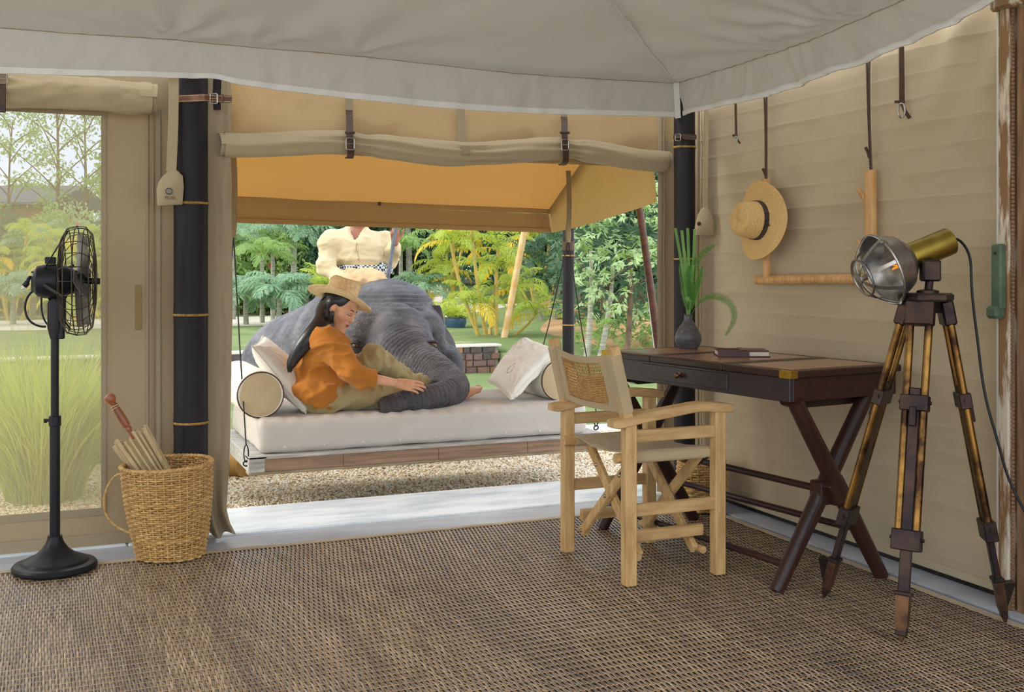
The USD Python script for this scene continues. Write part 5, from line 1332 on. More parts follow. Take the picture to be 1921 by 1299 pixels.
for nm_, val in (('trunk_tone', np.clip(ontr * 1.8, 0, 1) * np.clip((tl - .30) / .35, 0, 1)), ('trunk_ring', np.where(ontr > 0, np.clip(ontr * 2, 0, 1) * np.abs(np.sin(np.pi * sl / .030 + 2.2 * fb(v, 8, 2))) ** .6, 0))):
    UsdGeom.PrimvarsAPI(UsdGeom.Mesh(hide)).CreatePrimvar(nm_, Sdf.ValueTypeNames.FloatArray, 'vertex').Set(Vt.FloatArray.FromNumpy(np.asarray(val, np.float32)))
for sgn, c, a in ((1, E(806, 600, 7.22), 1), (-1, E(640, 640, 7.5), -1)):
    nu, nv_ = 20, 24; u, w = np.linspace(0, 1, nu), np.linspace(0, 1, nv_); U, W = np.meshgrid(u, w, indexing='ij')
    wid = .19 * np.sin(np.pi * (W * .93 + .02)) ** .8
    P = c + A([0, 0, .10]) + U[..., None] * wid[..., None] * A([.66 * a, .50, -.22]) + W[..., None] * A([.10 * a, -.02, -.40]) + (.03 * np.sin(U * 5 + W * 4) + .035 * np.sin(np.pi * U))[..., None] * A([a, -.3, 0])
    part(ele, 'ear', sheet(P, .014), M_ear, 60, label='dark thin ear')
M_eye = mat('elephant_eye', lin(96, 60, 32), lin(60, 36, 20), rough=.08, sc=60, coat=1.0); M_pup = mat('pupil', lin(8, 7, 7), rough=.08, coat=1.0)
for c in EYES:
    e = part(ele, 'eye', sphere(c, .024, 3), M_eye, True)
    part(e, 'pupil', sphere(c - FW * .016 - A([0, 0, .002]), .0105, 2), M_pup, True)
    for s, o in ((1, .012), (-1, -.013)):
        part(e, 'eyelid', tube([c + RT * .030 * math.cos(q) - FW * (.020 * math.sin(q)) + UP * (o + s * .010 * math.sin(q)) for q in np.linspace(.1, 3.04, 14)], [.003] + [.0085] * 12 + [.003], 8), M_ear, True)

# ================================================================ PEOPLE
def hand(w, d, n, side, curl=(.15, .2, .2, .25), spread=.12, s=1.0, thumb=(.6, .35)):
    """cones for a hand: w wrist, d towards the fingers, n out of the back of the hand, side +1: thumb at n x d"""
    d = A(d, float) / np.linalg.norm(d); n = A(n, float); n = n - d * (n @ d); n /= np.linalg.norm(n); a = np.cross(n, d) * side
    w = A(w, float); P = []
    kn = [w + s * (d * L + a * o - n * .003) for L, o in ((.086, .026), (.091, .008), (.086, -.010), (.077, -.027))]
    for q in kn: P.append(('c', w + s * (d * .012 + (q - w - d * ((q - w) @ d)) * .45), q, .0145 * s, .0105 * s, .010))
    P.append(('c', w - d * .03, w + d * .02 * s, .0205 * s, .019 * s, .012))
    for i, (q, L, r) in enumerate(zip(kn, (.070, .078, .073, .058), (.0088, .009, .0086, .0076))):
        ang = spread * (1.5 - i) / 1.5; dd = d * math.cos(ang) + a * math.sin(ang); p = q
        for j, fr in enumerate((.46, .30, .24)):
            b = curl[i] * (1 + .8 * j); dn = dd * math.cos(b * (1 + j * .9)) - n * math.sin(b * (1 + j * .9)) if True else dd
            e = p + s * L * fr * dn; P.append(('c', p, e, r * s * (1 - .08 * j), r * s * (.92 - .10 * j), .003)); p = e
    t0 = w + s * (d * .022 + a * .020 - n * .006); td = d * math.cos(thumb[0]) + a * math.sin(thumb[0]) - n * .25; td /= np.linalg.norm(td)
    t1 = t0 + s * .040 * td; td2 = td * math.cos(thumb[1]) + d * math.sin(thumb[1]) * .8 - n * .2; td2 /= np.linalg.norm(td2)
    t2 = t1 + s * .030 * td2; t3 = t2 + s * .024 * (td2 * .9 + d * .25)
    P += [('c', t0, t1, .0150 * s, .0105 * s, .008), ('c', t1, t2, .0100 * s, .0092 * s, .003), ('c', t2, t3, .0092 * s, .0075 * s, .003)]
    return P


def head(c, fx, uz, s=1.0):
    """cones and ellipsoids of a head: c centre, fx where the face looks, uz up"""
    fx = A(fx, float) / np.linalg.norm(fx); uz = A(uz, float); uz = uz - fx * (uz @ fx); uz /= np.linalg.norm(uz); ly = np.cross(uz, fx); R = np.stack([fx, ly, uz])
    q = lambda x, y, z: c + s * (x * fx + y * ly + z * uz)
    P = [('e', q(-.012, 0, .028), A([.094, .075, .088]) * s, R), ('e', q(.022, 0, -.035), A([.064, .058, .080]) * s, R, .03), ('e', q(.052, 0, -.088), A([.026, .026, .020]) * s, R, .025),
         ('c', q(.078, 0, .012), q(.099, 0, -.026), .0075 * s, .0105 * s, .010), ('e', q(.092, 0, -.030), A([.012, .015, .008]) * s, R, .006), ('e', q(.080, 0, -.057), A([.013, .020, .007]) * s, R, .006), ('e', q(.077, 0, -.068), A([.012, .017, .007]) * s, R, .006)]
    for y in (-1, 1):
        P += [('e', q(.052, .040 * y, -.030), A([.026, .022, .024]) * s, R, .02), ('e', q(.074, .030 * y, .016), A([.014, .022, .010]) * s, R, .012), ('e', q(.079, .031 * y, .000), A([.011, .015, .008]) * s, R, -.008), ('e', q(.066, .031 * y, -.001), A([.014, .015, .012]) * s, R, .004),
              ('e', q(-.010, .078 * y, -.012), A([.020, .008, .032]) * s, R, .006)]
    return P, q, (fx, ly, uz)


M_skin = mat('woman_skin', lin(220, 166, 130), lin(206, 150, 114), rough=.45, sc=14)
M_skin2 = mat('rider_skin', lin(152, 98, 70), lin(132, 82, 58), rough=.45, sc=14)
M_hair = usdkit.material(stage, '/World/Looks/black_hair', {'p': ('principled_bsdf', {'base_color': lin(20, 17, 18), 'roughness': .34, 'specular_ior_level': .6})}, [], surface='p.BSDF')
M_shirt = canvas('ochre_shirt', lin(192, 122, 46), trans=.06, var=.88, bump=.15)
M_pants = canvas('khaki_trousers', lin(172, 154, 108), var=.88)
M_lip = mat('lips', lin(168, 84, 78), rough=.4); M_brow = mat('brow_hair', lin(40, 28, 24), rough=.7); M_nail = mat('nails', lin(232, 196, 176), rough=.25)

def W(px, py, Y): return at(px, py, Y=Y)
J = dict(pel=W(600, 752, 6.0), wai=W(600, 718, 6.0), che=W(607, 668, 5.99), nec=W(627, 622, 5.985), sR=W(612, 641, 5.855), eR=W(663, 704, 5.745), wR=W(742, 719, 5.775), sL=W(624, 634, 6.12), eL=W(634, 712, 6.26), wL=W(698, 657, 6.15),
         hR=W(602, 762, 5.90), kR=W(728, 770, 5.985), aR=W(868, 753, 6.13), hL=W(612, 757, 6.10), kL=W(702, 672, 6.06), aL=W(806, 744, 6.28))
for k in ('kR',): J[k][2] = MZ + .062
J['aR'][2] = MZ + .040; J['pel'][2] = MZ + .095; J['hR'][2] = J['hL'][2] = MZ + .085; J['aL'][2] = MZ + .045
hd, hq, (hf, hl, hu) = head(W(640, 578, 5.985), RT * .80 - UP * .50 - FW * .28, RT * .50 + UP * .82, 1.0)
fR = J['aR'] + RT * .10 + UP * .006; 
hR_ = hand(J['wR'], RT * .97 - UP * .14 + FW * .06, UP * .62 - FW * .78, 1, (.10, .08, .08, .10), .10, 1.0, (.35, .2))
hL_ = hand(J['wL'], RT * .80 - UP * .40 - FW * .45, UP * .75 + RT * .5, -1, (.30, .32, .34, .36), .12, .95, (.5, .3))
skin = hd + [('c', J['nec'] - UP * .02, W(634, 604, 5.985), .052, .046, .03), ('c', J['pel'], J['che'], .085, .09), ('e', J['che'], A([.10, .145, .11]), np.stack([RT, FW, UP])), ('c', J['sR'], J['eR'], .040, .034), ('c', J['eR'], J['wR'], .036, .0225, .02), ('c', J['sL'], J['eL'], .040, .034), ('c', J['eL'], J['wL'], .034, .0225, .02),
              ('c', J['hR'], J['kR'], .055, .040), ('c', J['kR'], J['aR'], .036, .026), ('c', J['hL'], J['kL'], .055, .04), ('c', J['kL'], J['aL'], .036, .026), ('c', J['sR'], J['sL'], .05, .05)]
def foot(a, d, u, s=1.0):
    d = A(d, float) / np.linalg.norm(d); l = np.cross(u, d); l /= np.linalg.norm(l); u = np.cross(d, l)
    P = [('c', a - d * .03 - u * .012, a + d * .05 - u * .006, .030, .028, .02), ('c', a + d * .04 - u * .004, a + d * .125 + l * .012 - u * .014, .027, .019, .02), ('c', a + d * .04, a + d * .115 - l * .022 - u * .016, .025, .016, .02)]
    for k, (o, L, r) in enumerate(((.026, .165, .0125), (.008, .166, .0095), (-.006, .158, .009), (-.018, .149, .0085), (-.029, .138, .0082))): P.append(('c', a + d * .118 + l * o * .9 - u * .014, a + d * L + l * o - u * .008, r, r * .85, .004))
    return P


skin += foot(J['aR'], RT * .62 + FW * .70 + UP * .22, UP * .9 - RT * .25 - FW * .3) + foot(J['aL'], RT * .9 + FW * .3 - UP * .1, UP)
wb = J['pel'].copy(); wb[2] = MZ
wom = thing('person', 'woman in ochre shirt and khaki trousers sitting on the swing bed stroking the trunk', 'person', wb)
body = blob(skin, .0105, k=.02, fine=1)
hands = [blob(h, .0042, k=.006) for h in (hR_, hL_)]
part(wom, 'body', join([body] + hands), M_skin, True)
# nails
for h in (hR_,):
    for p in [q for q in h if q[0] == 'c'][5:]: pass
RB = np.stack([RT, FW, UP])
HN = RT * .42 + UP * .91
sh = [('c', J['pel'] - RT * .022 + UP * .005, J['wai'], .160, .134, .04), ('e', J['pel'] + UP * .012, A([.158, .205, .112]), RB, .03), ('c', J['wai'], J['che'], .128, .125, .04), ('e', J['che'] + UP * .012, A([.112, .160, .125]), RB, .04), ('c', J['sR'], J['sL'], .066, .058, .04), ('c', J['nec'] - UP * .055, J['nec'] - UP * .022 - RT * .01, .066, .054, .04), ('c', J['sR'], J['eR'] * .9 + J['sR'] * .1, .070, .066, .02), ('c', J['eR'] * .9 + J['sR'] * .1, J['eR'] * .80 + J['wR'] * .20, .064, .056, .02), ('c', J['sL'], J['eL'], .054, .050, .02), ('c', J['eL'], J['eL'] * .5 + J['wL'] * .5, .055, .045, .02)]
shm = blob(sh, .014, lambda p, D: np.maximum(D, -.036 - (p - J['pel']) @ HN), k=.04, fine=1)
v, f = shm; n = vnormals(shm)
ad_ = (J['eR'] - J['sR']) / np.linalg.norm(J['eR'] - J['sR'])
fold = .026 * (ridge(v @ np.stack([RT, FW, UP]).T, (5, 7, 9), 3) - .55) - .022 * (np.abs(fb(v, 6, 2, 4)) - .1) + .016 * fb(np.stack([v @ ad_ * 2, v @ np.cross(ad_, FW) * 14, v[:, 1] * 6], 1), 1, 3, 8) + .008 * fb(v, 22, 2)
shirt = part(wom, 'shirt', (v + n * fold[:, None], f), M_shirt, True, label='ochre long sleeved shirt')
cd = (J['wR'] - J['eR']) / np.linalg.norm(J['wR'] - J['eR'])
part(shirt, 'cuff', rough(lathe([(.040, -.005), (.054, 0), (.052, .075), (.044, .080), (.038, .06)], 28, J['eR'] + cd * .045, cd), (.004, (30, 30, 30), 1)), M_shirt, 50)
ck = W(634, 606, 5.985)
part(shirt, 'collar', sheet(np.stack([[J['nec'] + A([.056 * math.cos(q) - .008, .060 * math.sin(q), -.006 - .014 * math.cos(q)]) + (UP * .026 * (1 - .75 * max(0, math.cos(q)))) * h + A([.010 * math.cos(q), .010 * math.sin(q), 0]) * (1 - h) for h in (0, .5, 1)] for q in np.linspace(.5, 5.8, 30)]), .004), M_shirt, 60)
pn = [('e', J['pel'] + UP * .005, A([.145, .165, .10]), RB, .04), ('c', J['hR'], J['kR'], .088, .066, .04), ('c', J['kR'], J['aR'] * .86 + J['kR'] * .14, .062, .050, .03), ('c', J['hL'], J['kL'], .088, .066, .04), ('c', J['kL'], J['aL'] * .84 + J['kL'] * .16, .060, .052, .03), ('c', J['pel'], J['wai'] - UP * .01, .13, .118, .03)]
pm_ = blob(pn, .014, lambda p, D: np.maximum(np.maximum(D, MZ + .002 - p[:, 2]), np.where((p - J['pel']) @ RT < .05, (p - J['pel']) @ HN - .05, -1)), k=.04, fine=1)
v, f = pm_; n = vnormals(pm_)
fold = .024 * (ridge(v @ np.stack([RT * .8 + UP * .6, FW, UP * .8 - RT * .6]).T, (11, 8, 5), 13) - .5) + .006 * fb(v, 24, 2) + .010 * fb(v * A([2.5, 1, .6]), 9, 2, 5)
v = v + n * fold[:, None]; v[:, 2] = np.maximum(v[:, 2], MZ + .002)
part(wom, 'trousers', (v, f), M_pants, True, label='khaki trousers')
lipm = [('e', hq(.0925, 0, -.0575), A([.006, .020, .005]), np.stack([hf, hl, hu])), ('e', hq(.0895, 0, -.0675), A([.006, .016, .0055]), np.stack([hf, hl, hu]))]
part(wom, 'lips', blob(lipm, .003, k=.003), M_lip, True)
for y in (-1, 1):
    part(wom, 'eyebrow', tube([hq(.086 - .010 * t, y * (.014 + .036 * t), .020 + .006 * math.sin(t * 2.6)) for t in np.linspace(0, 1, 8)], [.0018, .0026, .003, .003, .0028, .0024, .002, .001], 6), M_brow)
    part(wom, 'eyelashes', tube([hq(.0835 - .006 * t - .006 * t * t, y * (.018 + .028 * t), -.0035 - .003 * math.sin(t * 3.1)) for t in np.linspace(0, 1, 9)], .0017, 6), M_brow)
hairp = [('e', hq(-.026, 0, .036), A([.094, .086, .092]), np.stack([hf, hl, hu])), ('c', hq(-.055, .02, -.01), hq(-.075, .03, -.09), .075, .062, .03), ('c', hq(-.03, -.062, .00), hq(-.052, -.060, -.085), .034, .040, .03)]
hp_ = [hq(-.06, -.02, -.06), W(602, 612, 5.93), W(579, 636, 5.90), W(557, 664, 5.91), W(543, 692, 5.93)]
hp_ = spl(hp_, 14)
hairp += [('c', hp_[i], hp_[i + 1], np.interp(i, [0, 5, 9, 13], [.064, .047, .033, .014]), np.interp(i + 1, [0, 5, 9, 13], [.064, .047, .033, .014]), .03) for i in range(13)]
hairp += [('e', hq(.100, 0, -.06), A([.105, .09, .115]), np.stack([hf, hl, hu]), -.012), ('e', hq(.02, -.115, -.03), A([.05, .055, .06]), np.stack([hf, hl, hu]), -.012)]
hm = blob(hairp, .010, k=.025, fine=1)
hs = np.random.default_rng(5); strands = []
for k in range(150):
    q = hs.uniform(-1, 1); e = hs.uniform(-1, 1)
    st_ = [hq(.02 - .03 * abs(q), .05 * q, .112 - .012 * abs(q)), hq(-.06, .070 * q, .07), hq(-.10, .062 * q, -.02)] if k % 3 else [hq(.010, -.066, .06 + .01 * q), hq(-.035, -.090 - .004 * q, .01), hq(-.070, -.084, -.06)]
    g_ = A([e * .8, q * .9, hs.uniform(-1, 1) * .5])
    for t, i in ((.35, 4), (.65, 8), (.85, 11), (1.03, 13)):
        r = np.interp(i, [0, 5, 9, 13], [.068, .050, .035, .012]); st_.append(hp_[i] + g_ / max(1, np.linalg.norm(g_)) * r + (A([0, 0, -.02]) * hs.uniform(0, 1) if i == 13 else 0))
    strands.append(tube(spl(st_, 22), np.r_[np.full(20, .0032), .002, .0008], 5))
part(wom, 'hair', join([hm] + strands), M_hair, True, label='long straight black hair')
hat2, B, fr2 = hat('sun_hat', 'straw hat worn by the woman on the swing bed', W(637, 563, 5.985), UP * .90 + RT * .28 + FW * .30, RT, .178, .086, .118, lambda g: .018 * np.sin(g) ** 2 - .006 * np.cos(g), mat('pale_straw', lin(236, 212, 164), lin(210, 180, 126), rough=.7, sc=70, det=4, bump=.15, bs=300, bd=.001), e=1.06, tip=.84)
part(hat2, 'hat_band', sheet(B * 1.0, .003), mat('straw_band', lin(206, 174, 112), lin(150, 116, 66), rough=.7, sc=90), 60)

# --- the rider
def R_(px, py, Y): return at(px, py, Y=Y)
Q = dict(pel=R_(684, 524, 8.02), wai=R_(682, 503, 8.02), che=R_(670, 468, 8.0), nec=R_(671, 432, 8.02), sR=R_(618, 454, 8.02), eR=R_(612, 500, 7.98), wR=R_(648, 531, 7.78), sL=R_(718, 456, 8.02), eL=R_(731, 489, 7.96), wL=R_(741, 457, 7.80), kR=R_(636, 548, 7.62), kL=R_(704, 531, 7.68), aR=R_(620, 600, 7.75), aL=R_(815, 610, 7.75))
hd2, rq, (rf, rl_, ru) = head(R_(674, 398, 7.99), -FW * .95 - UP * .25 + RT * .1, UP, 1.0)
hA = hand(Q['wL'], UP * .9 + RT * .06 - FW * .3, RT * .35 - FW * .8 + UP * .1, -1, (1.0, 1.05, 1.05, 1.1), .04, 1.0, (.9, .7))
hB = hand(Q['wR'], RT * .8 - UP * .4 - FW * .4, UP * .9, 1, (.25, .25, .3, .3), .1, 1.0)
sk2 = hd2 + [('c', Q['nec'] - UP * .02, rq(-.01, 0, -.08), .062, .056, .03), ('c', Q['pel'], Q['che'], .10, .11), ('c', Q['sR'], Q['sL'], .06, .06), ('c', Q['che'], Q['nec'], .12, .08), ('c', Q['sR'], Q['eR'], .044, .038), ('c', Q['eR'], Q['wR'], .036, .026), ('c', Q['sL'], Q['eL'], .044, .036), ('c', Q['eL'], Q['wL'], .036, .026), ('c', Q['pel'] - RT * .08, Q['kR'], .07, .05), ('c', Q['pel'] + RT * .06, Q['kL'], .07, .05), ('c', Q['kR'], Q['aR'], .045, .035), ('c', Q['kL'], Q['aL'], .045, .035)]
rb_ = Q['pel'].copy(); rb_[2] -= .13
man = thing('person', 'elephant rider in a cream shirt with a checked sash, head hidden by the awning', 'person', rb_)
part(man, 'body', join([blob(sk2, .013, k=.02, fine=1), blob(hA, .0045, k=.006), blob(hB, .0045, k=.006)]), M_skin2, True)
M_cream = canvas('cream_shirt', lin(208, 192, 154), var=.93, bump=.15); M_buff = canvas('buff_trousers', lin(204, 172, 130), var=.92)
s2 = [('c', Q['wai'] + UP * .0, Q['wai'] + UP * .03, .150, .150, .05), ('e', Q['wai'] * .5 + Q['che'] * .5, A([.19, .14, .16]), None, .05), ('e', Q['che'], A([.19, .135, .15]), None, .05), ('c', Q['sR'], Q['sL'], .082, .082, .05), ('c', Q['nec'] - UP * .06, Q['nec'] - UP * .02, .11, .075, .05), ('c', Q['sR'], Q['eR'], .074, .062, .03), ('c', Q['eR'], Q['wR'] * .9 + Q['eR'] * .1, .068, .046, .03), ('c', Q['sL'], Q['eL'], .074, .058, .03), ('c', Q['eL'], Q['wL'] * .75 + Q['eL'] * .25, .054, .046, .03),
      ('c', Q['nec'] + UP * .02 - FW * .10, Q['nec'] - UP * .095 - FW * .125, .072, .014, -.012)]
m2 = blob(s2, .017, k=.05, fine=1); v, f = m2; n = vnormals(m2)
fold = .020 * (ridge(v, (6, 6, 7), 21) - .6) + .012 * fb(v * A([1, 1, 2.2]), 14, 2, 2)
st2 = part(man, 'shirt', (v + n * fold[:, None], f), M_cream, True, label='cream shirt with a V neck')
tm = trimesh.Trimesh(v + n * fold[:, None], f, process=False); kv = cKDTree(np.stack([tm.vertices @ RT, tm.vertices[:, 2]], 1))
def front(px, py):
    p = R_(px, py, 7.85); w_ = np.stack([tm.vertices @ RT, tm.vertices[:, 2]], 1); i_ = np.nonzero(np.hypot(w_[:, 0] - p @ RT * 1.02 * 0 - p @ RT, w_[:, 1] - p[2]) < .02)[0]
    return tm.vertices[i_[np.argmin(tm.vertices[i_] @ FW)]] - FW * .004 if len(i_) else p
part(st2, 'placket', tube(spl([front(672, 453), front(673, 466), front(674, 478), front(676, 492)], 16), .0022, 6), mat('shirt_seam', lin(150, 128, 92), rough=.8))
for y in (458, 470, 482): part(st2, 'button', sphere(front(675, y), .0055, 1), M_bolst)
p2 = [('e', Q['pel'], A([.18, .16, .10]), None, .05), ('c', Q['pel'], R_(682, 532, 7.74), .13, .10, .08), ('c', Q['pel'] - RT * .08, Q['kR'], .105, .085, .05), ('c', Q['pel'] + RT * .06, Q['kL'], .100, .072, .05), ('c', Q['kR'], Q['aR'], .08, .07, .03), ('c', Q['kL'], Q['aL'], .07, .06, .03)]
m2 = blob(p2, .017, k=.05, fine=1); v, f = m2; n = vnormals(m2)
part(man, 'trousers', (v + n * (.020 * (ridge(v, (9, 9, 6), 31) - .5))[:, None], f), M_buff, True, label='buff trousers')
M_check = usdkit.material(stage, '/World/Looks/checked_cloth', {'g': ('geometry', {}), 'c': ('checker_texture', {'scale': 62.0, 'color1': lin(22, 26, 34), 'color2': lin(206, 214, 216)}), 'p': ('principled_bsdf', {'roughness': .8})}, [('g.position', 'c.vector'), ('c.color', 'p.base_color')], surface='p.BSDF')
sa = []
for q in np.linspace(0, 6.2832, 49):
    c = Q['wai'] + A([.0, 0, -.006]) + RT * (.212 * math.cos(q)) + FW * .204 * math.sin(q) + UP * (-.012 * math.cos(q) * 0 - .010 * math.sin(q) * 0)
    sa.append([c + UP * (-.034 + .004 * math.sin(q * 5)), c + (RT * math.cos(q) + FW * math.sin(q)) * .012, c + UP * .024])
part(man, 'sash', sheet(A(sa), .006), M_check, 60, label='black and white checked sash')
kn = R_(716, 503, 7.88)
part(man, 'sash_knot', rough(sphere(kn, .040, 3, (1, .8, 1.1)), (.006, (40, 40, 10), 3)), M_check, True)
tl_ = spl([kn - UP * .03, R_(717, 516, 7.84), R_(727, 528, 7.82)], 12)
part(man, 'sash_tail', sheet(np.stack([tl_ - RT * np.linspace(.008, .03, 12)[:, None], tl_ - FW * .008, tl_ + RT * np.linspace(.008, .03, 12)[:, None]], 1), .004), M_check, 60)
part(man, 'hair', blob([('e', rq(-.022, 0, .042), A([.092, .080, .084]), np.stack([rf, rl_, ru])), ('e', rq(.10, 0, -.04), A([.10, .09, .12]), np.stack([rf, rl_, ru]), -.012)], .012, k=.02, fine=1), M_hair, True)
for y in (-1, 1):
    part(man, 'eye', sphere(rq(.074, .031 * y, .0), .0105, 2), M_pup, True)
    part(man, 'eyebrow', tube([rq(.088 - .012 * t, y * (.014 + .036 * t), .022) for t in np.linspace(0, 1, 6)], .003, 6), M_brow)
g0, g1 = R_(744, 418, 7.775), R_(728, 519, 7.775)
solo('elephant_goad', tube([g0 + (g0 - g1) * .35, g1 + (g1 - g0) * .1], [.0135, .0150], 14), mat('grey_cane', lin(104, 110, 118), lin(80, 86, 94), rough=.45, sc=20), 'grey cane stick held upright by the elephant rider', 'stick')
# ================================================================ OUTDOORS
GZ, UZ = -.2, .15
def sstep(x, a, b): t = np.clip((x - a) / (b - a), 0, 1); return t * t * (3 - 2 * t)


WALLX, WALLY = 5.28, 13.0
M_lawn = mat('lawn', lin(96, 118, 64), lin(124, 136, 82), rough=.95, sc=1.6, det=10, bump=.6, bs=60, bd=.02, lo=.38, hi=.62, third=(.70, lin(180, 158, 112)))
M_soil = mat('orange_soil', lin(190, 150, 106), lin(152, 120, 80), rough=.95, sc=1.4, det=10, bump=.5, bs=40, bd=.02)
M_road = mat('pale_concrete', lin(222, 214, 200), lin(200, 192, 178), rough=.9, sc=2)
M_gravb = mat('gravel_base', lin(226, 208, 176), lin(186, 162, 128), rough=.95, sc=70, det=4)
M_dirt = mat('leaf_litter', lin(98, 96, 62), lin(74, 76, 48), rough=.95, sc=1.2, det=8)
gx = np.unique(np.r_[np.linspace(-40, -6, 18), np.linspace(-6, WALLX, 40), [WALLX, WALLX + .02], np.linspace(WALLX + .02, 16, 50), np.linspace(16, 45, 16)])
gy = np.unique(np.r_[np.linspace(8.15, WALLY, 20), [WALLY, WALLY + .02], np.linspace(WALLY + .02, 24, 40), np.linspace(24, 90, 20)])
GX, GY = np.meshgrid(gx, gy, indexing='ij')
def ground(X, Y):
    X, Y = A(X, float), A(Y, float)
    zl_ = np.where(Y > WALLY + .01, UZ, GZ)
    zr_ = GZ + (UZ - GZ) * sstep(Y, 10.0, 14.5)
    z = np.where(X <= WALLX + .001, zl_, zr_)
    return z + .55 * sstep(X + .25 * (Y - 12), 7.2, 12) + .03 * meshkit.noise(np.stack([X * .6, Y * .6, 0 * X], -1)) * sstep(Y, 14, 16)
lawn = solo('lawn', sheet(np.stack([GX, GY, ground(GX, GY)], -1), .04), M_lawn, 'green lawn in two levels beyond the swing bed', 'lawn', kind='structure', smooth=50)
sx_, sy_ = np.meshgrid(np.linspace(0, 1, 30), np.linspace(0, 1, 40), indexing='ij')
def patch_ground(name, label, P, M, off=.012):
    P = A(P, float); Z = ground(P[..., 0], P[..., 1]) + off
    return solo(name, sheet(np.concatenate([P, Z[..., None]], -1), .02), M, label, 'ground', kind='structure', smooth=60)
cy = 17.5 + sy_ * 0
px_ = 6.6 + sy_ * 2.6 + (sx_ - .5) * (1.0 + 1.5 * sy_) + .3 * np.sin(sy_ * 9); py_ = 11.2 + sy_ * 7 + .2 * np.sin(sx_ * 7)
patch_ground('soil_path', 'orange bare soil bank winding up the lawn on the right', np.stack([px_, py_], -1), M_soil)
patch_ground('road', 'pale concrete drive crossing behind the lawn', np.stack([-30 + sx_ * 39, 18.6 + sy_ * 3.4 + 0 * sx_], -1), M_road)
patch_ground('shrub_bed', 'dark planted ground under the trees beyond the drive', np.stack([-38 + sx_ * 80, 22.6 + sy_ * 60 + 0 * sx_], -1), M_dirt)
solo('gravel_base', cbox((-12, 5.295, -.34), (14, 8.0, GZ - .004), .002), M_gravb, 'pale gravel yard in front of the tent', 'ground', kind='structure')
solo('tent_surround', cbox((-40, -40, -.5), (45, 8.0, -.34), .002), M_gravb, 'pale ground around the tent', 'ground', kind='structure')
kb_ = thing('kerb', 'white concrete kerb between gravel yard and lawn', 'kerb', (1, 8.1, GZ), kind='structure')
for k in range(16): part(kb_, 'kerb_stone', cbox((-8 + k * 1.25, 8.0, GZ - .05), (-8.01 + (k + 1) * 1.25, 8.17, GZ + .035), .012), M_hem)
# pebbles
pr = np.random.default_rng(11)
NP = 52000
pxx_, pyy_ = pr.uniform(-.6, 4.4, NP), 5.30 + 2.65 * pr.uniform(0, 1, NP) ** 1.25
pi_ = UsdGeom.PointInstancer.Define(stage, '/World/gravel')
tag(pi_, 'small cream and tan pebbles covering the yard under the swing bed', 'gravel', None, 'stuff')
PEB = []
for k, c in enumerate((lin(248, 236, 210), lin(232, 208, 168), lin(250, 244, 230), lin(206, 174, 130), lin(140, 124, 106))):
    m = trimesh.creation.icosphere(0); vv = np.array(m.vertices) * A([1, .8, .55]) * (1 + .25 * pr.standard_normal((len(m.vertices), 1)) * .5)
    pm0 = usdkit.mesh(stage, f'/World/gravel/pebble_{k:03d}' if k else '/World/gravel/pebble', (vv, np.array(m.faces)), mat(f'pebble_{k}', c, rough=.8, sc=3), smooth=True)
    PEB.append(pm0.GetPath())
pi_.CreatePrototypesRel().SetTargets(PEB)
pi_.CreateProtoIndicesAttr(Vt.IntArray.FromNumpy(pr.choice(5, NP, p=[.42, .19, .29, .07, .03]).astype(np.int32)))
pi_.CreatePositionsAttr(Vt.Vec3fArray.FromNumpy(np.stack([pxx_, pyy_, GZ + .003 + .006 * pr.uniform(0, 1, NP)], 1).astype(np.float32)))
s_ = pr.uniform(.0055, .0115, NP); pi_.CreateScalesAttr(Vt.Vec3fArray.FromNumpy(np.stack([s_, s_, s_], 1).astype(np.float32)))
an = pr.uniform(0, 2 * np.pi, NP); tl = pr.normal(0, .35, NP)
pi_.CreateOrientationsAttr(Vt.QuathArray([Gf.Quath(float(math.cos(a / 2)), float(math.sin(a / 2) * t), 0.0, float(math.sin(a / 2) * math.sqrt(max(0, 1 - t * t)))) for a, t in zip(an, np.clip(tl, -.9, .9))]))

# brick wall
bwt = thing('brick_wall', 'low rough brick garden wall with pale cap along the lawn', 'wall', (2.2, WALLY, GZ))
MB = [mat(f'wall_brick_{k}', c, tuple(x * .72 for x in c), rough=.85, sc=12, det=6, bump=.4, bd=.006) for k, c in enumerate((lin(138, 104, 88), lin(112, 88, 80), lin(160, 116, 86), lin(92, 80, 78), lin(128, 98, 92)))]
M_mort = mat('mortar', lin(168, 156, 142), lin(140, 128, 114), rough=.95, sc=10)
bl_, bh_ = .138, .080
part(bwt, 'mortar_core', cbox((-3.5, WALLY - .05, GZ - .05), (WALLX - .01, WALLY + .10, UZ + .0), .004), M_mort)
rb = np.random.default_rng(2); nb_ = 0
for r_ in range(4):
    x = WALLX - (r_ % 2) * bl_ / 2
    while x > -3.4:
        w = bl_ * (1 + .16 * rb.standard_normal())
        if nb_ < 262 or True:
            zc_ = GZ + .008 + r_ * .086
            part(bwt, 'brick', cbox((x - w + .010, WALLY - .085 - .012 * rb.uniform(), zc_ + .004 * rb.standard_normal() * .5), (x, WALLY - .03, zc_ + bh_ - .004), .010), MB[rb.integers(5)], False)
            nb_ += 1
        x -= w
part(bwt, 'cap', cbox((-3.5, WALLY - .095, UZ - .008), (WALLX + .02, WALLY + .14, UZ + .022), .008), M_road, label='pale mortar cap')

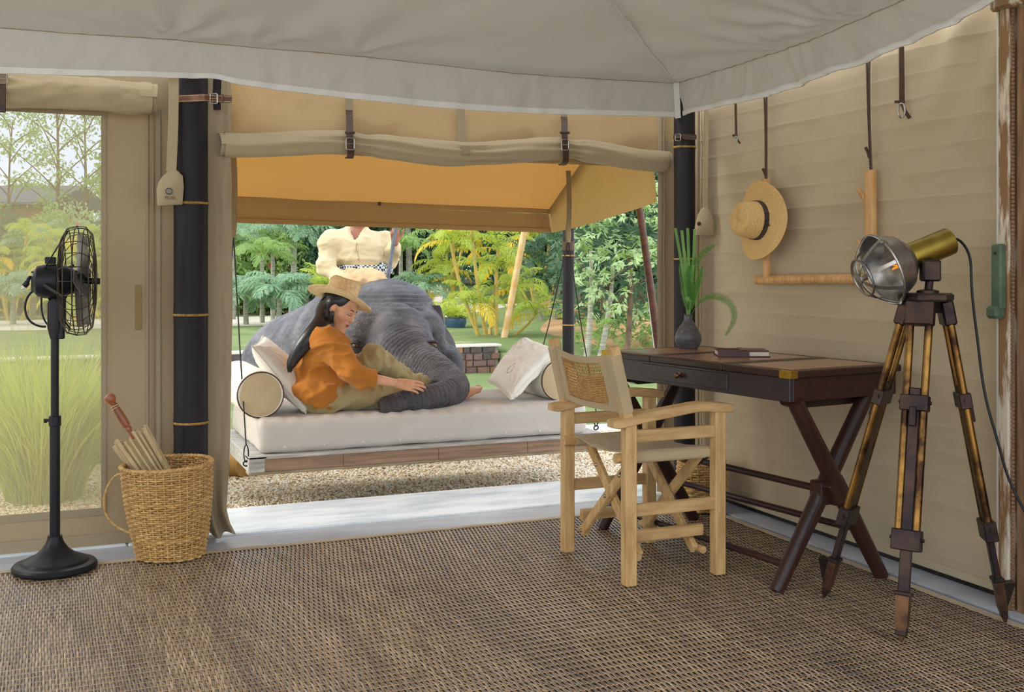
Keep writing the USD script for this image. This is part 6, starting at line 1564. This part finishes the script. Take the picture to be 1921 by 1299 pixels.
# ---- leaves
def leafmat(name, c, c2, t=.35, tc=None, rough=.45):
    return mat(name, c, c2, rough=rough, sc=2.2, det=8, trans=t, tcol=tc or tuple(min(1, x * 1.5) for x in c), spec=.45)
L_blue = leafmat('leaf_bluegreen', lin(142, 170, 134), lin(94, 128, 98))
L_mid = leafmat('leaf_mid', lin(140, 166, 92), lin(94, 128, 66))
L_yel = leafmat('leaf_yellowgreen', lin(174, 182, 72), lin(118, 148, 54), .42)
L_gold = leafmat('leaf_gold', lin(222, 186, 56), lin(186, 170, 60), .4)
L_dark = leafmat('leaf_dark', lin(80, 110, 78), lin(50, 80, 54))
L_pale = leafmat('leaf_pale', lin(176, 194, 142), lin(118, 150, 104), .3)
L_grass = leafmat('grass_blades', lin(176, 188, 92), lin(130, 156, 60), .4)
M_cane2 = mat('yellow_cane', lin(206, 164, 74), lin(164, 158, 92), rough=.5, sc=5, st=(1, 1, 3))
M_gtrunk = mat('grey_trunk', lin(164, 164, 146), lin(120, 118, 100), rough=.8, sc=8, st=(1, 1, 5))
M_btrunk = mat('brown_trunk', lin(112, 92, 70), lin(74, 60, 46), rough=.9, sc=8, bump=.4)
M_flow = mat('pink_flower', lin(232, 90, 120), lin(214, 60, 96), rough=.6, trans=.3)


def kites(P, D, N, L, w):
    """folded leaves: base P, direction D, side N, length L, half width w (arrays)"""
    n = len(P); L, w = np.broadcast_to(L, n)[:, None], np.broadcast_to(w, n)[:, None]
    U = np.cross(N, D)
    V = np.stack([P, P + D * L * .4 + N * w - U * w * .25, P + D * L, P + D * L * .4 - N * w - U * w * .25, P + D * L * .45 + U * w * .1], 1).reshape(-1, 3)
    b = np.arange(n)[:, None] * 5
    F = np.concatenate([b + A([[0, 1, 4]]), b + A([[1, 2, 4]]), b + A([[2, 3, 4]]), b + A([[3, 0, 4]])])
    return V, F


def unit(x): return x / (np.linalg.norm(x, axis=-1, keepdims=True) + 1e-12)


def frond(o, az, el, L, droop, g, pairs=24, leaf=.34, lw=.018, fold=.5, hang=.35):
    """a feather leaf: arching rachis with two rows of leaflets"""
    s = np.linspace(0, 1, 14); h = A([math.cos(az), math.sin(az), 0])
    e = el - droop * s ** 1.3; st = np.stack([np.cos(e)[:, None] * h + np.sin(e)[:, None] * UP], 0)[0]
    P = A(o) + np.vstack([np.zeros(3), np.cumsum(st[:-1] * (L / 13), 0)])
    ms = [tube(P, np.linspace(.014, .003, 14) * (L / 1.4), 4, caps=False)]
    q = np.repeat(np.linspace(.16, .99, pairs), 2); sg = np.tile([1., -1.], pairs)
    Pq = np.stack([np.interp(q, s, P[:, k]) for k in range(3)], 1); T = unit(np.stack([np.interp(q, s, st[:, k]) for k in range(3)], 1))
    sd = np.cross(UP, h); sd = np.broadcast_to(sd, T.shape); upv = np.cross(T, sd)
    D = unit(sd * sg[:, None] * (1 - .35 * q[:, None]) + T * (.45 + .8 * q[:, None] ** 2) + upv * fold * .5 - UP * hang * g.uniform(.5, 1.4, len(q))[:, None] + .10 * g.standard_normal((len(q), 3)))
    Lq = leaf * L * np.sin(np.clip(q * .86 + .16, 0, 1) * np.pi) ** .6 * g.uniform(.85, 1.1, len(q))
    N = unit(np.cross(D, upv + .3 * sd * sg[:, None]))
    # leaflets bend: a second kite hangs from the first one's tip
    ms.append(kites(Pq, D, N, Lq * .62, lw * L))
    D2 = unit(D - UP * (.5 + hang)); ms.append(kites(Pq + D * (Lq * .45)[:, None], D2, N, Lq * .5, lw * L * .8))
    return join(ms)


def palm(name, label, base, stems, nf, L, M, seed, Mt=M_cane2, droop=1.5, el=(.5, 1.35), group=None, shaft=None, gold=0, leaf=.30, low=0, **kw):
    g = np.random.default_rng(seed); t = thing(name, label, 'palm', base, group=group)
    b = A(base, float)
    for (dx, dy, lx, ly, h, r) in stems:
        p0 = b + A([dx, dy, -.05]); p1 = p0 + A([lx, ly, h + .05]); Pm = spl([p0, p0 * .5 + p1 * .5 + A([lx * .12, ly * .12, 0]), p1], 14)
        rr = r * (1 + .05 * np.cos(np.arange(14) * 2.7)) * np.linspace(1.15, .85, 14)
        if h > .15:
            part(t, 'stem', tube(Pm, rr, 10), Mt)
            if shaft is not None: part(t, 'crown_shaft', tube([p1, p1 + (Pm[-1] - Pm[-2]) * 1.5 + UP * .12 * L], [r * .9, r * .55], 10), shaft)
        az0 = g.uniform(0, 6.28)
        for k in range(nf):
            q = (k + .5) / nf; e = el[0] + (el[1] - el[0]) * q + g.normal(0, .08)
            part(t, 'frond', frond(p1 + UP * .08 * L * q, az0 + k * 2.4 + g.normal(0, .2), e, L * g.uniform(.85, 1.1) * (1 - .15 * q), droop * g.uniform(.8, 1.15), g, leaf=leaf, **kw), L_gold if k < gold else M, False)
    return t


def gz(p): return A([p[0], p[1], float(ground(p[0], p[1]))])
def spot(px, d): p = at(px, 600, d=d); return gz(p)


# palms: each kind is built once, copies carry their own labels
pA = palm('feather_palm', 'blue green feather palm left of the rider, its pale trunk tallest of its neighbours', spot(547, 20.5), [(0, 0, .05, 0, 1.55, .060)], 12, 1.15, L_blue, 21, M_gtrunk, 1.9, group=None, shaft=L_mid)
pB = palm('feather_palm', 'low blue green palm with broad drooping fronds just left of the elephant back', spot(522, 17.8), [(0, 0, .02, 0, .50, .045)], 13, .95, L_blue, 22, M_gtrunk, 2.0, shaft=L_mid, leaf=.36, lw=.026)
pC = palm('feather_palm', 'slim green palm with a yellow crown shaft near the left end of the opening', spot(492, 19.2), [(0, 0, 0, 0, 1.15, .040)], 11, .85, L_mid, 23, M_gtrunk, 2.0, shaft=L_yel)
for (src, px, d, rz, sc, lab) in ((pA, 436, 20.5, 1.2, .95, 'blue green palm at the extreme left of the opening by the rope'), (pB, 462, 18.6, 2.1, .95, 'low palm in front of the rope at the left of the opening'), (pC, 512, 20.2, .7, 1.06, 'second slim palm beside the pale trunk left of the rider'), (pB, 577, 19.2, 3.3, 1.0, 'low broad palm between the pale trunks and the rider arm'),
                             (pA, 770, 24.5, 2.6, 1.2, 'palm right of the rider behind the cane stick'), (pC, 752, 20.5, 1.0, 1.1, 'slim palm close to the rider hand'), (pB, 785, 20.5, .4, .9, 'low palm above the elephant crown'), (pA, 588, 25.0, 4.0, 1.3, 'tall palm behind the rider shoulder'),
                             (pA, 60, 20.5, .4, .85, 'tall palm seen through the mesh left of the fan'), (pB, 25, 18.5, 1.8, 1.0, 'low palm seen through the mesh at its left edge')):
    copy(src, tuple(spot(px, d)), rz, sc, lab)
palm('young_palm', 'bright yellow green young palm beside the rider right sleeve', spot(612, 18.5), [(0, 0, 0, 0, .62, .03)], 12, .75, L_yel, 31, M_cane2, 1.5, (.6, 1.4))
pY = palm('areca_palm', 'clump of yellow green areca palm with golden canes on the lawn right of the elephant', spot(921, 15.8), [(-.16, .0, -.42, .1, 1.35, .026), (-.04, .05, -.26, .0, 1.75, .028), (.06, -.05, .05, .1, .95, .026), (.16, .05, .28, .05, .62, .024), (.02, .12, .18, .1, 1.25, .026), (-.20, -.05, -.12, -.1, .45, .02), (.24, -.04, .40, -.1, .30, .018)], 8, .78, L_yel, 33, M_cane2, 2.0, (.25, 1.35), shaft=L_yel, gold=1)
copy(pY, tuple(spot(1012, 20.5)), 2.2, 1.15, 'areca palm further back by the outdoor post')
copy(pY, tuple(spot(838, 21.5)), 4.0, 1.1, 'areca palm behind the cream buggy')
copy(pY, tuple(spot(120, 17.5)), 1.4, .80, 'yellow palm clump seen through the mesh behind the fan')
copy(pY, tuple(spot(20, 20.0)), 3.0, .9, 'yellow palm clump seen through the mesh at the far left')
copy(pY, tuple(spot(180, 21.0)), 5.0, .9, 'yellow palm clump seen at the right edge of the mesh')
pD = palm('dark_palm', 'dark green palm clump left of the outdoor post', spot(1030, 18.0), [(-.12, 0, -.2, 0, .95, .03), (.1, .05, .15, .1, 1.25, .03), (.0, -.1, .1, -.1, .6, .03), (.2, 0, .25, 0, .45, .03)], 9, .95, L_dark, 37, M_gtrunk, 1.9, (.3, 1.35), shaft=L_mid)
copy(pD, tuple(spot(1085, 19.5)), 1.0, 1.0, 'dark green palm clump right of the outdoor post')
copy(pD, tuple(spot(975, 22.5)), 2.0, 1.2, 'dark green palm behind the areca clump')
copy(pD, tuple(spot(700, 26.0)), 3.0, 1.5, 'dark green palm clump behind the rider')
lp0, lp1 = at(984, 432, d=15.4), at(958, 570, d=15.4)
lp2 = lp0 + (lp1 - lp0) * ((lp0[2] - UZ) / (lp0[2] - lp1[2]))
solo('leaning_cane', tube(spl([lp0 + (lp0 - lp1) * .8, lp0, lp1, lp2], 30), .048 * (1 + .05 * np.cos(np.arange(30) * 2)), 12), mat('straw_cane', lin(220, 190, 146), lin(204, 160, 92), rough=.5, sc=6), 'straw coloured bamboo cane leaning over the areca palms', 'cane')

# potted palm
pb_ = at(854, 614, d=17.6); pb_[2] = UZ + .02
pot = thing('plant_pot', 'round blue glazed pot with a bushy yellow green palm', 'plant pot', pb_)
part(pot, 'bowl', lathe([(.0, 0), (.13, 0), (.15, .01), (.185, .10), (.175, .165), (.185, .175), (.175, .18), (.16, .165), (0, .15)], 32, pb_), mat('blue_glaze', lin(58, 84, 108), lin(44, 66, 88), rough=.3, sc=6, coat=.3), 30)
g = np.random.default_rng(9)
for k in range(13): part(pot, 'frond', frond(pb_ + UP * .15, k * 2.4, .55 + .85 * k / 13, .55 * g.uniform(.85, 1.1), 1.3, g, 16, .34, .03), L_yel, False)
part(pot, 'stem', tube([pb_ + UP * .14, pb_ + UP * .24], .03, 10), M_btrunk)


# shrubs and trees
def leaves(n, g, R, L, w, shell=.55, c=(0, 0, 0), hang=.25):
    d = unit(g.standard_normal((n, 3))); r = (shell + (1 - shell) * g.uniform(0, 1, n) ** .7)[:, None] * (.82 + .36 * meshkit.noise(d * 3.2 + 5, int(g.integers(99))))[:, None]
    P = d * r * A(R) + A(c)
    D = unit(d * .7 + .8 * g.standard_normal((n, 3)) - UP * hang); N = unit(np.cross(D, g.standard_normal((n, 3))))
    return kites(P, D, N, L * g.uniform(.7, 1.2, n), w * g.uniform(.8, 1.2, n))


def shrub(name, label, base, R, M, seed, n=2600, L=.13, w=.032, flowers=0, trunk=0, cat='shrub', core=None):
    g = np.random.default_rng(seed); t = thing(name, label, cat, base); b = A(base, float); c = b + UP * (R[2] * .95 + trunk)
    part(t, 'foliage', leaves(n, g, R, L, w, .5, c), M, False)
    for k in range(5 if not trunk else 3):
        e = c + A(R) * unit(g.standard_normal(3)) * .6; e[2] = max(e[2], b[2] + .3)
        part(t, 'stem', tube(spl([b + A([*(g.normal(0, .05, 2) * (1 + trunk)), -.05]), b * .5 + e * .5 + A([*g.normal(0, .08, 2), 0]), e], 10), np.linspace(.03, .012, 10) * (1 + trunk * .6), 7), M_btrunk)
    for k in range(flowers):
        d = unit(g.standard_normal(3)); d[1] = -abs(d[1]); p = c + d * A(R) * 1.0
        part(t, 'flower', join([kites(np.repeat(p[None], 6, 0), unit(np.stack([np.cos(np.arange(6) * 1.05), np.zeros(6) - .5, np.sin(np.arange(6) * 1.05)], 1)), unit(np.stack([-np.sin(np.arange(6) * 1.05), np.zeros(6), np.cos(np.arange(6) * 1.05)], 1)), .075, .035)]), M_flow, False)
    return t


sA = shrub('shrub', 'leafy green shrub dotted with pink flowers at the left of the opening', spot(452, 22.6), (.95, .8, 1.15), L_mid, 41, 3600, .12, .03, 16)
sB = shrub('shrub', 'dark green shrub behind the low palms left of the elephant', spot(560, 23.5), (1.0, .9, 1.2), L_dark, 42, 3600, .14, .036)
sC = shrub('shrub', 'pale grey green airy shrub behind the cream buggy', spot(800, 27.0), (1.6, 1.2, 1.7), L_pale, 43, 4200, .16, .034)
for (s, px, d, rz, sc, lab) in ((sA, 508, 23.0, 1.3, 1.0, 'pink flowering shrub between the slim palms'), (sB, 415, 24.0, .8, 1.2, 'dark shrub partly behind the canvas flap'), (sB, 640, 25.0, 2.2, 1.4, 'dark shrub behind the rider elbow'), (sB, 740, 27.0, 4.0, 1.5, 'dark shrub right of the rider stick'), (sC, 900, 29.0, 2.4, 1.2, 'pale airy shrub behind the golden canes'), (sB, 965, 25.5, 3.0, 1.4, 'dark shrub behind the leaning cane'),
                            (sB, 1045, 23.0, .6, 1.4, 'dark shrub behind the outdoor post'), (sC, 690, 30.0, .4, 1.2, 'pale shrub far behind the rider'), (sB, 1100, 22.0, 1.9, 1.5, 'dark shrub right of the outdoor post behind the leafy tree'), (sB, 1190, 20.0, 5.0, 1.5, 'dark shrub behind the leaning bark pole'), (sB, 1270, 19.0, 2.8, 1.6, 'dark shrub behind the corner post'),
                            (sB, 15, 24.5, 1.0, .95, 'dark shrub at the far left behind the mesh'), (sA, 95, 23.5, 2.0, 1.0, 'flowering shrub seen through the mesh behind the fan'), (sC, 150, 26.0, .3, .75, 'pale shrub under the roof seen through the mesh'), (sB, 240, 24.0, 3.2, 1.0, 'dark shrub hidden by the canvas panel'), (sB, -80, 23.0, .2, 1.0, 'dark shrub beyond the left edge of the mesh')):
    copy(s, tuple(spot(px, d)), rz, sc, lab)
tA = shrub('tree', 'dense dark tree far behind the rider', spot(660, 34), (3.0, 2.4, 2.8), L_dark, 51, 6500, .26, .07, 0, 1.2, 'tree')
tB = shrub('tree', 'green tree far behind the slim palms at the left of the opening', spot(480, 33), (2.6, 2.2, 2.6), L_mid, 52, 6000, .24, .065, 0, 1.0, 'tree')
for (s, px, d, rz, sc, lab) in ((tA, 830, 38, 1.0, 1.1, 'dense dark tree behind the cream buggy'), (tB, 930, 40, 2.0, 1.2, 'green tree far behind the golden canes'), (tA, 1010, 33, 4.0, 1.1, 'dense dark tree behind the dark palms'), (tA, 1120, 27, 2.0, 1.0, 'dense dark tree right of the outdoor post'), (tA, 1230, 24, .5, 1.0, 'dense dark tree near the right end of the opening'), (tB, 570, 38, 3.0, 1.2, 'green tree behind the pale palm trunks'), (tA, 380, 34, 5.0, 1.1, 'dense dark tree behind the left bamboo post'), (tA, 1340, 23, 1.5, 1.0, 'dense dark tree to the right of the desk corner beyond the canvas'), (tB, 1480, 24, 2.5, 1.2, 'green tree beyond the pleated canvas wall'), (tA, 1640, 27, 3.5, 1.1, 'dense dark tree far beyond the pleated canvas wall'), (tB, 300, 45, 4.2, 1.1, 'green tree behind the tan canvas panel')):
    copy(s, tuple(spot(px, d)), rz, sc, lab)

# the leafy tree at the right, its sprays of large leaves
lt0 = spot(1168, 13.6)
tr = thing('leafy_tree', 'leafy tree with sprays of large pale green leaves right of the outdoor post', 'tree', lt0)
tc0 = at(1168, 470, d=13.6)
g = np.random.default_rng(77)
for (a, b_) in (((1098, 655), (1108, 470)), ((1120, 650), (1150, 500)), ((1172, 655), (1182, 480))):
    p, q = at(*a, d=13.4), at(*b_, d=13.6); p[2] = float(ground(p[0], p[1])) - .05
    part(tr, 'trunk', tube(spl([p, p * .6 + q * .4 + RT * .03, q], 14), np.linspace(.045, .022, 14), 9), M_gtrunk if a[0] < 1130 else M_btrunk)
for k in range(9):
    p = at(g.uniform(1095, 1215), g.uniform(520, 600), d=13.6); q = p + A([*g.normal(0, .35, 2), g.uniform(.2, .6)])
    part(tr, 'branch', tube(spl([p, p * .5 + q * .5 + A([0, 0, .05]), q], 8), np.linspace(.014, .006, 8), 6), M_btrunk)
def spray(p, g, n=7, L=.112):
    o = unit(-FW * .5 + .8 * g.standard_normal(3)); sd = unit(np.cross(UP, o)); a = np.linspace(-1.35, 1.35, n) + g.normal(0, .16, n)
    D = unit(np.sin(a)[:, None] * sd + np.cos(a)[:, None] * (-UP * .75 + o * .65) + .12 * g.standard_normal((n, 3))); N = unit(np.cross(D, o * .8 + UP * .6 + .2 * g.standard_normal((n, 3))))
    return kites(p + .016 * g.standard_normal((n, 3)), D, N, L * g.uniform(.6, 1.2, n), .017 * g.uniform(.85, 1.2, n))
nsp = 0
while nsp < 250:
    x, y = g.uniform(1062, 1262), g.uniform(330, 600)
    if y > 575 - 70 * abs((x - 1120) / 100) ** 1.5 and g.uniform() > .25: continue
    dd = 13.0 + .9 * meshkit.noise(A([x / 30, y / 26, 1.]))
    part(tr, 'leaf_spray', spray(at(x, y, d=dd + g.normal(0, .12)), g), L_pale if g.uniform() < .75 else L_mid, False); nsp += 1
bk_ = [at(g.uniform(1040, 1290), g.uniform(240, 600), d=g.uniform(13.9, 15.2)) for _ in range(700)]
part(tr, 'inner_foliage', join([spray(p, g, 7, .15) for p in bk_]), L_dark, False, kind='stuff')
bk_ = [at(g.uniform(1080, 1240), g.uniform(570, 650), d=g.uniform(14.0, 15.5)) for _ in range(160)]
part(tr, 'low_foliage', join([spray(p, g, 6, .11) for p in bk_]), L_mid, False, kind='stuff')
def meet(px, py):
    for d in np.arange(9, 40, .02):
        p = at(px, py, d=d)
        if p[2] < ground(p[0], p[1]): return p
for (px, py, w, h, lab) in ((1134, 636, 15, 24, 'small rounded stone post at the foot of the leafy tree'), (1211, 652, 15, 28, 'small rounded stone post behind the far desk corner')):
    p = meet(px, py); k_ = (p @ FW) / FPX; r = w * k_ / 2; hh = h * k_
    solo('stone_post', rough(lathe([(0, -.05), (r, -.05), (r * 1.02, hh * .5), (r * .95, hh * .72), (r * .72, hh * .9), (r * .4, hh * .98), (0, hh)], 18, p), (.004, (14, 14, 14), 1)), M_soil, lab, 'post')

# slender trees against the sky, and the roof seen through the mesh
def slender(label, base, H, seed):
    g = np.random.default_rng(seed); t = thing('slender_tree', label, 'tree', base); b = A(base, float)
    top = b + A([.15, 0, H]); tr_ = spl([b - UP * .05, b * .5 + top * .5 + A([.12, .1, 0]), top], 24)
    part(t, 'trunk', tube(tr_, np.linspace(.07, .015, 24), 8), M_btrunk)
    for k in range(15):
        s = .40 + .6 * k / 15; p = tr_[int(s * 23)]; a = k * 2.4; L = H * .30 * (1.15 - s * .7)
        e = p + A([math.cos(a) * L, math.sin(a) * L, L * g.uniform(.5, 1.0)]); br = spl([p, p * .5 + e * .5 + UP * .08, e], 8)
        part(t, 'branch', tube(br, np.linspace(.022, .006, 8), 6), M_btrunk)
        part(t, 'leaf_cluster', join([leaves(46, g, (.38, .38, .17), .13, .026, .1, br[i]) for i in (5, 7)]), L_mid, False)
    return t
s1 = slender('slender tree with sparse crown against the sky behind the fan', spot(92, 27), 5.6, 61)
copy(s1, tuple(spot(28, 25)), 2.0, .78, 'smaller sparse tree against the sky at the left edge of the mesh')
copy(s1, tuple(spot(165, 30)), 4.0, 1.0, 'sparse tree against the sky at the right edge of the mesh')
h0 = at(0, 372, d=33); M_roof = mat('slate_roof', lin(86, 92, 108), lin(66, 72, 86), rough=.7, sc=4)
ho = thing('house', 'low house with a dark slate roof seen through the mesh behind the palms', 'house', (h0[0] - 1, h0[1], UZ))
hz = h0[2] - .22
def hx(x0, x1, y0, y1, z0, z1): return put(cbox((x0, y0, z0), (x1, y1, z1), .02), RT, FW, UP, (h0[0], h0[1], 0))
part(ho, 'wall', hx(-6, 1.3, 0, 4, UZ - .1, hz), M_soil)
rf_ = Polygon([(-.5, hz), (4.5, hz), (4.5, hz + .08), (2.0, hz + .75), (-.5, hz + .08)])
part(ho, 'roof', put(extrude(rf_, 8.2), FW, UP, RT, A([h0[0], h0[1], 0]) - RT * 6.4), M_roof)
for k in range(3): part(ho, 'window', hx(-5 + k * 2, -4 + k * 2, -.04, .02, .9, hz - .4), M_black)

# cream buggy parked on the drive
v0 = at(812, 577, d=24.0); v0[2] = UZ + .02
bg = thing('buggy', 'cream and yellow open buggy parked behind the elephant', 'vehicle', v0)
M_crm = mat('cream_paint', lin(238, 230, 196), lin(226, 216, 180), rough=.3, sc=3); M_ylw = mat('pale_yellow_paint', lin(214, 206, 120), lin(200, 190, 104), rough=.3, sc=3)
def bgx(x0, x1, y0, y1, z0, z1, b=.03): return put(cbox((x0, y0, z0), (x1, y1, z1), b), RT, FW, UP, v0)
part(bg, 'hood', put(hull([(x, y, z) for x, z in ((-.95, .40), (-.95, .56), (-.85, .62), (.22, .60), (.33, .52), (.35, .40)) for y in (.05, 1.0)]), RT, FW, UP, v0), M_crm, 25)
part(bg, 'stripe', bgx(-.96, .36, .03, 1.02, .375, .41, .01), M_black)
arch = Polygon([(-.95, .10), (-.95, .38), (.36, .38), (.36, .10), (.30, .10)] + [(.02 + .25 * math.cos(a), .12 + .235 * math.sin(a)) for a in np.linspace(0, np.pi, 16)])
part(bg, 'body_side', put(extrude(arch, .95), RT, UP, -FW, v0 + FW * 1.0), M_ylw, 25)
for x in (.02, -1.5):
    for y in (.02, .82):
        w = part(bg, 'wheel', lathe([(.09, -.07), (.18, -.075), (.205, -.04), (.205, .04), (.18, .075), (.09, .07)], 28, v0 + RT * x + FW * (y + .07) + UP * .185, FW), M_black, 40)
        part(w, 'hub_cap', lathe([(0, -.085), (.05, -.082), (.095, -.06), (.1, -.02), (0, 0)], 20, v0 + RT * x + FW * (y + .07) + UP * .185, FW), M_hem, 40)
part(bg, 'rear_body', bgx(-2.1, -.9, .05, 1.0, .12, .5), M_crm)
part(bg, 'seat', bgx(-1.6, -1.1, .1, .95, .5, .62), M_leatherd); part(bg, 'seat_back', bgx(-1.72, -1.6, .1, .95, .5, 1.0), M_leatherd)
for x, y in ((-.8, .1), (-.8, .95), (-2.0, .1), (-2.0, .95)): part(bg, 'roof_post', bgx(x, x + .04, y, y + .04, .5, 1.62, .008), M_black)
part(bg, 'canopy', bgx(-2.2, -.5, 0, 1.08, 1.60, 1.68), M_crm)
part(bg, 'mirror', bgx(.30, .40, .0, .06, .56, .70, .02), M_black)

# ornamental grass by the window, log under the bed
g0_ = at(85, 985, d=6.35); g0_[2] = GZ
gr = thing('ornamental_grass', 'tall clump of yellow green fountain grass outside the mesh window', 'grass', g0_)
def clump(n, seed, R=.20, H=(.55, 1.05), lean=.55):
    g = np.random.default_rng(seed); V, F, o = [], [], 0
    for k in range(n):
        a = g.uniform(0, 6.283); r = R * math.sqrt(g.uniform()); p = g0_ + A([r * math.cos(a), r * math.sin(a), 0])
        h = g.uniform(*H); az = a + g.normal(0, .6); ln = lean * (r / R) * g.uniform(.4, 1.3) + .08; s = np.linspace(0, 1, 9)
        cur = np.stack([p[0] + math.cos(az) * ln * h * s ** 1.6, p[1] + math.sin(az) * ln * h * s ** 1.6, p[2] + h * (s - g.uniform(.05, .5) * ln * s ** 3)], 1)
        w = .0042 * (1 - s ** 2) * g.uniform(.7, 1.4); sd = A([-math.sin(az + g.normal(0, .5)), math.cos(az), 0])
        V.append(np.stack([cur - sd * w[:, None], cur + sd * w[:, None]], 1).reshape(-1, 3))
        i = np.arange(8)[:, None] * 2 + o; F.append(np.concatenate([np.hstack([i, i + 1, i + 3]), np.hstack([i, i + 3, i + 2])])); o += 18
    return np.vstack(V), np.vstack(F)
part(gr, 'blades', clump(1500, 5), L_grass, False, kind='stuff')
part(gr, 'yellow_blades', clump(500, 15, .21, (.5, 1.1), .8), L_yel, False, kind='stuff')
part(gr, 'long_blades', clump(220, 6, .22, (.9, 1.25), .95), L_mid, False, kind='stuff')
for k, (px, d, sc, lab) in enumerate(((-40, 6.9, .9, 'fountain grass clump at the left edge of the mesh'), (185, 7.6, .7, 'smaller fountain grass clump right of the tall one, partly behind the panel'))):
    p = at(px, 985, d=d); p[2] = GZ; copy(gr.GetPrim() if hasattr(gr, 'GetPrim') else gr, tuple(p), 1.3 + k, sc, lab)
l0, l1 = at(410, 868, z=GZ + .085), at(462, 872, z=GZ + .085)
l0[2] = l1[2] = GZ + .085
solo('log', rough(tube(spl([l0 - RT * .2, l0, l1], 24), .085, 20), (.014, (9, 9, 9), 3)), mat('golden_log', lin(190, 150, 80), lin(140, 104, 52), rough=.8, sc=8, bump=.4), 'golden weathered log lying under the left end of the swing bed', 'log')

# repeats of one kind share a group
GROUPS = {'bamboo_post': 'black bamboo posts of the tent', 'leather_belt': 'leather belts on the bamboo posts', 'rolled_blind': 'rolled canvas blinds', 'socket_cover': 'canvas socket covers', 'wicker_basket': 'wicker baskets on the floor', 'wall_hook': 'snap hooks hanging on the right wall',
          'bolster': 'bolsters on the swing bed', 'cushion': 'cushions on the swing bed', 'feather_palm': 'feather palms beyond the lawn', 'areca_palm': 'areca palms beyond the lawn', 'dark_palm': 'dark palms beyond the lawn', 'shrub': 'shrubs beyond the drive', 'tree': 'trees behind the shrubs',
          'slender_tree': 'slender trees against the sky', 'stone_post': 'stone posts on the soil bank', 'ornamental_grass': 'fountain grass clumps outside the window'}
for p in stage.GetPrimAtPath('/World').GetChildren():
    n_ = p.GetName(); n_ = n_[:-4] if n_[-3:].isdigit() and n_[-4] == '_' else n_
    if n_ in GROUPS: p.SetCustomDataByKey('group', GROUPS[n_])
